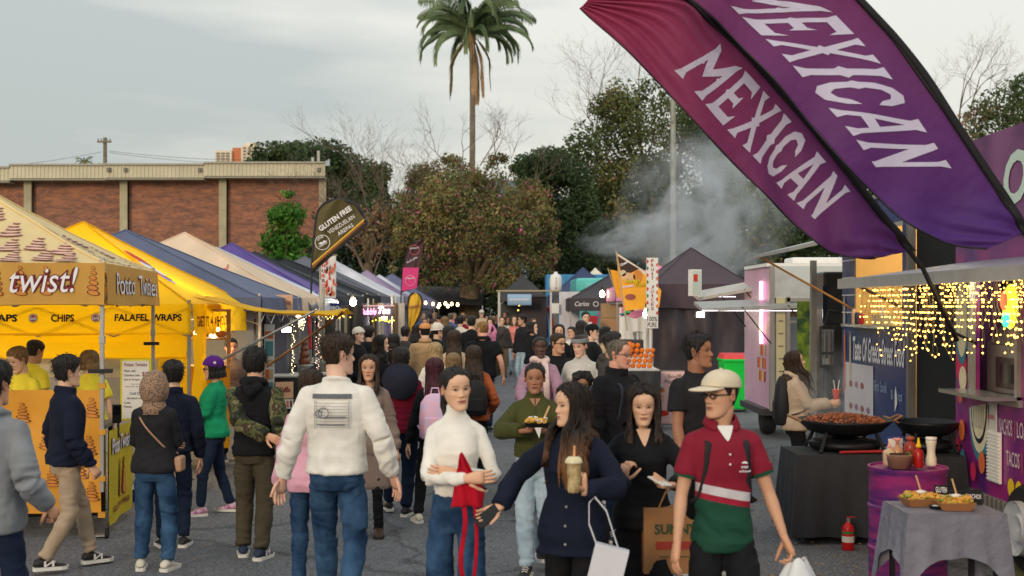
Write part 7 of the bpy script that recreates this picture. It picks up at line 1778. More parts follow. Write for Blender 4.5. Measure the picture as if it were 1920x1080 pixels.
 if tm is not None:
  gr=top.get('loose',.010);zb=top.get('hem',.50);mb=MB();mbs=MB()
  trunk(mb,zb,top.get('neck',.842 if top.get('collar','crew')not in('polo','shirt')else .833),gr,flare=top.get('flare',0)+(.07 if zb<.53 else 0))
  sl=top.get('sleeve','long');smat=top.get('sleeve_mat');tgt=mbs if smat is not None else mb
  ag=gr*.85
  if sl!='none':
   for(sh,e,wr,sg)in((shL,eL,wL,1),(shR,eR,wR,-1)):
    s0=V((sh.x-sg*.02,sh.y,sh.z-.004));
    limb(mb,[V((sg*.026,sh.y+.004,.824)),lerp(V((sg*.026,sh.y,.822)),sh,.55),sh],[.014+ag*.3,.021+ag*.5,ar*1.05+ag*.7],14)
    mb.ball(sh*k,(ar*1.04+ag*.8)*k,14,10)
    if smat is not None:mbs.ball((sh+V((sg*.004,0,0)))*k,(ar*1.1+ag*.9)*k,14,10)
    if sl=='short':
     limb(tgt,[sh,lerp(sh,e,.62)],[ar*1.12+ag*.9,ar*1.2+ag*1.3],16)
    else:
     limb(tgt,[sh,lerp(sh,e,.5),e],[ar*1.04+ag*.8,ar*1.12+ag,ar*.95+ag],16)
     ce={'long':.97,'three':.55,'pushed':.6,'over':1.12}[sl]
     cuff=top.get('cuff',ar*.75+ag*.75)
     limb(tgt,[e,lerp(e,wr,.3),lerp(e,wr,ce*.85),lerp(e,wr,ce)],[ar*.95+ag,ar*.98+ag*1.05,ar*.82+ag*1.0,cuff],16)
  col=top.get('collar','crew')
  nb=V((0,spine(.84)+.008,.838));
  if col=='turtle':limb(mb,[nb,lerp(V((0,spine(.86)+.004,.872)),hb,.25)],[nr*1.28,nr*1.16],18)
  elif col=='hood':
   pts=[V((sg_*.060*cos(a),spine(.84)+.012+.050*sin(a),.846+.012*sin(a)))for sg_,a in [(1,radians(q))for q in range(-60,241,20)]]
   limb(mb,pts,[.010+.013*max(0,sin(radians(q)))for q in range(-60,241,20)],10)
   limb(mb,[V((-.045,spine(.82)+.062,.835)),V((0,spine(.82)+.080,.800)),V((.045,spine(.82)+.062,.835))],[.020,.030,.020],12)
   limb(mb,[V((0,spine(.82)+.07,.83)),V((0,spine(.82)+.075,.765))],[.034,.012],12)
  elif col in('crew',):
   pts=[V(((.042+gr*.2)*cos(a),spine(.84)+.009+(.036+gr*.2)*sin(a),.842+.010*sin(a)))for a in [radians(q)for q in range(0,361,20)]]
   limb(mb,pts,[.0075]*len(pts),8)
  elif col in('zip','stand'):
   limb(mb,[nb,V((0,spine(.86)+.004,.866))],[nr*1.5,nr*1.42],18)
  if col=='hoodup':pass
  am=top.get('folds',.010)
  quilt=top.get('quilt',0)
  segs=[(shL,eL,wL),(shR,eR,wR)]
  def post(v,n,am=am,sd=sd,quilt=quilt,segs=segs,k=k):
   w_=np.full(len(v),.35)
   w_+=.8*np.exp(-((v[:,2]-(zb+.03)*k)/(.06*k))**2)+.35*np.exp(-((v[:,2]-.63*k)/(.07*k))**2)
   for(a,e,b_)in segs:
    dd=np.linalg.norm(v-np.array(e*k),axis=1);w_+=1.1*np.exp(-(dd/(.07*k))**2)
    dd=np.linalg.norm(v-np.array(lerp(e,b_,.85)*k),axis=1);w_+=.9*np.exp(-(dd/(.05*k))**2)
    dd=np.linalg.norm(v-np.array((a+V((0,0,-.04)))*k),axis=1);w_+=.15*np.exp(-(dd/(.05*k))**2)
   wp=1.4*vnoise(v*4+sd)[:,None]
   q=v*np.array([7,7,13.])+sd+wp
   q2=(v@np.array([[.8,0,.6],[0,1,0],[-.6,0,.8]]))*np.array([6,8,15.])+wp
   d=(1-2*np.abs(vnoise(q)))*.55+(1-2*np.abs(vnoise(q2+9)))*.45+.35*vnoise(q*2.3)
   o_=d*am*w_
   if quilt:o_=o_+quilt*(np.abs(np.sin(v[:,2]*pi/.055))**.6-.7)
   return v+n*o_[:,None],None
  pend(mb,top.get('name','top'),tm,root,vox,top.get('smooth',2),post)
  if smat is not None and sl!='none':pend(mbs,'sleeves',smat,root,vox,2,post)
  vn=top.get('vneck',.045 if col in('polo','shirt')else 0)
  if vn and mid:
   A=np.array(SEC)
   def vf(u,v_):
    z=.838-vn*v_;hw=.026*(1-v_)**.8+.001;x=(2*u-1)*hw;w1=np.interp(z,A[:,0],A[:,1])+gr;g_=gr*(1 if z<.80 else max(.25,1-(z-.80)*14));d1=np.interp(z,A[:,0],A[:,2])+g_*1.05
    return V((x,np.interp(z,A[:,0],A[:,3])+spine(z)-d1*max(.2,1-abs(x/w1)**2.4)**(1/2.4)-.004,z))*k
   MB().grid(vf,8,10).build('neckline',top.get('vmat')or mat('skin_'+skin,SKIN_T[skin][0],rough=.5,var=.04),root,smooth=True)
  if col in('polo','shirt','fold'):
   cm=MB()
   def fn(u,v_,a0=radians(-58)):
    a=a0+(2*pi-0)*0+(radians(238)-a0)*u
    r0=nr*1.22+.012*v_;z_=.868-.028*v_-.022*max(0,-sin(a))
    return V((cos(a)*(r0+.004),spine(.86)+.008+sin(a)*(r0+.002),z_))*k
   cm.grid(fn,28,4);cm.build('collar',top.get('collar_mat',tm),root,smooth=True,thick=.006*k)
  if top.get('zipper'):
   mz=MB();pts=[]
   for i in range(12):
    z_=lerp(zb+.005,.835,i/11);A=np.array(SEC);d_=np.interp(z_,A[:,0],A[:,2]);y_=np.interp(z_,A[:,0],A[:,3])
    g_=gr*(1 if z_<.80 else max(.25,1-(z_-.80)*14))
    pts.append(V((0,y_+spine(z_)-d_-g_*1.05-.001,z_))*k)
   mz.tube(pts,.004*k,6);mz.build('zipper',top['zipper'],root)
# ---- skirt or coat tail
 if skirt:
  mb=MB();z1_,z2_,w_,m_=skirt['z1'],skirt['z0'],skirt['w'],skirt['mat']
  vs=[];ns_=10;sg_=36
  for i in range(ns_+1):
   t_=i/ns_;z_=lerp(z1_,z2_,t_)
   for j in range(sg_):
    a=2*pi*j/sg_;r_x=lerp(hp_*1.02,w_,t_)+.004*sin(a*7+sd)*t_*1.4;r_y=lerp(.072*B,w_*.72,t_)+.004*sin(a*5+sd)*t_
    vs.append((r_x*cos(a)*k,(spine(z_)+r_y*sin(a))*k,z_*k))
  fs=[(i*sg_+j,i*sg_+(j+1)%sg_,(i+1)*sg_+(j+1)%sg_,(i+1)*sg_+j)for i in range(ns_)for j in range(sg_)]
  mb.add(vs,fs);mb.build(skirt.get('name','skirt'),m_,root,smooth=True,thick=.006)
# ---- shoes
 um=shoes.get('mat',MATS.get('shoe_black'))or mat('shoe_black',sr(30,30,32),rough=.6,var=.1)
 sm=shoes.get('sole',None)or mat('sole_white',sr(216,214,208),rough=.7,var=.05)
 if not shoes.get('none')and(F/s)>0:
  for(an,d)in((aL,dL),(aR,dR)):
   d2=V((d.x,d.y,0)).normalized();sd_=V((-d2.y,d2.x,0));pitch=d.z
   def FP(a,b_,c):
    q=an+d2*a+sd_*b_+V((0,0,c-.04+pitch*a));return q*k
   mbu=MB();vs=[];sg_=12
   prof=[(-.045,.012,.022,.030),(-.038,.021,.018,.052),(-.015,.023,.012,.060),(.015,.023,.010,.052),(.045,.026,.009,.034),(.075,.028,.009,.026),(.097,.021,.010,.020),(.108,.008,.012,.015)]
   for(a,wx,zl,zh)in prof:
    for j in range(sg_):
     an_=2*pi*j/sg_;zc_=(zl+zh)/2;vs.append(tuple(FP(a,wx*cos(an_),zc_+(zh-zl)/2*sin(an_))))
   fs=[(i*sg_+j,i*sg_+(j+1)%sg_,(i+1)*sg_+(j+1)%sg_,(i+1)*sg_+j)for i in range(len(prof)-1)for j in range(sg_)]
   fs+=[tuple(reversed(range(sg_))),tuple(range((len(prof)-1)*sg_,len(prof)*sg_))]
   mbu.add(vs,fs)
   if shoes.get('boot'):mbu.tube([FP(-.012,0,.03),FP(-.014,0,.13)],[.027*k,.028*k],12)
   su=mbu.build('shoe',um,root,smooth=True)
   if mid:
    mbs_=MB();vs=[]
    for z_ in(.0,.016):
     for(a,wx,*_r)in prof:
      vs.append(tuple(FP(a*1.03,wx*1.12,z_)))
     for(a,wx,*_r)in reversed(prof):vs.append(tuple(FP(a*1.03,-wx*1.12,z_)))
    n_=len(prof)*2;fs=[tuple(reversed(range(n_))),tuple(range(n_,2*n_))]+[(j,(j+1)%n_,n_+(j+1)%n_,n_+j)for j in range(n_)]
    mbs_.add(vs,fs);mbs_.build('sole',sm,su)
    if near and not shoes.get('boot'):
     ml=MB()
     for q in(.012,.024,.036,.048):ml.tube([FP(q,-.014,.052-(q-.012)*.55),FP(q+.004,0,.060-(q-.012)*.6),FP(q,.014,.052-(q-.012)*.55)],.0022*k,5)
     ml.build('laces',shoes.get('laces',sm),su)
     if shoes.get('logo'):
      for sg_ in(-1,1):
       flat_text(shoes['logo'],FP(.0 if sg_>0 else .045,sg_*.0275,.018),FP(.045*sg_,sg_*.0275,.018)-FP(0,sg_*.0275,.018),V((0,0,.028*k)),shoes.get('laces',sm),su,.03,'logo')
  if legs.get('sock')is not None:
   mbk=MB()
   for an in(aL,aR):limb(mbk,[an+V((0,.0,.0)),an+V((0,0,legs.get('sock_h',.045)))],[.020,.021],10)
   mbk.build('socks',legs['sock'],root,smooth=True)
# ---- hair
 kind,hcname=hair[0],hair[1]
 HCOL={'black':((.010,.009,.010),(.040,.036,.036)),'darkbrown':((.022,.014,.010),(.075,.048,.034)),'brown':((.06,.035,.02),(.16,.10,.06)),'blonde':((.30,.19,.08),(.62,.46,.24)),'ginger':((.20,.10,.035),(.42,.24,.10)),'grey':((.09,.075,.06),(.26,.22,.18)),'maroon':((.035,.008,.012),(.10,.025,.04)),'dirtyblonde':((.14,.08,.035),(.40,.26,.13)),'ombre':((.012,.009,.009),(.045,.03,.024))}
 hm_=hair_mat(hcname,*HCOL[hcname],tip=(.24,.105,.045)if hcname=='ombre' else None)
 hn=(150,80)if near else((80,44)if mid else(44,26))
 parts=[];tipc=None
 nl=lambda a,b_,c:a if near else(b_ if mid else c)
 under_hat=hat is not None and hat.get('kind')not in(None,'hung')
 tk=.5 if under_hat else 1
 if kind=='short':parts.append(hair_shell('male',.030*tk,*hn,sd,top=.075*tk,rough=.035*tk,freq=12,fem=fem))
 elif kind=='shortthick':parts.append(hair_shell('male',.055*tk,*hn,sd,top=.12*tk,rough=.05*tk,freq=10,fem=fem))
 elif kind=='buzz':parts.append(hair_shell('male',.016,*hn,sd,top=.04,rough=.012,freq=30,fem=fem,recede=.04))
 elif kind=='mop':parts.append(hair_shell('over_ears' if False else 'male',.06,*hn,sd,top=.12,rough=.07,freq=8,fem=fem));
 elif kind=='thin':parts.append(hair_shell('male',.028,*hn,sd,top=.035,rough=.025,freq=14,fem=fem,recede=.06))
 elif kind in('pony','bun','tied'):
  parts.append(hair_shell('female',.035,*hn,sd,top=.045,rough=.014,freq=14,fem=fem))
  if kind=='pony':
   rg=np.random.default_rng(sd);mb=MB()
   for i in range(nl(46,20,8)):
    a=rg.random()*6.28;r0=.07*rg.random()**.5;b0=np.array([r0*np.cos(a),.47+.03*np.cos(i),.80+r0*np.sin(a)])
    L0=hair[2]if len(hair)>2 else 1.3
    pts=[np.array([r0*.4*np.cos(a),.36,.78+r0*.4*np.sin(a)]),b0,b0+np.array([0,.14,-.04]),b0+np.array([.04*np.cos(a),.20,-.30]),b0+np.array([.10*np.cos(a),.15+.05*np.sin(a),-.65*L0]),b0+np.array([.08*np.cos(a),.10+.06*np.sin(a),-1.0*L0*(.85+.2*rg.random())])]
    mb.tube(pts,[.02,.04,.055,.055,.05,.008],5,cap=False)
   parts.append((np.array(mb.v),mb.f))
  elif kind=='bun':
   mb=MB();mb.ball((0,.50,.72),.13,14,10);parts.append((np.array(mb.v),mb.f))
 elif kind in('long','bob','fringe','curtain'):
  ln_=hair[2]if len(hair)>2 else(1.5 if kind!='bob' else .34)
  fl=hair[3]if len(hair)>3 else None
  parts.append(hair_shell('fringe' if kind=='fringe' else 'female',.07*tk,*hn,sd,top=.075*tk,rough=.03,freq=12,fem=fem,part=(kind!='fringe')))
  v_,f_,tp_=locks(nl(130,50,20),62 if kind!='curtain' else 52,180,ln_,sd,r=nl(.034,.045,.075),front_len=fl,fwd=.25 if fl is None or fl>.6 else .03,spread=.07,wave=.012,pull=.05,fem=fem)
  parts.append((v_,f_))
  vs=[];nu_,nv_=nl(110,60,30),nl(30,16,8);a0_=66 if kind!='curtain' else 56
  for j in range(nv_+1):
   q=j/nv_
   for i in range(nu_+1):
    a=radians(a0_+(360-2*a0_)*i/nu_);tt_=lerp(.62,.40,min(1,q*5))
    x,y,z=head_surface(np.array([a if a<=pi else a-2*pi]),np.array([tt_]),fem)
    o_=.05+.03*abs(n1(i*(.35 if near else .6),q*1.5,sd))+.05*sin(min(1,q*2)*pi/2)
    fl_=fl if(fl is not None and(i<nu_*.14 or i>nu_*.86))else ln_
    vs.append((x[0]*(1+o_*2),y[0]+(.03-cos(a)*o_*2)-(.0),tt_-max(0,q-.2)/.8*fl_*(.93+.08*n1(i*.5,sd,3))))
  parts.append((np.array(vs),[(j*(nu_+1)+i,j*(nu_+1)+i+1,(j+1)*(nu_+1)+i+1,(j+1)*(nu_+1)+i)for j in range(nv_)for i in range(nu_)]))
  tipc=True
 elif kind=='curly':
  v_,f_=hair_shell('female',.17,*hn,sd,top=.17,rough=.16,freq=5,fem=fem)
  q=v_*11+sd;v_=v_+(v_-np.array([0,0,.55]))*(fbm(q,2)*.10)[:,None];parts.append((v_,f_))
  v2,f2,_=locks(nl(60,34,16),70,180,.30,sd+3,r=.07,spread=.2,wave=.06,curl=.05,fem=fem);parts.append((v2,f2))
 if hat is not None and hat.get('kind')in('cap','flat','bucket','beanie')and parts:
  parts=[(a,np.array([q for q in b_ if min(a[i][2]for i in q)<.68]))for a,b_ in parts]
 if parts and near and kind!='curly' and not under_hat:
  rg=np.random.default_rng(sd+5);pv,pf_=parts[0];pick=pv[np.unique(pf_.ravel())];pick=pick[(pick[:,2]>.25)&(rg.random(len(pick))<2)];mb=MB();up_=.10 if kind in('short','shortthick','mop')else .045
  for _ in range(420):
   p=pick[rg.integers(len(pick))];c=p-np.array([0,.03,.5]);c=c/np.linalg.norm(c);dn=np.array([0,.25,-1.0])if kind not in('pony','tied','bun')else np.array([0,1.0,.1]);dn=dn-c*dn.dot(c);dn=dn+rg.normal(0,.35,3);ll=rg.uniform(.06,.17)
   mb.tube([p-c*.01,p+c*up_*.35+dn*ll*.5,p+c*up_*rg.uniform(.1,.9)+dn*ll],[.006,.005,.001],3,cap=False)
  if kind in('long','bob','curtain','fringe'):v2,f2,_q=locks(40,66,180,ln_,sd+9,r=.008,seg=3,front_len=fl,fwd=.25,spread=.14,wave=.03,fem=fem);parts.append((v2,f2))
  parts.append((np.array(mb.v),mb.f))
 if parts:
  v_,f_=merge([(a,[tuple(q)for q in b_])for a,b_ in [(p_[0],p_[1])for p_ in parts]])
  tc_=None
  if hcname=='ombre':
   q=sstep(.0,-1.35,v_[:,2])[:,None];tc_=np.repeat(q,3,1)
  wv=M4(v_)
# hair rests on the shoulders and back instead of sinking in
  if kind in('long','fringe','curtain','bob'):
   zz=wv[:,2]/k;A=np.array(SEC);dp=np.interp(zz,A[:,0],A[:,2])+.016+top.get('loose',.01);yy=np.array([spine(q)for q in zz]);cy_=np.interp(zz,A[:,0],A[:,3])
   low=zz<.855;jit=.012*(vnoise(np.stack([wv[:,0]*60/k,zz*3,zz*0+sd],1))+1)
   dp=dp+jit
   rel_=wv[:,1]/k-yy-cy_
   back=low&(rel_>-.005);wv[back,1]=np.maximum(wv[back,1],(yy[back]+cy_[back]+dp[back]*np.sqrt(np.clip(1-(wv[back,0]/k/.12)**2,.15,1)))*k)
   fr=low&(rel_<=-.005);wv[fr,1]=np.minimum(wv[fr,1],(yy[fr]+cy_[fr]-dp[fr]*np.sqrt(np.clip(1-(wv[fr,0]/k/.13)**2,.25,1)))*k)
  me=np_mesh_data('hair',wv,quads_ok(f_),hm_,tc_);ho=bpy.data.objects.new('hair',me);link(ho,root)
# ---- hats
 if hat and hat['kind']!='hung':
  hk=hat['kind'];hmm=hat['mat']
  th_=np.linspace(-pi,pi,41)[:-1]
  lo_={'cap':.655,'beanie':.60,'bucket':.66,'flat':.72,'wide':.70,'band':.62,'headscarf':.10,'sun':.70}[hk];hi_=1.0 if hk!='band' else .82
  tt=np.linspace(lo_,hi_,14)if hk!='band' else np.linspace(lo_,hi_,5)
  TH,T=np.meshgrid(th_,tt)
  tb=T.copy()
  if hk in('beanie','band'):tb=T+.10*np.cos(TH)*(1-(T-lo_)/(1.0001-lo_))*1.0
  if hk in('cap','bucket','flat','wide','sun'):tb=T+.05*np.cos(TH)*(1-(T-lo_)/(1.0001-lo_))
  x,y,z=head_surface(TH,np.clip(tb,0,1),0)
  rr=np.stack([x,y-.03,z-.5],-1);nn_=rr/np.linalg.norm(rr,axis=-1,keepdims=True)
  off={'cap':.045,'beanie':.065,'bucket':.06,'flat':.07,'wide':.06,'band':.06,'headscarf':.07,'sun':.06}[hk]*np.ones_like(T)
  if hk in('bucket','wide','sun'):off=off+.04*np.clip((T-.8)/.2,0,1)
  if hk=='beanie':off=off+.05*np.clip((T-.8)/.2,0,1)**2
  P_=np.stack([x,y,z],-1)+nn_*off[...,None]
  if hk=='headscarf':pass
  idx=np.arange(P_.shape[0]*P_.shape[1]).reshape(P_.shape[0],P_.shape[1])
  a=idx[:-1];b_=np.roll(idx,-1,1)[:-1];c=np.roll(idx,-1,1)[1:];e=idx[1:]
  ff=np.stack([a,b_,c,e],-1).reshape(-1,4);pv=P_.reshape(-1,3)
  if hk=='headscarf':
   fc=pv[ff].mean(1);keepf=~((fc[:,1]<-.20)&(fc[:,2]<.84)&(np.abs(fc[:,0])<.30));ff=ff[keepf]
  me=np_mesh_data(hat.get('name','hat'),M4(pv),ff,hmm);ho=bpy.data.objects.new(hat.get('name','hat'),me);link(ho,root)
  md=ho.modifiers.new('thickness','SOLIDIFY');md.thickness=.006;md.offset=1
  if hk in('cap','bucket','wide','flat','sun'):
   mb=MB()
   bw={'cap':.46,'bucket':.16,'wide':.42,'flat':.14,'sun':.25}[hk]
   lim=radians(58 if hk in('cap','flat')else 180)
   full=hk in('bucket','wide','sun')
   def fn(u,v_):
    a=-lim+2*lim*u
    x,y,z=head_surface(np.array([a]),np.array([lo_+.05*cos(a)+.01]),0)
    if full:e_=bw
    else:e_=bw*max(0,cos(a/lim*pi/2))**.6
    q=np.array([x[0],y[0],lo_+.05*cos(a)+.01]);dd=np.array([sin(a),-cos(a),0])if full else np.array([sin(a)*.25,-1,0])
    q=q+np.array([sin(a),-cos(a),0])*.045+dd*e_*v_+np.array([0,0,-(.10 if hk!='bucket' else .5)*e_*v_-(.10*e_*(abs(a)/lim)**2 if not full else 0)])
    return HW(q)
   mb.grid(fn,40,5);mb.build('brim',hmm,ho,smooth=True,thick=.007)
   if hk=='cap':MB().ball(HW((0,.03,1.055)),.012*k*.5,8,6).build('button',hmm,ho)
 if glasses is not None:
  mb=MB()
  for sg in(-1,1):
   pts=[HW((sg*.135+.075*cos(a),-.415+.02*abs(cos(a)),.505+.052*sin(a)))for a in [i*pi/8 for i in range(17)]]
   mb.tube(pts,.0022*k,5)
   mb.tube([HW((sg*.21,-.40,.53)),HW((sg*.30,-.22,.53)),HW((sg*.35,.02,.52))],.0022*k,5)
  mb.tube([HW((-.06,-.43,.52)),HW((0,-.45,.53)),HW((.06,-.43,.52))],.0022*k,5)
  mb.build('glasses',glasses,root)
 info=dict(root=root,k=k,wL=wL*k,wR=wR*k,eL=eL*k,eR=eR*k,shL=shL*k,shR=shR*k,hdL=hdL,hdR=hdR,pnL=pnL,pnR=pnR,HW=HW,SEC=SEC,spine=spine,B=B,gr=top.get('loose',.01),yaw=yw)
 if extra:extra(info)
 return info
def tri_quads(f):
 out_=[]
 for q in f:
  if len(q)==4:out_.append(q)
  elif len(q)==3:out_.append((q[0],q[1],q[2],q[2]))
  else:
   for i in range(1,len(q)-1,2):
    j=min(i+2,len(q)-1);out_.append((q[0],q[i],q[i+1],q[j]if j!=i+1 else q[i+1]))
 return np.array(out_,np.int32)
def quads_ok(f):return tri_quads([tuple(q)for q in f])
# ---------------------------------------------------------------- the crowd
def fb_(name,r,g,b,**k):return fabric('cloth_'+name,sr(r,g,b),**k)
BLK=fb_('black',24,25,29);BLK2=fb_('soft_black',36,36,40);NVY=fb_('navy',22,28,46);DEN=fb_('denim',60,92,126,col2=sr(26,50,82));DEN2=fb_('dark_denim',26,38,60);LDN=fb_('light_denim',150,172,190,col2=sr(176,194,206))
KHA=fb_('khaki',168,148,126);OLV=fb_('olive',66,66,38,bump=.0)if False else fb_('olive',70,72,38);BRO=fb_('olive_brown',74,68,54);WHK=fb_('white_knit',226,223,216);GRY=fb_('marl_grey',126,130,136);YLT=fb_('yellow_tee',236,222,70);TANC=fb_('tan',186,152,112);LIL=fb_('lilac',168,132,152);CRM=fb_('cream',214,206,194)
GRN=fb_('green',22,140,96);MARN=fb_('wine',120,22,46);RED=fb_('red',176,18,40);COAT=fb_('taupe',128,112,104);LGR=fb_('oatmeal',188,186,180);PNK=fb_('pink',216,80,110);BGE=fb_('beige',200,172,140);RUST=fb_('rust',160,84,50);CHR=fb_('charcoal',66,62,60);BLU=fb_('steel_blue',76,100,140);PPK=fb_('pale_pink',224,168,190)
FRM=mat('frame_black',sr(18,18,20),var=0,rough=.3)
def setcol(m,build):
 t=m.node_tree;b=t.nodes['Principled BSDF'];tc=t.nodes.new('ShaderNodeTexCoord');build(t,tc,b);return m
def camo(t,tc,b):
 n=t.nodes.new('ShaderNodeTexNoise');n.inputs['Scale'].default_value=9;n.inputs['Detail'].default_value=2;t.links.new(tc.outputs['Object'],n.inputs[0]);r=t.nodes.new('ShaderNodeValToRGB');r.color_ramp.interpolation='CONSTANT';e=r.color_ramp.elements
 e[0].position=0;e[0].color=(*sr(36,40,30),1);e[1].position=.44;e[1].color=(*sr(80,84,48),1);q=e.new(.52);q.color=(*sr(60,48,36),1);q=e.new(.58);q.color=(*sr(112,108,76),1);t.links.new(n.outputs[0],r.inputs[0]);t.links.new(r.outputs[0],b.inputs['Base Color'])
CAMO=setcol(mat('camouflage',(0,0,0),rough=.9,var=0),camo)
def scarfpat(t,tc,b):
 n=t.nodes.new('ShaderNodeTexVoronoi');n.inputs['Scale'].default_value=75;t.links.new(tc.outputs['Object'],n.inputs[0]);r=t.nodes.new('ShaderNodeValToRGB');e=r.color_ramp.elements;e[0].position=.30;e[0].color=(*sr(40,34,36),1);e[1].position=.42;e[1].color=(*sr(150,122,100),1);t.links.new(n.outputs[0],r.inputs[0]);t.links.new(r.outputs[0],b.inputs['Base Color'])
SCARF=setcol(mat('patterned_scarf',(0,0,0),rough=.9,var=0),scarfpat)
def polo(t,tc,b):
 s_=t.nodes.new('ShaderNodeSeparateXYZ');t.links.new(tc.outputs['Object'],s_.inputs[0]);m=t.nodes.new('ShaderNodeMath');m.operation='MULTIPLY_ADD';m.inputs[1].default_value=.20;t.links.new(s_.outputs[0],m.inputs[0]);t.links.new(s_.outputs[2],m.inputs[2])
 r=t.nodes.new('ShaderNodeValToRGB');r.color_ramp.interpolation='CONSTANT';e=r.color_ramp.elements;m2=t.nodes.new('ShaderNodeMapRange');m2.inputs['From Max'].default_value=2;t.links.new(m.outputs[0],m2.inputs[0])
 e[0].position=0;e[0].color=(*sr(14,66,48),1);e[1].position=.510;e[1].color=(*sr(150,18,48),1);q=e.new(.527);q.color=(*sr(196,190,196),1);q=e.new(.547);q.color=(*sr(128,14,42),1);t.links.new(m2.outputs[0],r.inputs[0]);t.links.new(r.outputs[0],b.inputs['Base Color'])
POLO=setcol(mat('school_polo',(0,0,0),rough=.85,var=0),polo)
SHW=dict(mat=mat('shoe_offwhite',sr(206,200,186),rough=.7,var=.06));SHB=dict(mat=mat('shoe_black',sr(30,30,32),rough=.6,var=.1));SHN=dict(mat=mat('shoe_navy',sr(34,46,74),rough=.7));SHP=dict(mat=mat('shoe_pinkwhite',sr(214,190,206),col2=sr(170,60,130),rough=.7,vscale=20));BOOT=dict(mat=mat('boot_brown',sr(66,48,42),rough=.5),sole=mat('sole_dark',sr(40,34,32)),boot=True)
def wp(i,v):return Vector(i['root'].location)+Matrix.Rotation(i['yaw'],3,'Z')@Vector(v)
def child(i,mb,nm,m,**k):return mb.build(nm,m,i['root'],**k)
def backpack(m,w_=.30,h_=.44,d_=.16,label='',strap=None,z=.66,off=.060):
 def f(i):
  k=i['k'];o=empty('backpack',tuple(wp(i,(0,off*k+d_/2+i['gr']*k,z*k-h_/2))),i['yaw'],label,'backpack');mb=MB();vs=[];R_=[(0,.82,.8),(.05,.97,1),(.45,1,1.05),(.8,.9,.85),(.95,.6,.6),(1,.3,.35)]
  for(t_,a,b_)in R_:
   for j in range(20):
    q=2*pi*j/20;c_,s_=cos(q),sin(q);e=(abs(c_)**3+abs(s_)**3)**(-1/3);vs.append((w_/2*a*c_*e,d_/2*b_*s_*e+.006*sin(t_*20+j),h_*t_))
  mb.add(vs,[(r*20+j,r*20+(j+1)%20,(r+1)*20+(j+1)%20,(r+1)*20+j)for r in range(5)for j in range(20)]+[tuple(reversed(range(20))),tuple(range(100,120))]);mb.build('bag',m,o,smooth=True)
  MB().box((0,d_/2,h_*.3),(w_*.7,.04,h_*.38)).build('pocket',m,o,bevel=.015);MB().tube([(-.04,-.02,h_),(-.03,-.01,h_+.05),(.03,-.01,h_+.05),(.04,-.02,h_)],.008,5).build('handle',strap or m,o)
  for sg in(-1,1):
   y0=-(off*k+d_/2+i['gr']*k);sh=.80*k-(z*k-h_/2)+i['gr']*k*.6+.008
   SP=[Vector((sg*.055*k,-d_/2+.02,h_*.93)),Vector((sg*.056*k,y0+.03*k,sh+.008*k))];A=np.array(i['SEC'])
   for zq,xq in((.785,.060),(.76,.062),(.73,.064),(.70,.066),(.67,.070),(.64,.075),(.615,.080)):
    w1=np.interp(zq,A[:,0],A[:,1])+i['gr'];d1=np.interp(zq,A[:,0],A[:,2])+i['gr']*1.05;SP.append(Vector((sg*xq*k,y0-(d1*max(.05,1-(xq/w1)**2.4)**(1/2.4)+.004)*k,zq*k-(z*k-h_/2))))
   MB().tube(SP+[Vector((sg*.105*k,y0,.60*k-(z*k-h_/2))),Vector((sg*.09*k,-d_/2+.03,h_*.2))],.017,8,flat=.4,up=(1,0,0)).build('strap',strap or m,o,smooth=True)
 return f
def strap(m,a,b_,r=.006):
 def f(i):
  k=i['k'];pts=[]
  for t_ in [j/14 for j in range(15)]:
   z=lerp(a[2],b_[2],t_);x=lerp(a[0],b_[0],t_);A=np.array(i['SEC']);w_=np.interp(z,A[:,0],A[:,1])+i['gr'];d_=np.interp(z,A[:,0],A[:,2])+i['gr']+.005;y=d_*sqrt(max(.05,1-(x/w_)**2));pts.append(Vector((x,(1 if a[1]>0 else -1)*y,z))*k)
  child(i,MB().tube(pts,r,6),'bag_strap',m,smooth=True)
 return f
def many(*fs):
 def f(i):
  for q in fs:q(i)
 return f
hang=lambda x=.15,y=-.01,z=.48,**k:dict(p=(x,y,z),**k)
st=lambda a=.06,b=-.05:((.055,-a),(-.055,-b))
def prsn(px,s,h,yaw,label,sex,skin,hair,top,legs,**k):
 t_=dict(top)if isinstance(top,dict)else dict(mat=top);l_=dict(legs)if isinstance(legs,dict)else dict(mat=legs);t_.setdefault('loose',.009);return person(px,s,h,yaw,label,sex,skin,hair,t_,l_,**k)
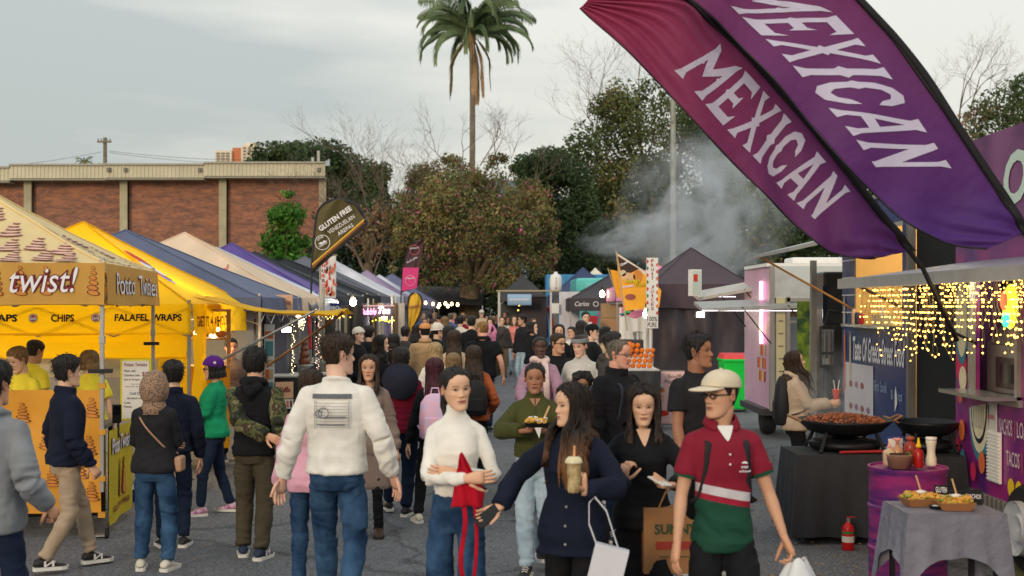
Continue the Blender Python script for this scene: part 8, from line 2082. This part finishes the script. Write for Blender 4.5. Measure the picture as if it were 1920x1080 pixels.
# -- foreground left
prsn(-14,335,1.72,165,'person in a grey marl hoodie cropped by the left edge of the photo','m','tan',('shortthick','black'),dict(mat=GRY,collar='hood',loose=.016,hem=.46),DEN2,L_=dict(p=(.16,-.03,.50)),R_=dict(p=(-.155,-.07,.535),curl=1.0),shoes=SHB)
nb=dict(SHB,logo='N')
prsn(125,242,1.64,128,'young man in a navy jacket and khaki trousers walking past the spiral banner','m','olive',('shortthick','black'),dict(mat=NVY,collar='stand',loose=.014,hem=.50),dict(mat=KHA,loose=1.05),R_=dict(p=(-.13,-.07,.50),curl=1.2),L_=dict(p=(.13,-.04,.50)),feet=((.03,-.13,.0,.1),(-.04,.12,.02)),shoes=nb)
CB=empty('crossbody_bag',(0,0,0),0,'small tan bag carried by the woman in the patterned headscarf','bag')
i_=prsn(290,242,1.53,180,'woman in a brown patterned headscarf and black jacket, seen from behind','f','tan',('tied','black'),dict(mat=BLK2,loose=.016,hem=.50,collar='stand'),dict(mat=DEN,loose=1.12),hat=dict(kind='headscarf',mat=SCARF,name='headscarf'),L_=dict(p=(-.02,-.13,.62),pole=(1,.4,-.5)),R_=dict(p=(.03,-.13,.60),pole=(-1,.4,-.5)),feet=((.07,0),(-.07,.02)),shoes=SHW,extra=strap(mat('strap_tan',sr(176,136,110)),(.075,1,.80),(-.085,1,.60),.007))
CB.location=wp(i_,(-.19,-.02,.82));MB().box((0,0,0),(.06,.14,.12)).build('pouch',mat('strap_tan'),CB,bevel=.02)
q=MB();q.ball((0,0,0),.112,20,12,sc=(1,1.1,1.25));q.tube([(0,.0,-.10),(0,.01,-.20)],[.085,.105],18)
o=q.build('headscarf_wrap',SCARF,i_['root'],smooth=True);o.location=(0,.012,1.40)
prsn(325,221,1.56,195,'boy in a navy jacket with a blue lower back beside the headscarf woman','m','olive',('shortthick','black'),dict(mat=NVY,loose=.012,hem=.52,collar='stand'),dict(mat=DEN2),R_=dict(p=(-.14,-.03,.48)),shoes=SHB,extra=lambda i:None)
prsn(402,191,1.53,-82,'woman in a bright green jumper and purple crochet hat with daisies','f','tan',('bob','black'),dict(mat=GRN,loose=.020,hem=.50),dict(mat=DEN2),L_=dict(p=(.06,-.20,.63)),R_=dict(p=(-.05,-.21,.62)),feet=((.07,-.08),(-.07,.10)),hat=dict(kind='beanie',mat=fb_('purple_crochet',84,34,124)),glasses=FRM,shoes=SHP,head=(6,4,0),extra=lambda i:[child(i,MB().poly([i['HW']((sx*.40+.01*sx,.10+.085*cos(a)*(1 if j%2 else .5),.80+.085*sin(a)*(1 if j%2 else .5)))for j,a in enumerate([q*pi/8 for q in range(16)])]),'daisy',M_WHITE)for sx in(1,)])
prsn(478,230,1.68,178,'young man in a black hoodie with camouflage sleeves, one arm folded behind','m','olive',('mop','black'),dict(mat=BLK,collar='hood',loose=.016,hem=.50,sleeve_mat=CAMO),dict(mat=BRO,loose=1.15),L_=dict(p=(-.085,.115,.60),pole=(1,.5,-.3),palm=(0,1,0),curl=1.0),R_=dict(p=(-.145,.03,.50)),feet=((.06,-.01),(-.045,.07)),shoes=dict(SHN,logo='N'))
# -- white sweatshirt man
def backprint(i):
 k=i['k'];A=np.array(i['SEC'])
 def bp(x,z,o=.014):
  w_=np.interp(z,A[:,0],A[:,1])+i['gr'];d_=np.interp(z,A[:,0],A[:,2])+i['gr']*1.05;return Vector((x,d_*max(.05,1-abs(x/w_)**2.4)**(1/2.4)+.004+o*.4,z))*k
 def rp(x0,x1,z0,z1,m,o=.014):child(i,MB().grid(lambda u,v:bp(lerp(x0,x1,u),lerp(z0,z1,v),o),10,6),'printed_panel',m,smooth=True)
 pg=mat('print_greyline',sr(150,150,152),var=.1);pd=mat('print_greydark',sr(96,98,106),var=.25,vscale=60)
 rp(-.065,.075,.781,.797,pd)
 for j in range(9):rp(-.060,.065,.681+j*.0105,.6825+j*.0105,pg)
 for(a0,a1)in((-.06,-.057),(.062,.065)):rp(a0,a1,.676,.774,pg)
 for(cx_,cz_,r_)in((.030,.731,.018),(.048,.728,.012)):child(i,MB().tube([bp(cx_+r_*cos(a),cz_+r_*sin(a),.018)for a in [q*pi/10 for q in range(21)]],.003,5),'printed_drawing',pd)
 rp(-.05,.028,.715,.719,pd,.018);rp(-.045,.055,.688,.692,pd,.018)
prsn(632,285,1.85,176,'big man in a white sweatshirt with a grey back print walking away','m','light',('short','darkbrown'),dict(mat=WHK,loose=.011,hem=.515,folds=.009),dict(mat=DEN2 if False else DEN,loose=1.12),build=1.08,L_=dict(p=(.195,.0,.49),curl=.5,palm=(-.6,.8,0)),R_=dict(p=(-.195,-.03,.50),curl=.45,palm=(.6,.8,0)),head=(-52,2,0),feet=((.06,-.12),(-.06,.12,.03)),shoes=SHB,extra=backprint,beard=.25)
prsn(583,262,1.58,178,'person in a pink top and light jeans mostly hidden behind the big man','f','light',('long','darkbrown',1.0),dict(mat=PPK,hem=.46),DEN,shoes=SHW)
prsn(692,211,1.60,-8,'woman with long dark hair in a taupe coat facing the camera','f','tan',('long','darkbrown',1.15,.9),dict(mat=COAT,loose=.014,hem=.46,collar='shirt'),dict(mat=BLK,loose=.8),skirt=dict(z1=.50,z0=.27,w=.125,mat=COAT,name='coat_skirt'),shoes=BOOT,head=(10,0,0),brow=sr(50,36,30),extra=strap(mat('strap_brown',sr(90,52,36)),(.06,-1,.79),(-.08,-1,.60)))
# hat slung on the back of the red vest woman
i_=prsn(752,192,1.62,182,'person in a wine red quilted vest with a black hat hung on the back','f','brown',('mop','black'),dict(mat=MARN,loose=.022,hem=.50,quilt=.008,collar='stand'),dict(mat=DEN2,loose=1.15),build=1.12,feet=((.08,-.12),(-.03,.04)),shoes=SHB)
ht=empty('felt_hat',tuple(wp(i_,(0,.165,1.315))),i_['yaw'],'wide brimmed black felt hat hanging on the wine red vest','hat');q=MB();q.lathe((0,0,0),[(.175,-.008),(.178,0),(.17,.006),(.105,.01),(.10,.05),(.085,.085),(.03,.09),(0,.075)],36);o=q.build('felt',fabric('felt_black',sr(36,38,52)),ht,smooth=True);o.rotation_euler=(-pi/2-.15,0,pi);MB().tube([(0,-.02,.03),(0,-.06,.17)],.004,4).build('cord',BLK,ht)
prsn(815,198,1.54,185,'girl with long maroon hair wearing a pale pink backpack','f','olive',('long','maroon',1.5),dict(mat=BLK,hem=.5),dict(mat=BLK),feet=((.10,.02),(-.05,-.05)),shoes=SHW,extra=backpack(mat('pack_pink',sr(226,172,192),rough=.6,var=.15,col2=sr(196,180,214),vscale=9),.30,.42,.17,'pale pink backpack with a soft iridescent pocket'))
# -- turtleneck woman
i_=prsn(855,330,1.69,2,'woman in a white turtleneck and blue jeans holding a crimson garment','f','olive',('pony','black',1.15),dict(mat=WHK,collar='turtle',loose=.005,hem=.578,sleeve='long',folds=.006),dict(mat=DEN,wide=.45,rise=.60,loose=1.0),build=.88,R_=dict(p=(.035,-.150,.650),pole=(-1.2,.5,-.5),dir=(1,-.05,.10),palm=(0,1,-.1),curl=.35),L_=dict(p=(.0,-.108,.664),pole=(1.2,.5,-.5),dir=(-1,.0,.05),palm=(0,1,0),curl=.5),head=(22,2,-3),feet=((.05,-.10),(-.05,.05)),shoes=SHW)
gm=empty('crimson_garment',tuple(wp(i_,(.05,-.205,1.10))),0,'crimson folded garment with two long hanging ties on crossed arms','garment')
MB().grid(lambda u,v:Vector((-.075+.05*v+(.17-.22*max(0,v-.3))*u,.02*v-.02-.02*sin(u*pi)+.014*sin(u*13+v*6),-.15+.29*v-.03*abs(u-.5))),18,22).build('cloth',RED,gm,smooth=True,thick=.008)
for x,l_,w_ in((-.02,.42,.026),(.045,.78,.020)):MB().grid(lambda u,v,x=x,l_=l_,w_=w_:Vector((x+w_*u+.012*sin(v*6),-.045+.006*sin(v*15),-.12-l_*v)),3,24).build('tie',RED,gm,smooth=True,thick=.004)
prsn(888,172,1.60,184,'woman with long dark hair in a rust jacket with a black backpack','f','olive',('long','darkbrown',1.7),dict(mat=RUST,loose=.016,hem=.5),dict(mat=BLK),R_=dict(p=(-.12,-.08,.56)),shoes=SHB,extra=backpack(mat('pack_black',sr(26,26,30),rough=.7),.28,.38,.14,'black backpack with a small white patch'))
prsn(905,115,1.78,180,'large man in a black polo shirt and glasses walking away down the lane','m','ruddy',('buzz','ginger'),dict(mat=BLK,sleeve='short',collar='polo',loose=.014,hem=.49),dict(mat=DEN2,loose=1.15),build=1.3,head=(38,0,0),glasses=FRM,feet=((.06,-.10),(-.06,.08)),shoes=SHB,R_=dict(p=(-.19,-.02,.50)),L_=dict(p=(.19,-.02,.50)))
# -- olive fleece woman with a food tray
i_=prsn(1003,245,1.60,0,'woman in an olive fleece jacket carrying a tray of loaded chips','f','brown',('tied','black'),dict(mat=OLV,collar='stand',vneck=.035,loose=.020,hem=.56,zipper=mat('zip_olive',sr(60,62,40))),dict(mat=LDN,loose=1.12),L_=dict(p=(.055,-.215,.70),pole=(1.3,.4,-.6),dir=(-.8,-.4,.15),palm=(-.2,0,1),curl=.7),R_=dict(p=(-.065,-.215,.70),pole=(-1.3,.4,-.6),dir=(.8,-.4,.15),palm=(.2,0,1),curl=.7),feet=((.03,.10,.05,.1),(-.04,-.10)),shoes=SHB,head=(-3,4,0),extra=lambda i:[MB().grid(lambda u,v:Vector((.088*cos(u*6.2832),.062*sin(u*6.2832)+.0,.51+.06*v))*i['k']*1.02,24,2).build('undershirt',BLK,i['root'],smooth=True),child(i,MB().tube([i['wL']+Vector((.012*cos(a),.0,.012*sin(a)))*1.5 for a in [q*pi/6 for q in range(13)]],.005,5),'wristband',BLK)])
c=wp(i_,(0,-.245,.735))*1.0;c=wp(i_,(0.005,-.27*1.6*.95,.725*1.6));tr_=empty('food_tray',tuple(c),.05,'black tray of loaded chips with cream sauce and a wooden fork','food tray');v=[]
for(w_,d_,z)in((.07,.05,0),(.095,.07,.03)):v+=[(-w_,-d_,z),(w_,-d_,z),(w_,d_,z),(-w_,d_,z)]
MB().add(v,[(3,2,1,0),(0,1,5,4),(1,2,6,5),(2,3,7,6),(3,0,4,7)]).build('tray',mat('black_plastic'),tr_);rg=random.Random(3)
for nm,m,n_ in(('chips',mat('chips',sr(226,178,80),var=.2,vscale=40),60),('cream_sauce',M_WHITE,14)):
 q=MB()
 for _ in range(n_):q.box((rg.uniform(-.075,.075),rg.uniform(-.05,.05),rg.uniform(.03,.06)+(.012 if n_<20 else 0)),(.03,.012,.010),M=Euler((rg.uniform(-.5,.5),rg.uniform(-.5,.5),rg.uniform(0,6))).to_matrix())
 q.build(nm,m,tr_)['kind']='stuff'
MB().tube([(.05,0,.05),(.095,.01,.15)],.007,6,flat=.4).build('fork',mat('bamboo_fork'),tr_);MB().poly([(-.02,-.07,.0),(.03,-.07,.0),(.015,-.06,-.08)]).build('napkin',M_WHITE,tr_)
# -- long haired woman in navy with cup, phone and white bag
def buttons(i):
 for j in range(5):child(i,MB().ball(Vector((.0,-(.072+i['gr']+(.014 if j>2 else 0)),.72-.062*j))*i['k'],.008,8,6),'button',mat('button_pearl',sr(150,148,150),rough=.3))
i_=prsn(1075,340,1.61,-18,'woman with very long ombre hair in a navy jacket looking left','f','olive',('long','ombre',1.9,1.75),dict(mat=NVY,loose=.018,hem=.43,flare=.06,collar='open',vneck=.07),dict(mat=BLK,loose=1.1),R_=dict(p=(-.235,-.09,.585),pole=(-.6,1,.2),dir=(-.7,-.4,-.35),palm=(.4,-.5,.3),curl=.6),L_=dict(p=(.085,-.175,.665),pole=(1.1,.5,-.6),dir=(-.1,-.15,1),palm=(-1,-.3,.1),curl=1.15),head=(-48,3,0),feet=((.05,-.06),(-.05,.08)),shoes=SHB,extra=buttons)
hp_=wp(i_,(.055*1.61,-.20*1.61,.665*1.61));cu=empty('iced_drink',(hp_.x,hp_.y-.02,hp_.z+.0),0,'clear cup of milky iced drink with a thick straw','cup')
MB().lathe((0,0,0),[(.030,0),(.033,.01),(.041,.15),(.043,.155)],24).build('cup',mat('milk_drink',sr(206,186,140),rough=.15,var=.3,vscale=22,col2=sr(150,120,80)),cu,smooth=True);MB().lathe((0,0,.153),[(.046,0),(.047,.008),(.042,.022),(.03,.034),(.006,.036)],24).build('lid',mat('lid_clear',sr(216,206,170),rough=.2),cu,smooth=True);MB().tube([(0,0,.15),(.004,0,.245)],.0065,8).build('straw',mat('straw_peach',sr(220,160,110)),cu)
hp_=wp(i_,Vector((-.268,-.125,.555))*1.61);ph=empty('phone',tuple(hp_),-.3,'black phone in the outstretched hand of the navy jacket woman','phone');o=MB().box((0,0,0),(.072,.010,.145)).build('case',mat('phone_black',sr(16,16,20),rough=.2),ph,bevel=.006);o.rotation_euler=(-.5,.9,0);o2=MB().box((0,.007,0),(.068,.004,.14)).build('screen',mat('screen_white',sr(190,190,196),rough=.2),ph);o2.rotation_euler=(-.5,.9,0)
hp_=wp(i_,Vector((.10,-.19,.645))*1.61);wb=empty('paper_bag',(hp_.x+.075,hp_.y-.03,hp_.z-.46),-.1,'small white paper bag hanging from the wrist above','bag');q=MB().box((0,0,.11),(.18,.07,.22));o=q.build('bag',mat('paper_white',sr(206,206,214),rough=.8,var=.05),wb,bevel=.003);o.rotation_euler=(0,.24,0)
for y in(-.02,.02):MB().tube([(-.03,y,.22),(-.07,y,.33),(-.07,y,.44),(-.04,y,.47),(.02,y,.40),(.08,y,.21)],.0025,5).build('handle',mat('paper_white'),wb)
# -- woman in black with phone and brown bag
i_=prsn(1205,318,1.58,0,'woman in a black collared shirt looking down with a phone','f','olive',('bob','ombre',.60,.75),dict(mat=BLK,collar='polo',loose=.012,hem=.47,vneck=.06),dict(mat=BLK,loose=1.3,wide=.4),R_=dict(p=(-.085,-.15,.665),pole=(-1.1,.5,-.6),dir=(.2,-.2,1),palm=(.8,.5,0),curl=1.4),L_=dict(p=(.085,-.20,.655),pole=(1.1,.5,-.6),dir=(-.7,-.5,.1),palm=(-.1,-.1,1),curl=.8),head=(-2,12,0),feet=((.05,-.08),(-.05,.05)),shoes=SHB,hs=1.02)
hp_=wp(i_,Vector((.035,-.245,.675))*1.58);ph=empty('phone',tuple(hp_),0,'white phone held flat by the woman in black','phone');o=MB().box((0,0,0),(.075,.14,.010)).build('case',mat('phone_white',sr(216,212,206),rough=.3),ph,bevel=.005);o.rotation_euler=(.25,.1,.6)
bb_=empty('paper_bag',tuple(W(1262,1072,322)),.05,'large brown paper shopping bag printed SUNNY over a red band','bag');q=MB().box((0,0,.19),(.36,.12,.38));q.build('bag',mat('kraft_paper',sr(150,108,70),rough=.8,var=.12,vscale=5,bump=.3,bscale=12),bb_,bevel=.004)
flat_text('SUNNY',(-.12,-.066,.23),(.25,0,0),(0,0,.06),mat('print_darkgreen',sr(40,70,44),var=0),bb_,.03);MB().box((.02,-.063,.165),(.26,.006,.045)).build('red_band',mat('print_brick',sr(150,50,40),var=.1),bb_);MB().box((.02,-.063,.10),(.22,.006,.004)).build('printed_line',mat('print_darkgreen'),bb_)
for y in(-.04,.04):MB().tube([(-.09,y,.38),(-.05,y,.47),(.0,y,.50),(.05,y,.47),(.09,y,.38)],.006,6).build('handle',mat('kraft_paper'),bb_)
# -- boy with cap
def crest(i):
 k=i['k'];
 for tx,x,z,w_,h_ in(('school',.030,.700,.035,.007),('crest',.036,.712,.022,.008)):flat_text(tx,Vector((x,-.0745,z))*k,(w_*k,0,0),(0,0,h_*k),M_WHT,i['root'],.02)
 child(i,MB().poly([Vector((.047+.010*cos(a),-.0745,.726+.007*sin(a)))*k for a in [q*.5 for q in range(7)]][::-1]),'crest',M_WHT)
 for j in range(2):child(i,MB().ball(Vector((0,-.079,.755-.03*j))*k,.006,8,5),'button',M_WHITE)
 for sg,w_ in((1,i['wL']),(-1,i['wR'])):pass
 e=i['shL'];mb=MB()
 for sg,sh,el in((1,i['shL'],i['eL']),(-1,i['shR'],i['eR'])):p0=lerp(sh,el,.60);p1=lerp(sh,el,.665);child(i,MB().tube([p0,p1],.0375*k,20),'sleeve_cuff',mat('cuff_green',sr(14,70,50),rough=.9))
i_=prsn(1354,358,1.70,8,'young man in a cream cap and wine, white and green polo shirt','m','tan',('short','black'),dict(mat=POLO,collar='polo',sleeve='short',loose=.008,hem=.455,folds=.012,vmat=M_WHITE),dict(mat=BLK,loose=1.15),build=.88,L_=dict(p=(.19,-.05,.47),curl=1.3),R_=dict(p=(-.155,-.03,.46),curl=.5),head=(-62,3,0),hat=dict(kind='cap',mat=fb_('cap_cream',216,202,178)),glasses=FRM,shoes=SHB,feet=((.06,-.08),(-.06,.05)),extra=many(crest,backpack(mat('pack_black'),.30,.44,.14,'black backpack worn by the young man in the cream cap')))
hp_=wp(i_,Vector((.215,-.06,.425))*1.72);pb_=empty('plastic_bag',(hp_.x,hp_.y-.02,hp_.z-.30),0,'thin white plastic carrier bag at the bottom edge','bag');rs_=random.Random(2)
MB().grid(lambda u,v:Vector(((.04+.07*min(1,(1-v)*2.2))*cos(u*6.2832)*(1+.12*sin(u*31)),(.02+.05*min(1,(1-v)*2))*sin(u*6.2832),.30*v+.015*sin(u*19))),36,12).build('bag',mat('thin_plastic',sr(214,216,220),rough=.35,var=.05),pb_,smooth=True)
prsn(1308,245,1.82,35,'tall man in a black T-shirt with short black hair looking right','m','brown',('short','black'),dict(mat=BLK2,sleeve='short',loose=.012,hem=.47),DEN2,build=1.1,head=(28,-2,0),L_=dict(p=(.15,-.04,.48)),R_=dict(p=(-.14,-.06,.48)),shoes=SHB)
prsn(1158,215,1.74,42,'older man with grey hair and round glasses in a black jacket','m','ruddy',('thin','grey'),dict(mat=BLK,collar='stand',loose=.02,hem=.46),DEN2,build=1.25,glasses=mat('frame_steel',sr(130,130,134),metal=.8,rough=.3),head=(15,4,0),beard=.35,brow=sr(120,100,80),shoes=SHB,extra=backpack(mat('pack_navy',sr(34,40,56)),.3,.42,.15,'dark backpack on the grey haired man'))
prsn(1148,180,1.76,62,'dark haired man with glasses behind the grey haired man','m','olive',('short','black'),dict(mat=CHR,collar='hood',loose=.016),DEN2,glasses=FRM,head=(20,0,0))
prsn(1092,176,1.30,0,'curly haired child looking out beside the pram','f','brown',('curly','black'),dict(mat=COAT),DEN2,hs=1.25)
i_=prsn(1012,168,1.69,2,'woman in a lilac jumper and pale scarf pushing a pram','f','dark',('tied','black'),dict(mat=LIL,loose=.022,hem=.5),DEN2,L_=dict(p=(.12,-.20,.57),curl=1.2),R_=dict(p=(-.12,-.20,.57),curl=1.2),head=(8,0,0),extra=lambda i:[child(i,MB().tube([Vector((.048*cos(a),.010+.045*sin(a),.850+.008*sin(a*2)))*i['k']for a in [q*pi/8 for q in range(17)]],.036,10),'scarf',mat('scarf_pink',sr(222,196,192),var=.15,vscale=12),smooth=True)]+[child(i,MB().tube([Vector((x,-.055,.84))*i['k'],Vector((x*1.2,-.105,.74))*i['k'],Vector((x*1.4,-.112,.58))*i['k']],.036,10,flat=.3,up=(1,0,0)),'scarf_end',mat('scarf_pink'),smooth=True)for x in(-.028,.03)])
pr=empty('pram',(*corner_of(1015,188),0),0,'dark folding pram pushed by the woman in the lilac jumper','pram')
for x in(-.24,.24):
 MB().tube([(x,.5,1.0),(x,.15,.75),(x,-.25,.22)],.013,6).build('frame',M_STEEL,pr);MB().tube([(x,.35,.12),(x,-.05,.55)],.012,6).build('frame',M_STEEL,pr)
 for y in(.35,-.25):q=MB().lathe((0,0,0),[(0,-.015),(.10,-.015),(.11,0),(.10,.015),(0,.015)],16).build('wheel',mat('rubber'),pr);q.rotation_euler=(0,pi/2,0);q.location=(x,y,.11)
MB().tube([(-.24,.5,1.0),(.24,.5,1.0)],.016,8).build('handle',mat('black_plastic'),pr)
MB().grid(lambda u,v:Vector((-.22+.44*u,.25-.42*sin(v*1.9),.55+.34*cos(v*1.9-.5)+.04*sin(u*pi))),10,10).build('canopy',BLK,pr,smooth=True,thick=.01);MB().box((0,0,.42),(.40,.45,.2)).build('seat',BLK,pr,bevel=.03)
prsn(1045,152,1.69,20,'man with dark rimmed glasses in a black hoodie behind the pram','m','tan',('short','darkbrown'),dict(mat=BLK,collar='hood',loose=.016),DEN2,glasses=FRM,head=(25,2,0),beard=.2)
prsn(1090,165,1.71,-15,'woman in an oatmeal knit coat and grey headband looking down','f','light',('tied','darkbrown'),dict(mat=LGR,loose=.024,hem=.42,collar='stand',flare=.05),LDN,hat=dict(kind='band',mat=GRY,name='headband'),head=(-20,14,0))
# -- woman in smoke with cup, right
i_=prsn(1493,182,1.57,78,'woman in a beige hooded jacket looking up at the lit stalls','f','olive',('long','darkbrown',1.3),dict(mat=fb_('sand',186,164,142),collar='hood',loose=.020,hem=.49),dict(mat=BLK,wide=.5,loose=1.1),L_=dict(p=(.05,-.21,.665),curl=1.1),R_=dict(p=(-.03,-.22,.665),curl=1.1),head=(8,-14,0),shoes=SHW,extra=backpack(mat('pack_black'),.30,.50,.17,'large black backpack of the woman in the beige jacket',z=.68,off=.012))
hp_=wp(i_,Vector((.0,-.255,.69))*1.57);cu=empty('drink_cup',tuple(hp_),0,'orange cup with two white straws in the smoke','cup');MB().lathe((0,0,0),[(.03,0),(.044,.10),(.046,.105)],16).build('cup',mat('cup_orange',sr(216,84,50)),cu,smooth=True);[MB().tube([(x,0,.08),(x*2.5,0,.20)],.005,5).build('straw',M_WHITE,cu)for x in(-.012,.012)]
# -- stall holders
prsn(40,188,1.62,-25,'blond stall worker in a yellow T-shirt looking down','m','light',('shortthick','dirtyblonde'),dict(mat=YLT,sleeve='short'),BLK,head=(-10,20,0),brow=sr(150,110,70))
prsn(62,172,1.66,150,'dark haired stall worker in a yellow T-shirt behind the blond one','m','tan',('short','darkbrown'),dict(mat=YLT,sleeve='short'),BLK,head=(0,15,0))
prsn(168,180,1.57,205,'stall worker with a blonde bob and yellow T-shirt, back turned','f','light',('bob','dirtyblonde',.3),dict(mat=YLT,sleeve='short',loose=.015),BLK,head=(30,5,0))
prsn(433,142,1.60,30,'vendor peering out behind the crossed awning poles','m','ruddy',('short','black'),dict(mat=COAT),BLK)
# -- the crowd down the lane:  px, s, h, yaw, label, sex, skin, hair, top, legs, extras
CR=[(672,112,1.66,60,'person in a cream beanie and black coat leaning to a stall','f','light',('tied','darkbrown'),BLK,BLK,dict(hat=dict(kind='beanie',mat=CRM))),(692,106,1.66,170,'dark haired person in black beside the cream beanie','m','olive',('shortthick','black'),BLK2,BLK,{}),(714,140,1.64,75,'woman with curly black hair in dark clothes facing right','f','olive',('long','black',1.1),BLK,DEN2,dict(head=(10,0,0))),(738,122,1.60,175,'dark haired person in black behind the curly haired woman','f','olive',('bob','black',.4),BLK2,BLK,{}),(797,118,1.75,190,'man in a tan jacket and an orange tan flat cap','m','light',('short','black'),dict(mat=TANC,loose=.02,collar='shirt'),DEN2,dict(hat=dict(kind='flat',mat=fb_('cap_tan',200,142,90)),build=1.1)),(820,108,1.72,120,'person in a pale bucket hat beside the tan jacket','m','olive',('short','black'),BLK,DEN2,dict(hat=dict(kind='bucket',mat=CRM),glasses=FRM)),(816,152,1.58,182,'woman with long blonde hair in a white top seen from behind','f','light',('long','blonde',1.2),WHK,LDN,{}),(852,138,1.70,180,'woman with long dark hair in a camel coat seen from behind','f','olive',('long','darkbrown',1.5),dict(mat=BGE,loose=.016),BLK,{}),(850,166,1.50,178,'girl with dirty blonde hair right behind the white turtleneck woman','f','light',('bob','dirtyblonde',.7),COAT,DEN2,{}),(842,120,1.72,185,'woman with black hair in a dark coat left of the camel coat','f','olive',('long','black',1.2),BLK,BLK,{}),(782,100,1.68,150,'dark haired person by the DONUTS flag','f','olive',('long','black',.8),BLK,BLK,{}),(760,104,1.66,170,'black haired person in charcoal left of the tan jacket','m','tan',('short','black'),CHR,BLK,{}),(797,72,1.70,0,'woman with sunglasses facing the camera under the DONUTS flag','f','tan',('tied','darkbrown'),WHK,DEN,dict(glasses=FRM)),(812,78,1.70,60,'man in black with headphones near the flat cap','m','light',('short','darkbrown'),BLK,DEN2,{}),(825,66,1.74,10,'man in a dark cap facing the camera far down the lane','m','ruddy',('short','black'),BLK2,DEN2,dict(hat=dict(kind='cap',mat=BLK))),(845,62,1.80,170,'bald man in a blue shirt deep in the crowd','m','ruddy',('buzz','grey'),BLU,DEN2,{}),(863,74,1.76,180,'dark haired man in a chequered cream shirt seen from behind','m','olive',('shortthick','black'),CRM,DEN2,{}),(884,88,1.80,178,'tall man in black before the tree trunk, seen from behind','m','olive',('shortthick','black'),BLK,DEN2,{}),(903,50,1.86,0,'man in a white cap and beige shirt under the tree','m','light',('short','grey'),BGE,KHA,dict(hat=dict(kind='cap',mat=CRM))),(905,84,1.66,182,'dark haired person right of the tall man in black','f','olive',('bob','black',.4),BLK,LDN,{}),(920,70,1.68,-20,'woman in a bright pink jacket with a hand at her face','f','light',('long','darkbrown',.9),PNK,BLK,dict(L_=dict(p=(.03,-.12,.82)))),(941,67,1.72,0,'woman in a charcoal top and khaki trousers walking to the camera','f','olive',('tied','black'),dict(mat=CHR,loose=.02),dict(mat=fb_('khaki_brown',110,92,66),loose=1.2),dict(feet=((.05,-.14),(-.05,.08,.03)),extra=strap(BLK,(.07,-1,.79),(-.08,-1,.58),.012))),(964,64,1.72,5,'woman in a pink and white jacket and pale jeans','f','light',('long','brown',.6),dict(mat=fb_('coral',214,130,120)),LDN,{}),(980,76,1.80,-50,'man in a black jacket over a white T-shirt facing left','m','tan',('shortthick','black'),dict(mat=BLK2,loose=.02),LDN,dict(head=(-30,0,0))),(998,92,1.70,70,'woman with a black bob in a black hoodie','f','light',('bob','black',.4),dict(mat=BLK,loose=.02,collar='hood'),RED if False else DEN2,{}),(1000,66,1.66,20,'woman with auburn hair near the amber lights','f','ruddy',('long','brown',.8),CHR,DEN2,{}),(1048,112,1.72,0,'woman with long black hair behind the man in glasses','f','olive',('long','black',.9),dict(mat=BLK),DEN2,{}),(1090,104,1.76,175,'tall person with black hair left of the black cap','f','olive',('long','black',.9),BLK,BLK,{}),(1110,118,1.74,75,'man in a black cap and puffy black coat facing right','m','light',('short','black'),dict(mat=BLK,loose=.028,quilt=.006,hem=.44),BLK,dict(hat=dict(kind='cap',mat=BLK))),(1136,112,1.68,95,'dark haired woman in a tan coat by the cardboard boxes','f','light',('long','black',.5),BGE,DEN2,{}),(1098,80,1.88,10,'person in a white hood in the gap below the turquoise van','m','light',('short','black'),CRM,DEN2,{}),(1072,92,1.60,-30,'vendor in pale clothes behind the oatmeal coat','m','tan',('short','black'),CRM,DEN2,{}),]
for(px,s,h,yaw,lab,sx,sk_,hr,tp_,lg,kw)in CR:prsn(px,s,h,yaw,lab,sx,sk_,hr,tp_,lg,**kw)
rg=random.Random(12);far=[(806,52),(815,47),(832,50),(838,44),(852,48),(868,46),(876,54),(890,44),(912,46),(926,50),(934,44),(948,50),(956,44),(986,52),(792,58),(858,58),(822,56),(1010,56),(870,64),(951,56),(802,64),(834,72)]
TPS=[('red',RED),('white',WHK),('black',BLK),('steel blue',BLU),('pink',PNK),('charcoal',CHR),('beige',BGE),('wine',MARN),('cream',CRM),('navy',NVY),('lilac',LIL)]
WHR=['under the far festoon bulbs','left of the tree trunks','among the far crowd','before the far tree trunk','near the empanada sign','deep in the lane']
for n_,(px,s)in enumerate(far):
 c,m=TPS[n_%len(TPS)];sx='mf'[n_%2];fc=n_%3!=0;hn=['black','darkbrown','brown','dirtyblonde'][(n_*7)%4]
 prsn(px,s,rg.uniform(1.62,1.82),rg.uniform(-40,40)if fc else 180+rg.uniform(-30,30),'%s in %s, %s %s, %s'%('woman' if sx=='f' else 'man',c,'facing the camera' if fc else 'seen from behind',WHR[0 if px<830 else 1 if px<862 else 3 if px<895 else 5 if px<945 else 4],['tall','slim','short','broad'][n_%4]+' and '+['dark haired','brown haired'][n_%2]),sx,['tan','light','olive','brown'][n_%4],('short',hn)if sx=='m' else('long',hn,.7),m,[DEN2,BLK,LDN][n_%3],group='distant crowd')
finish_pending()
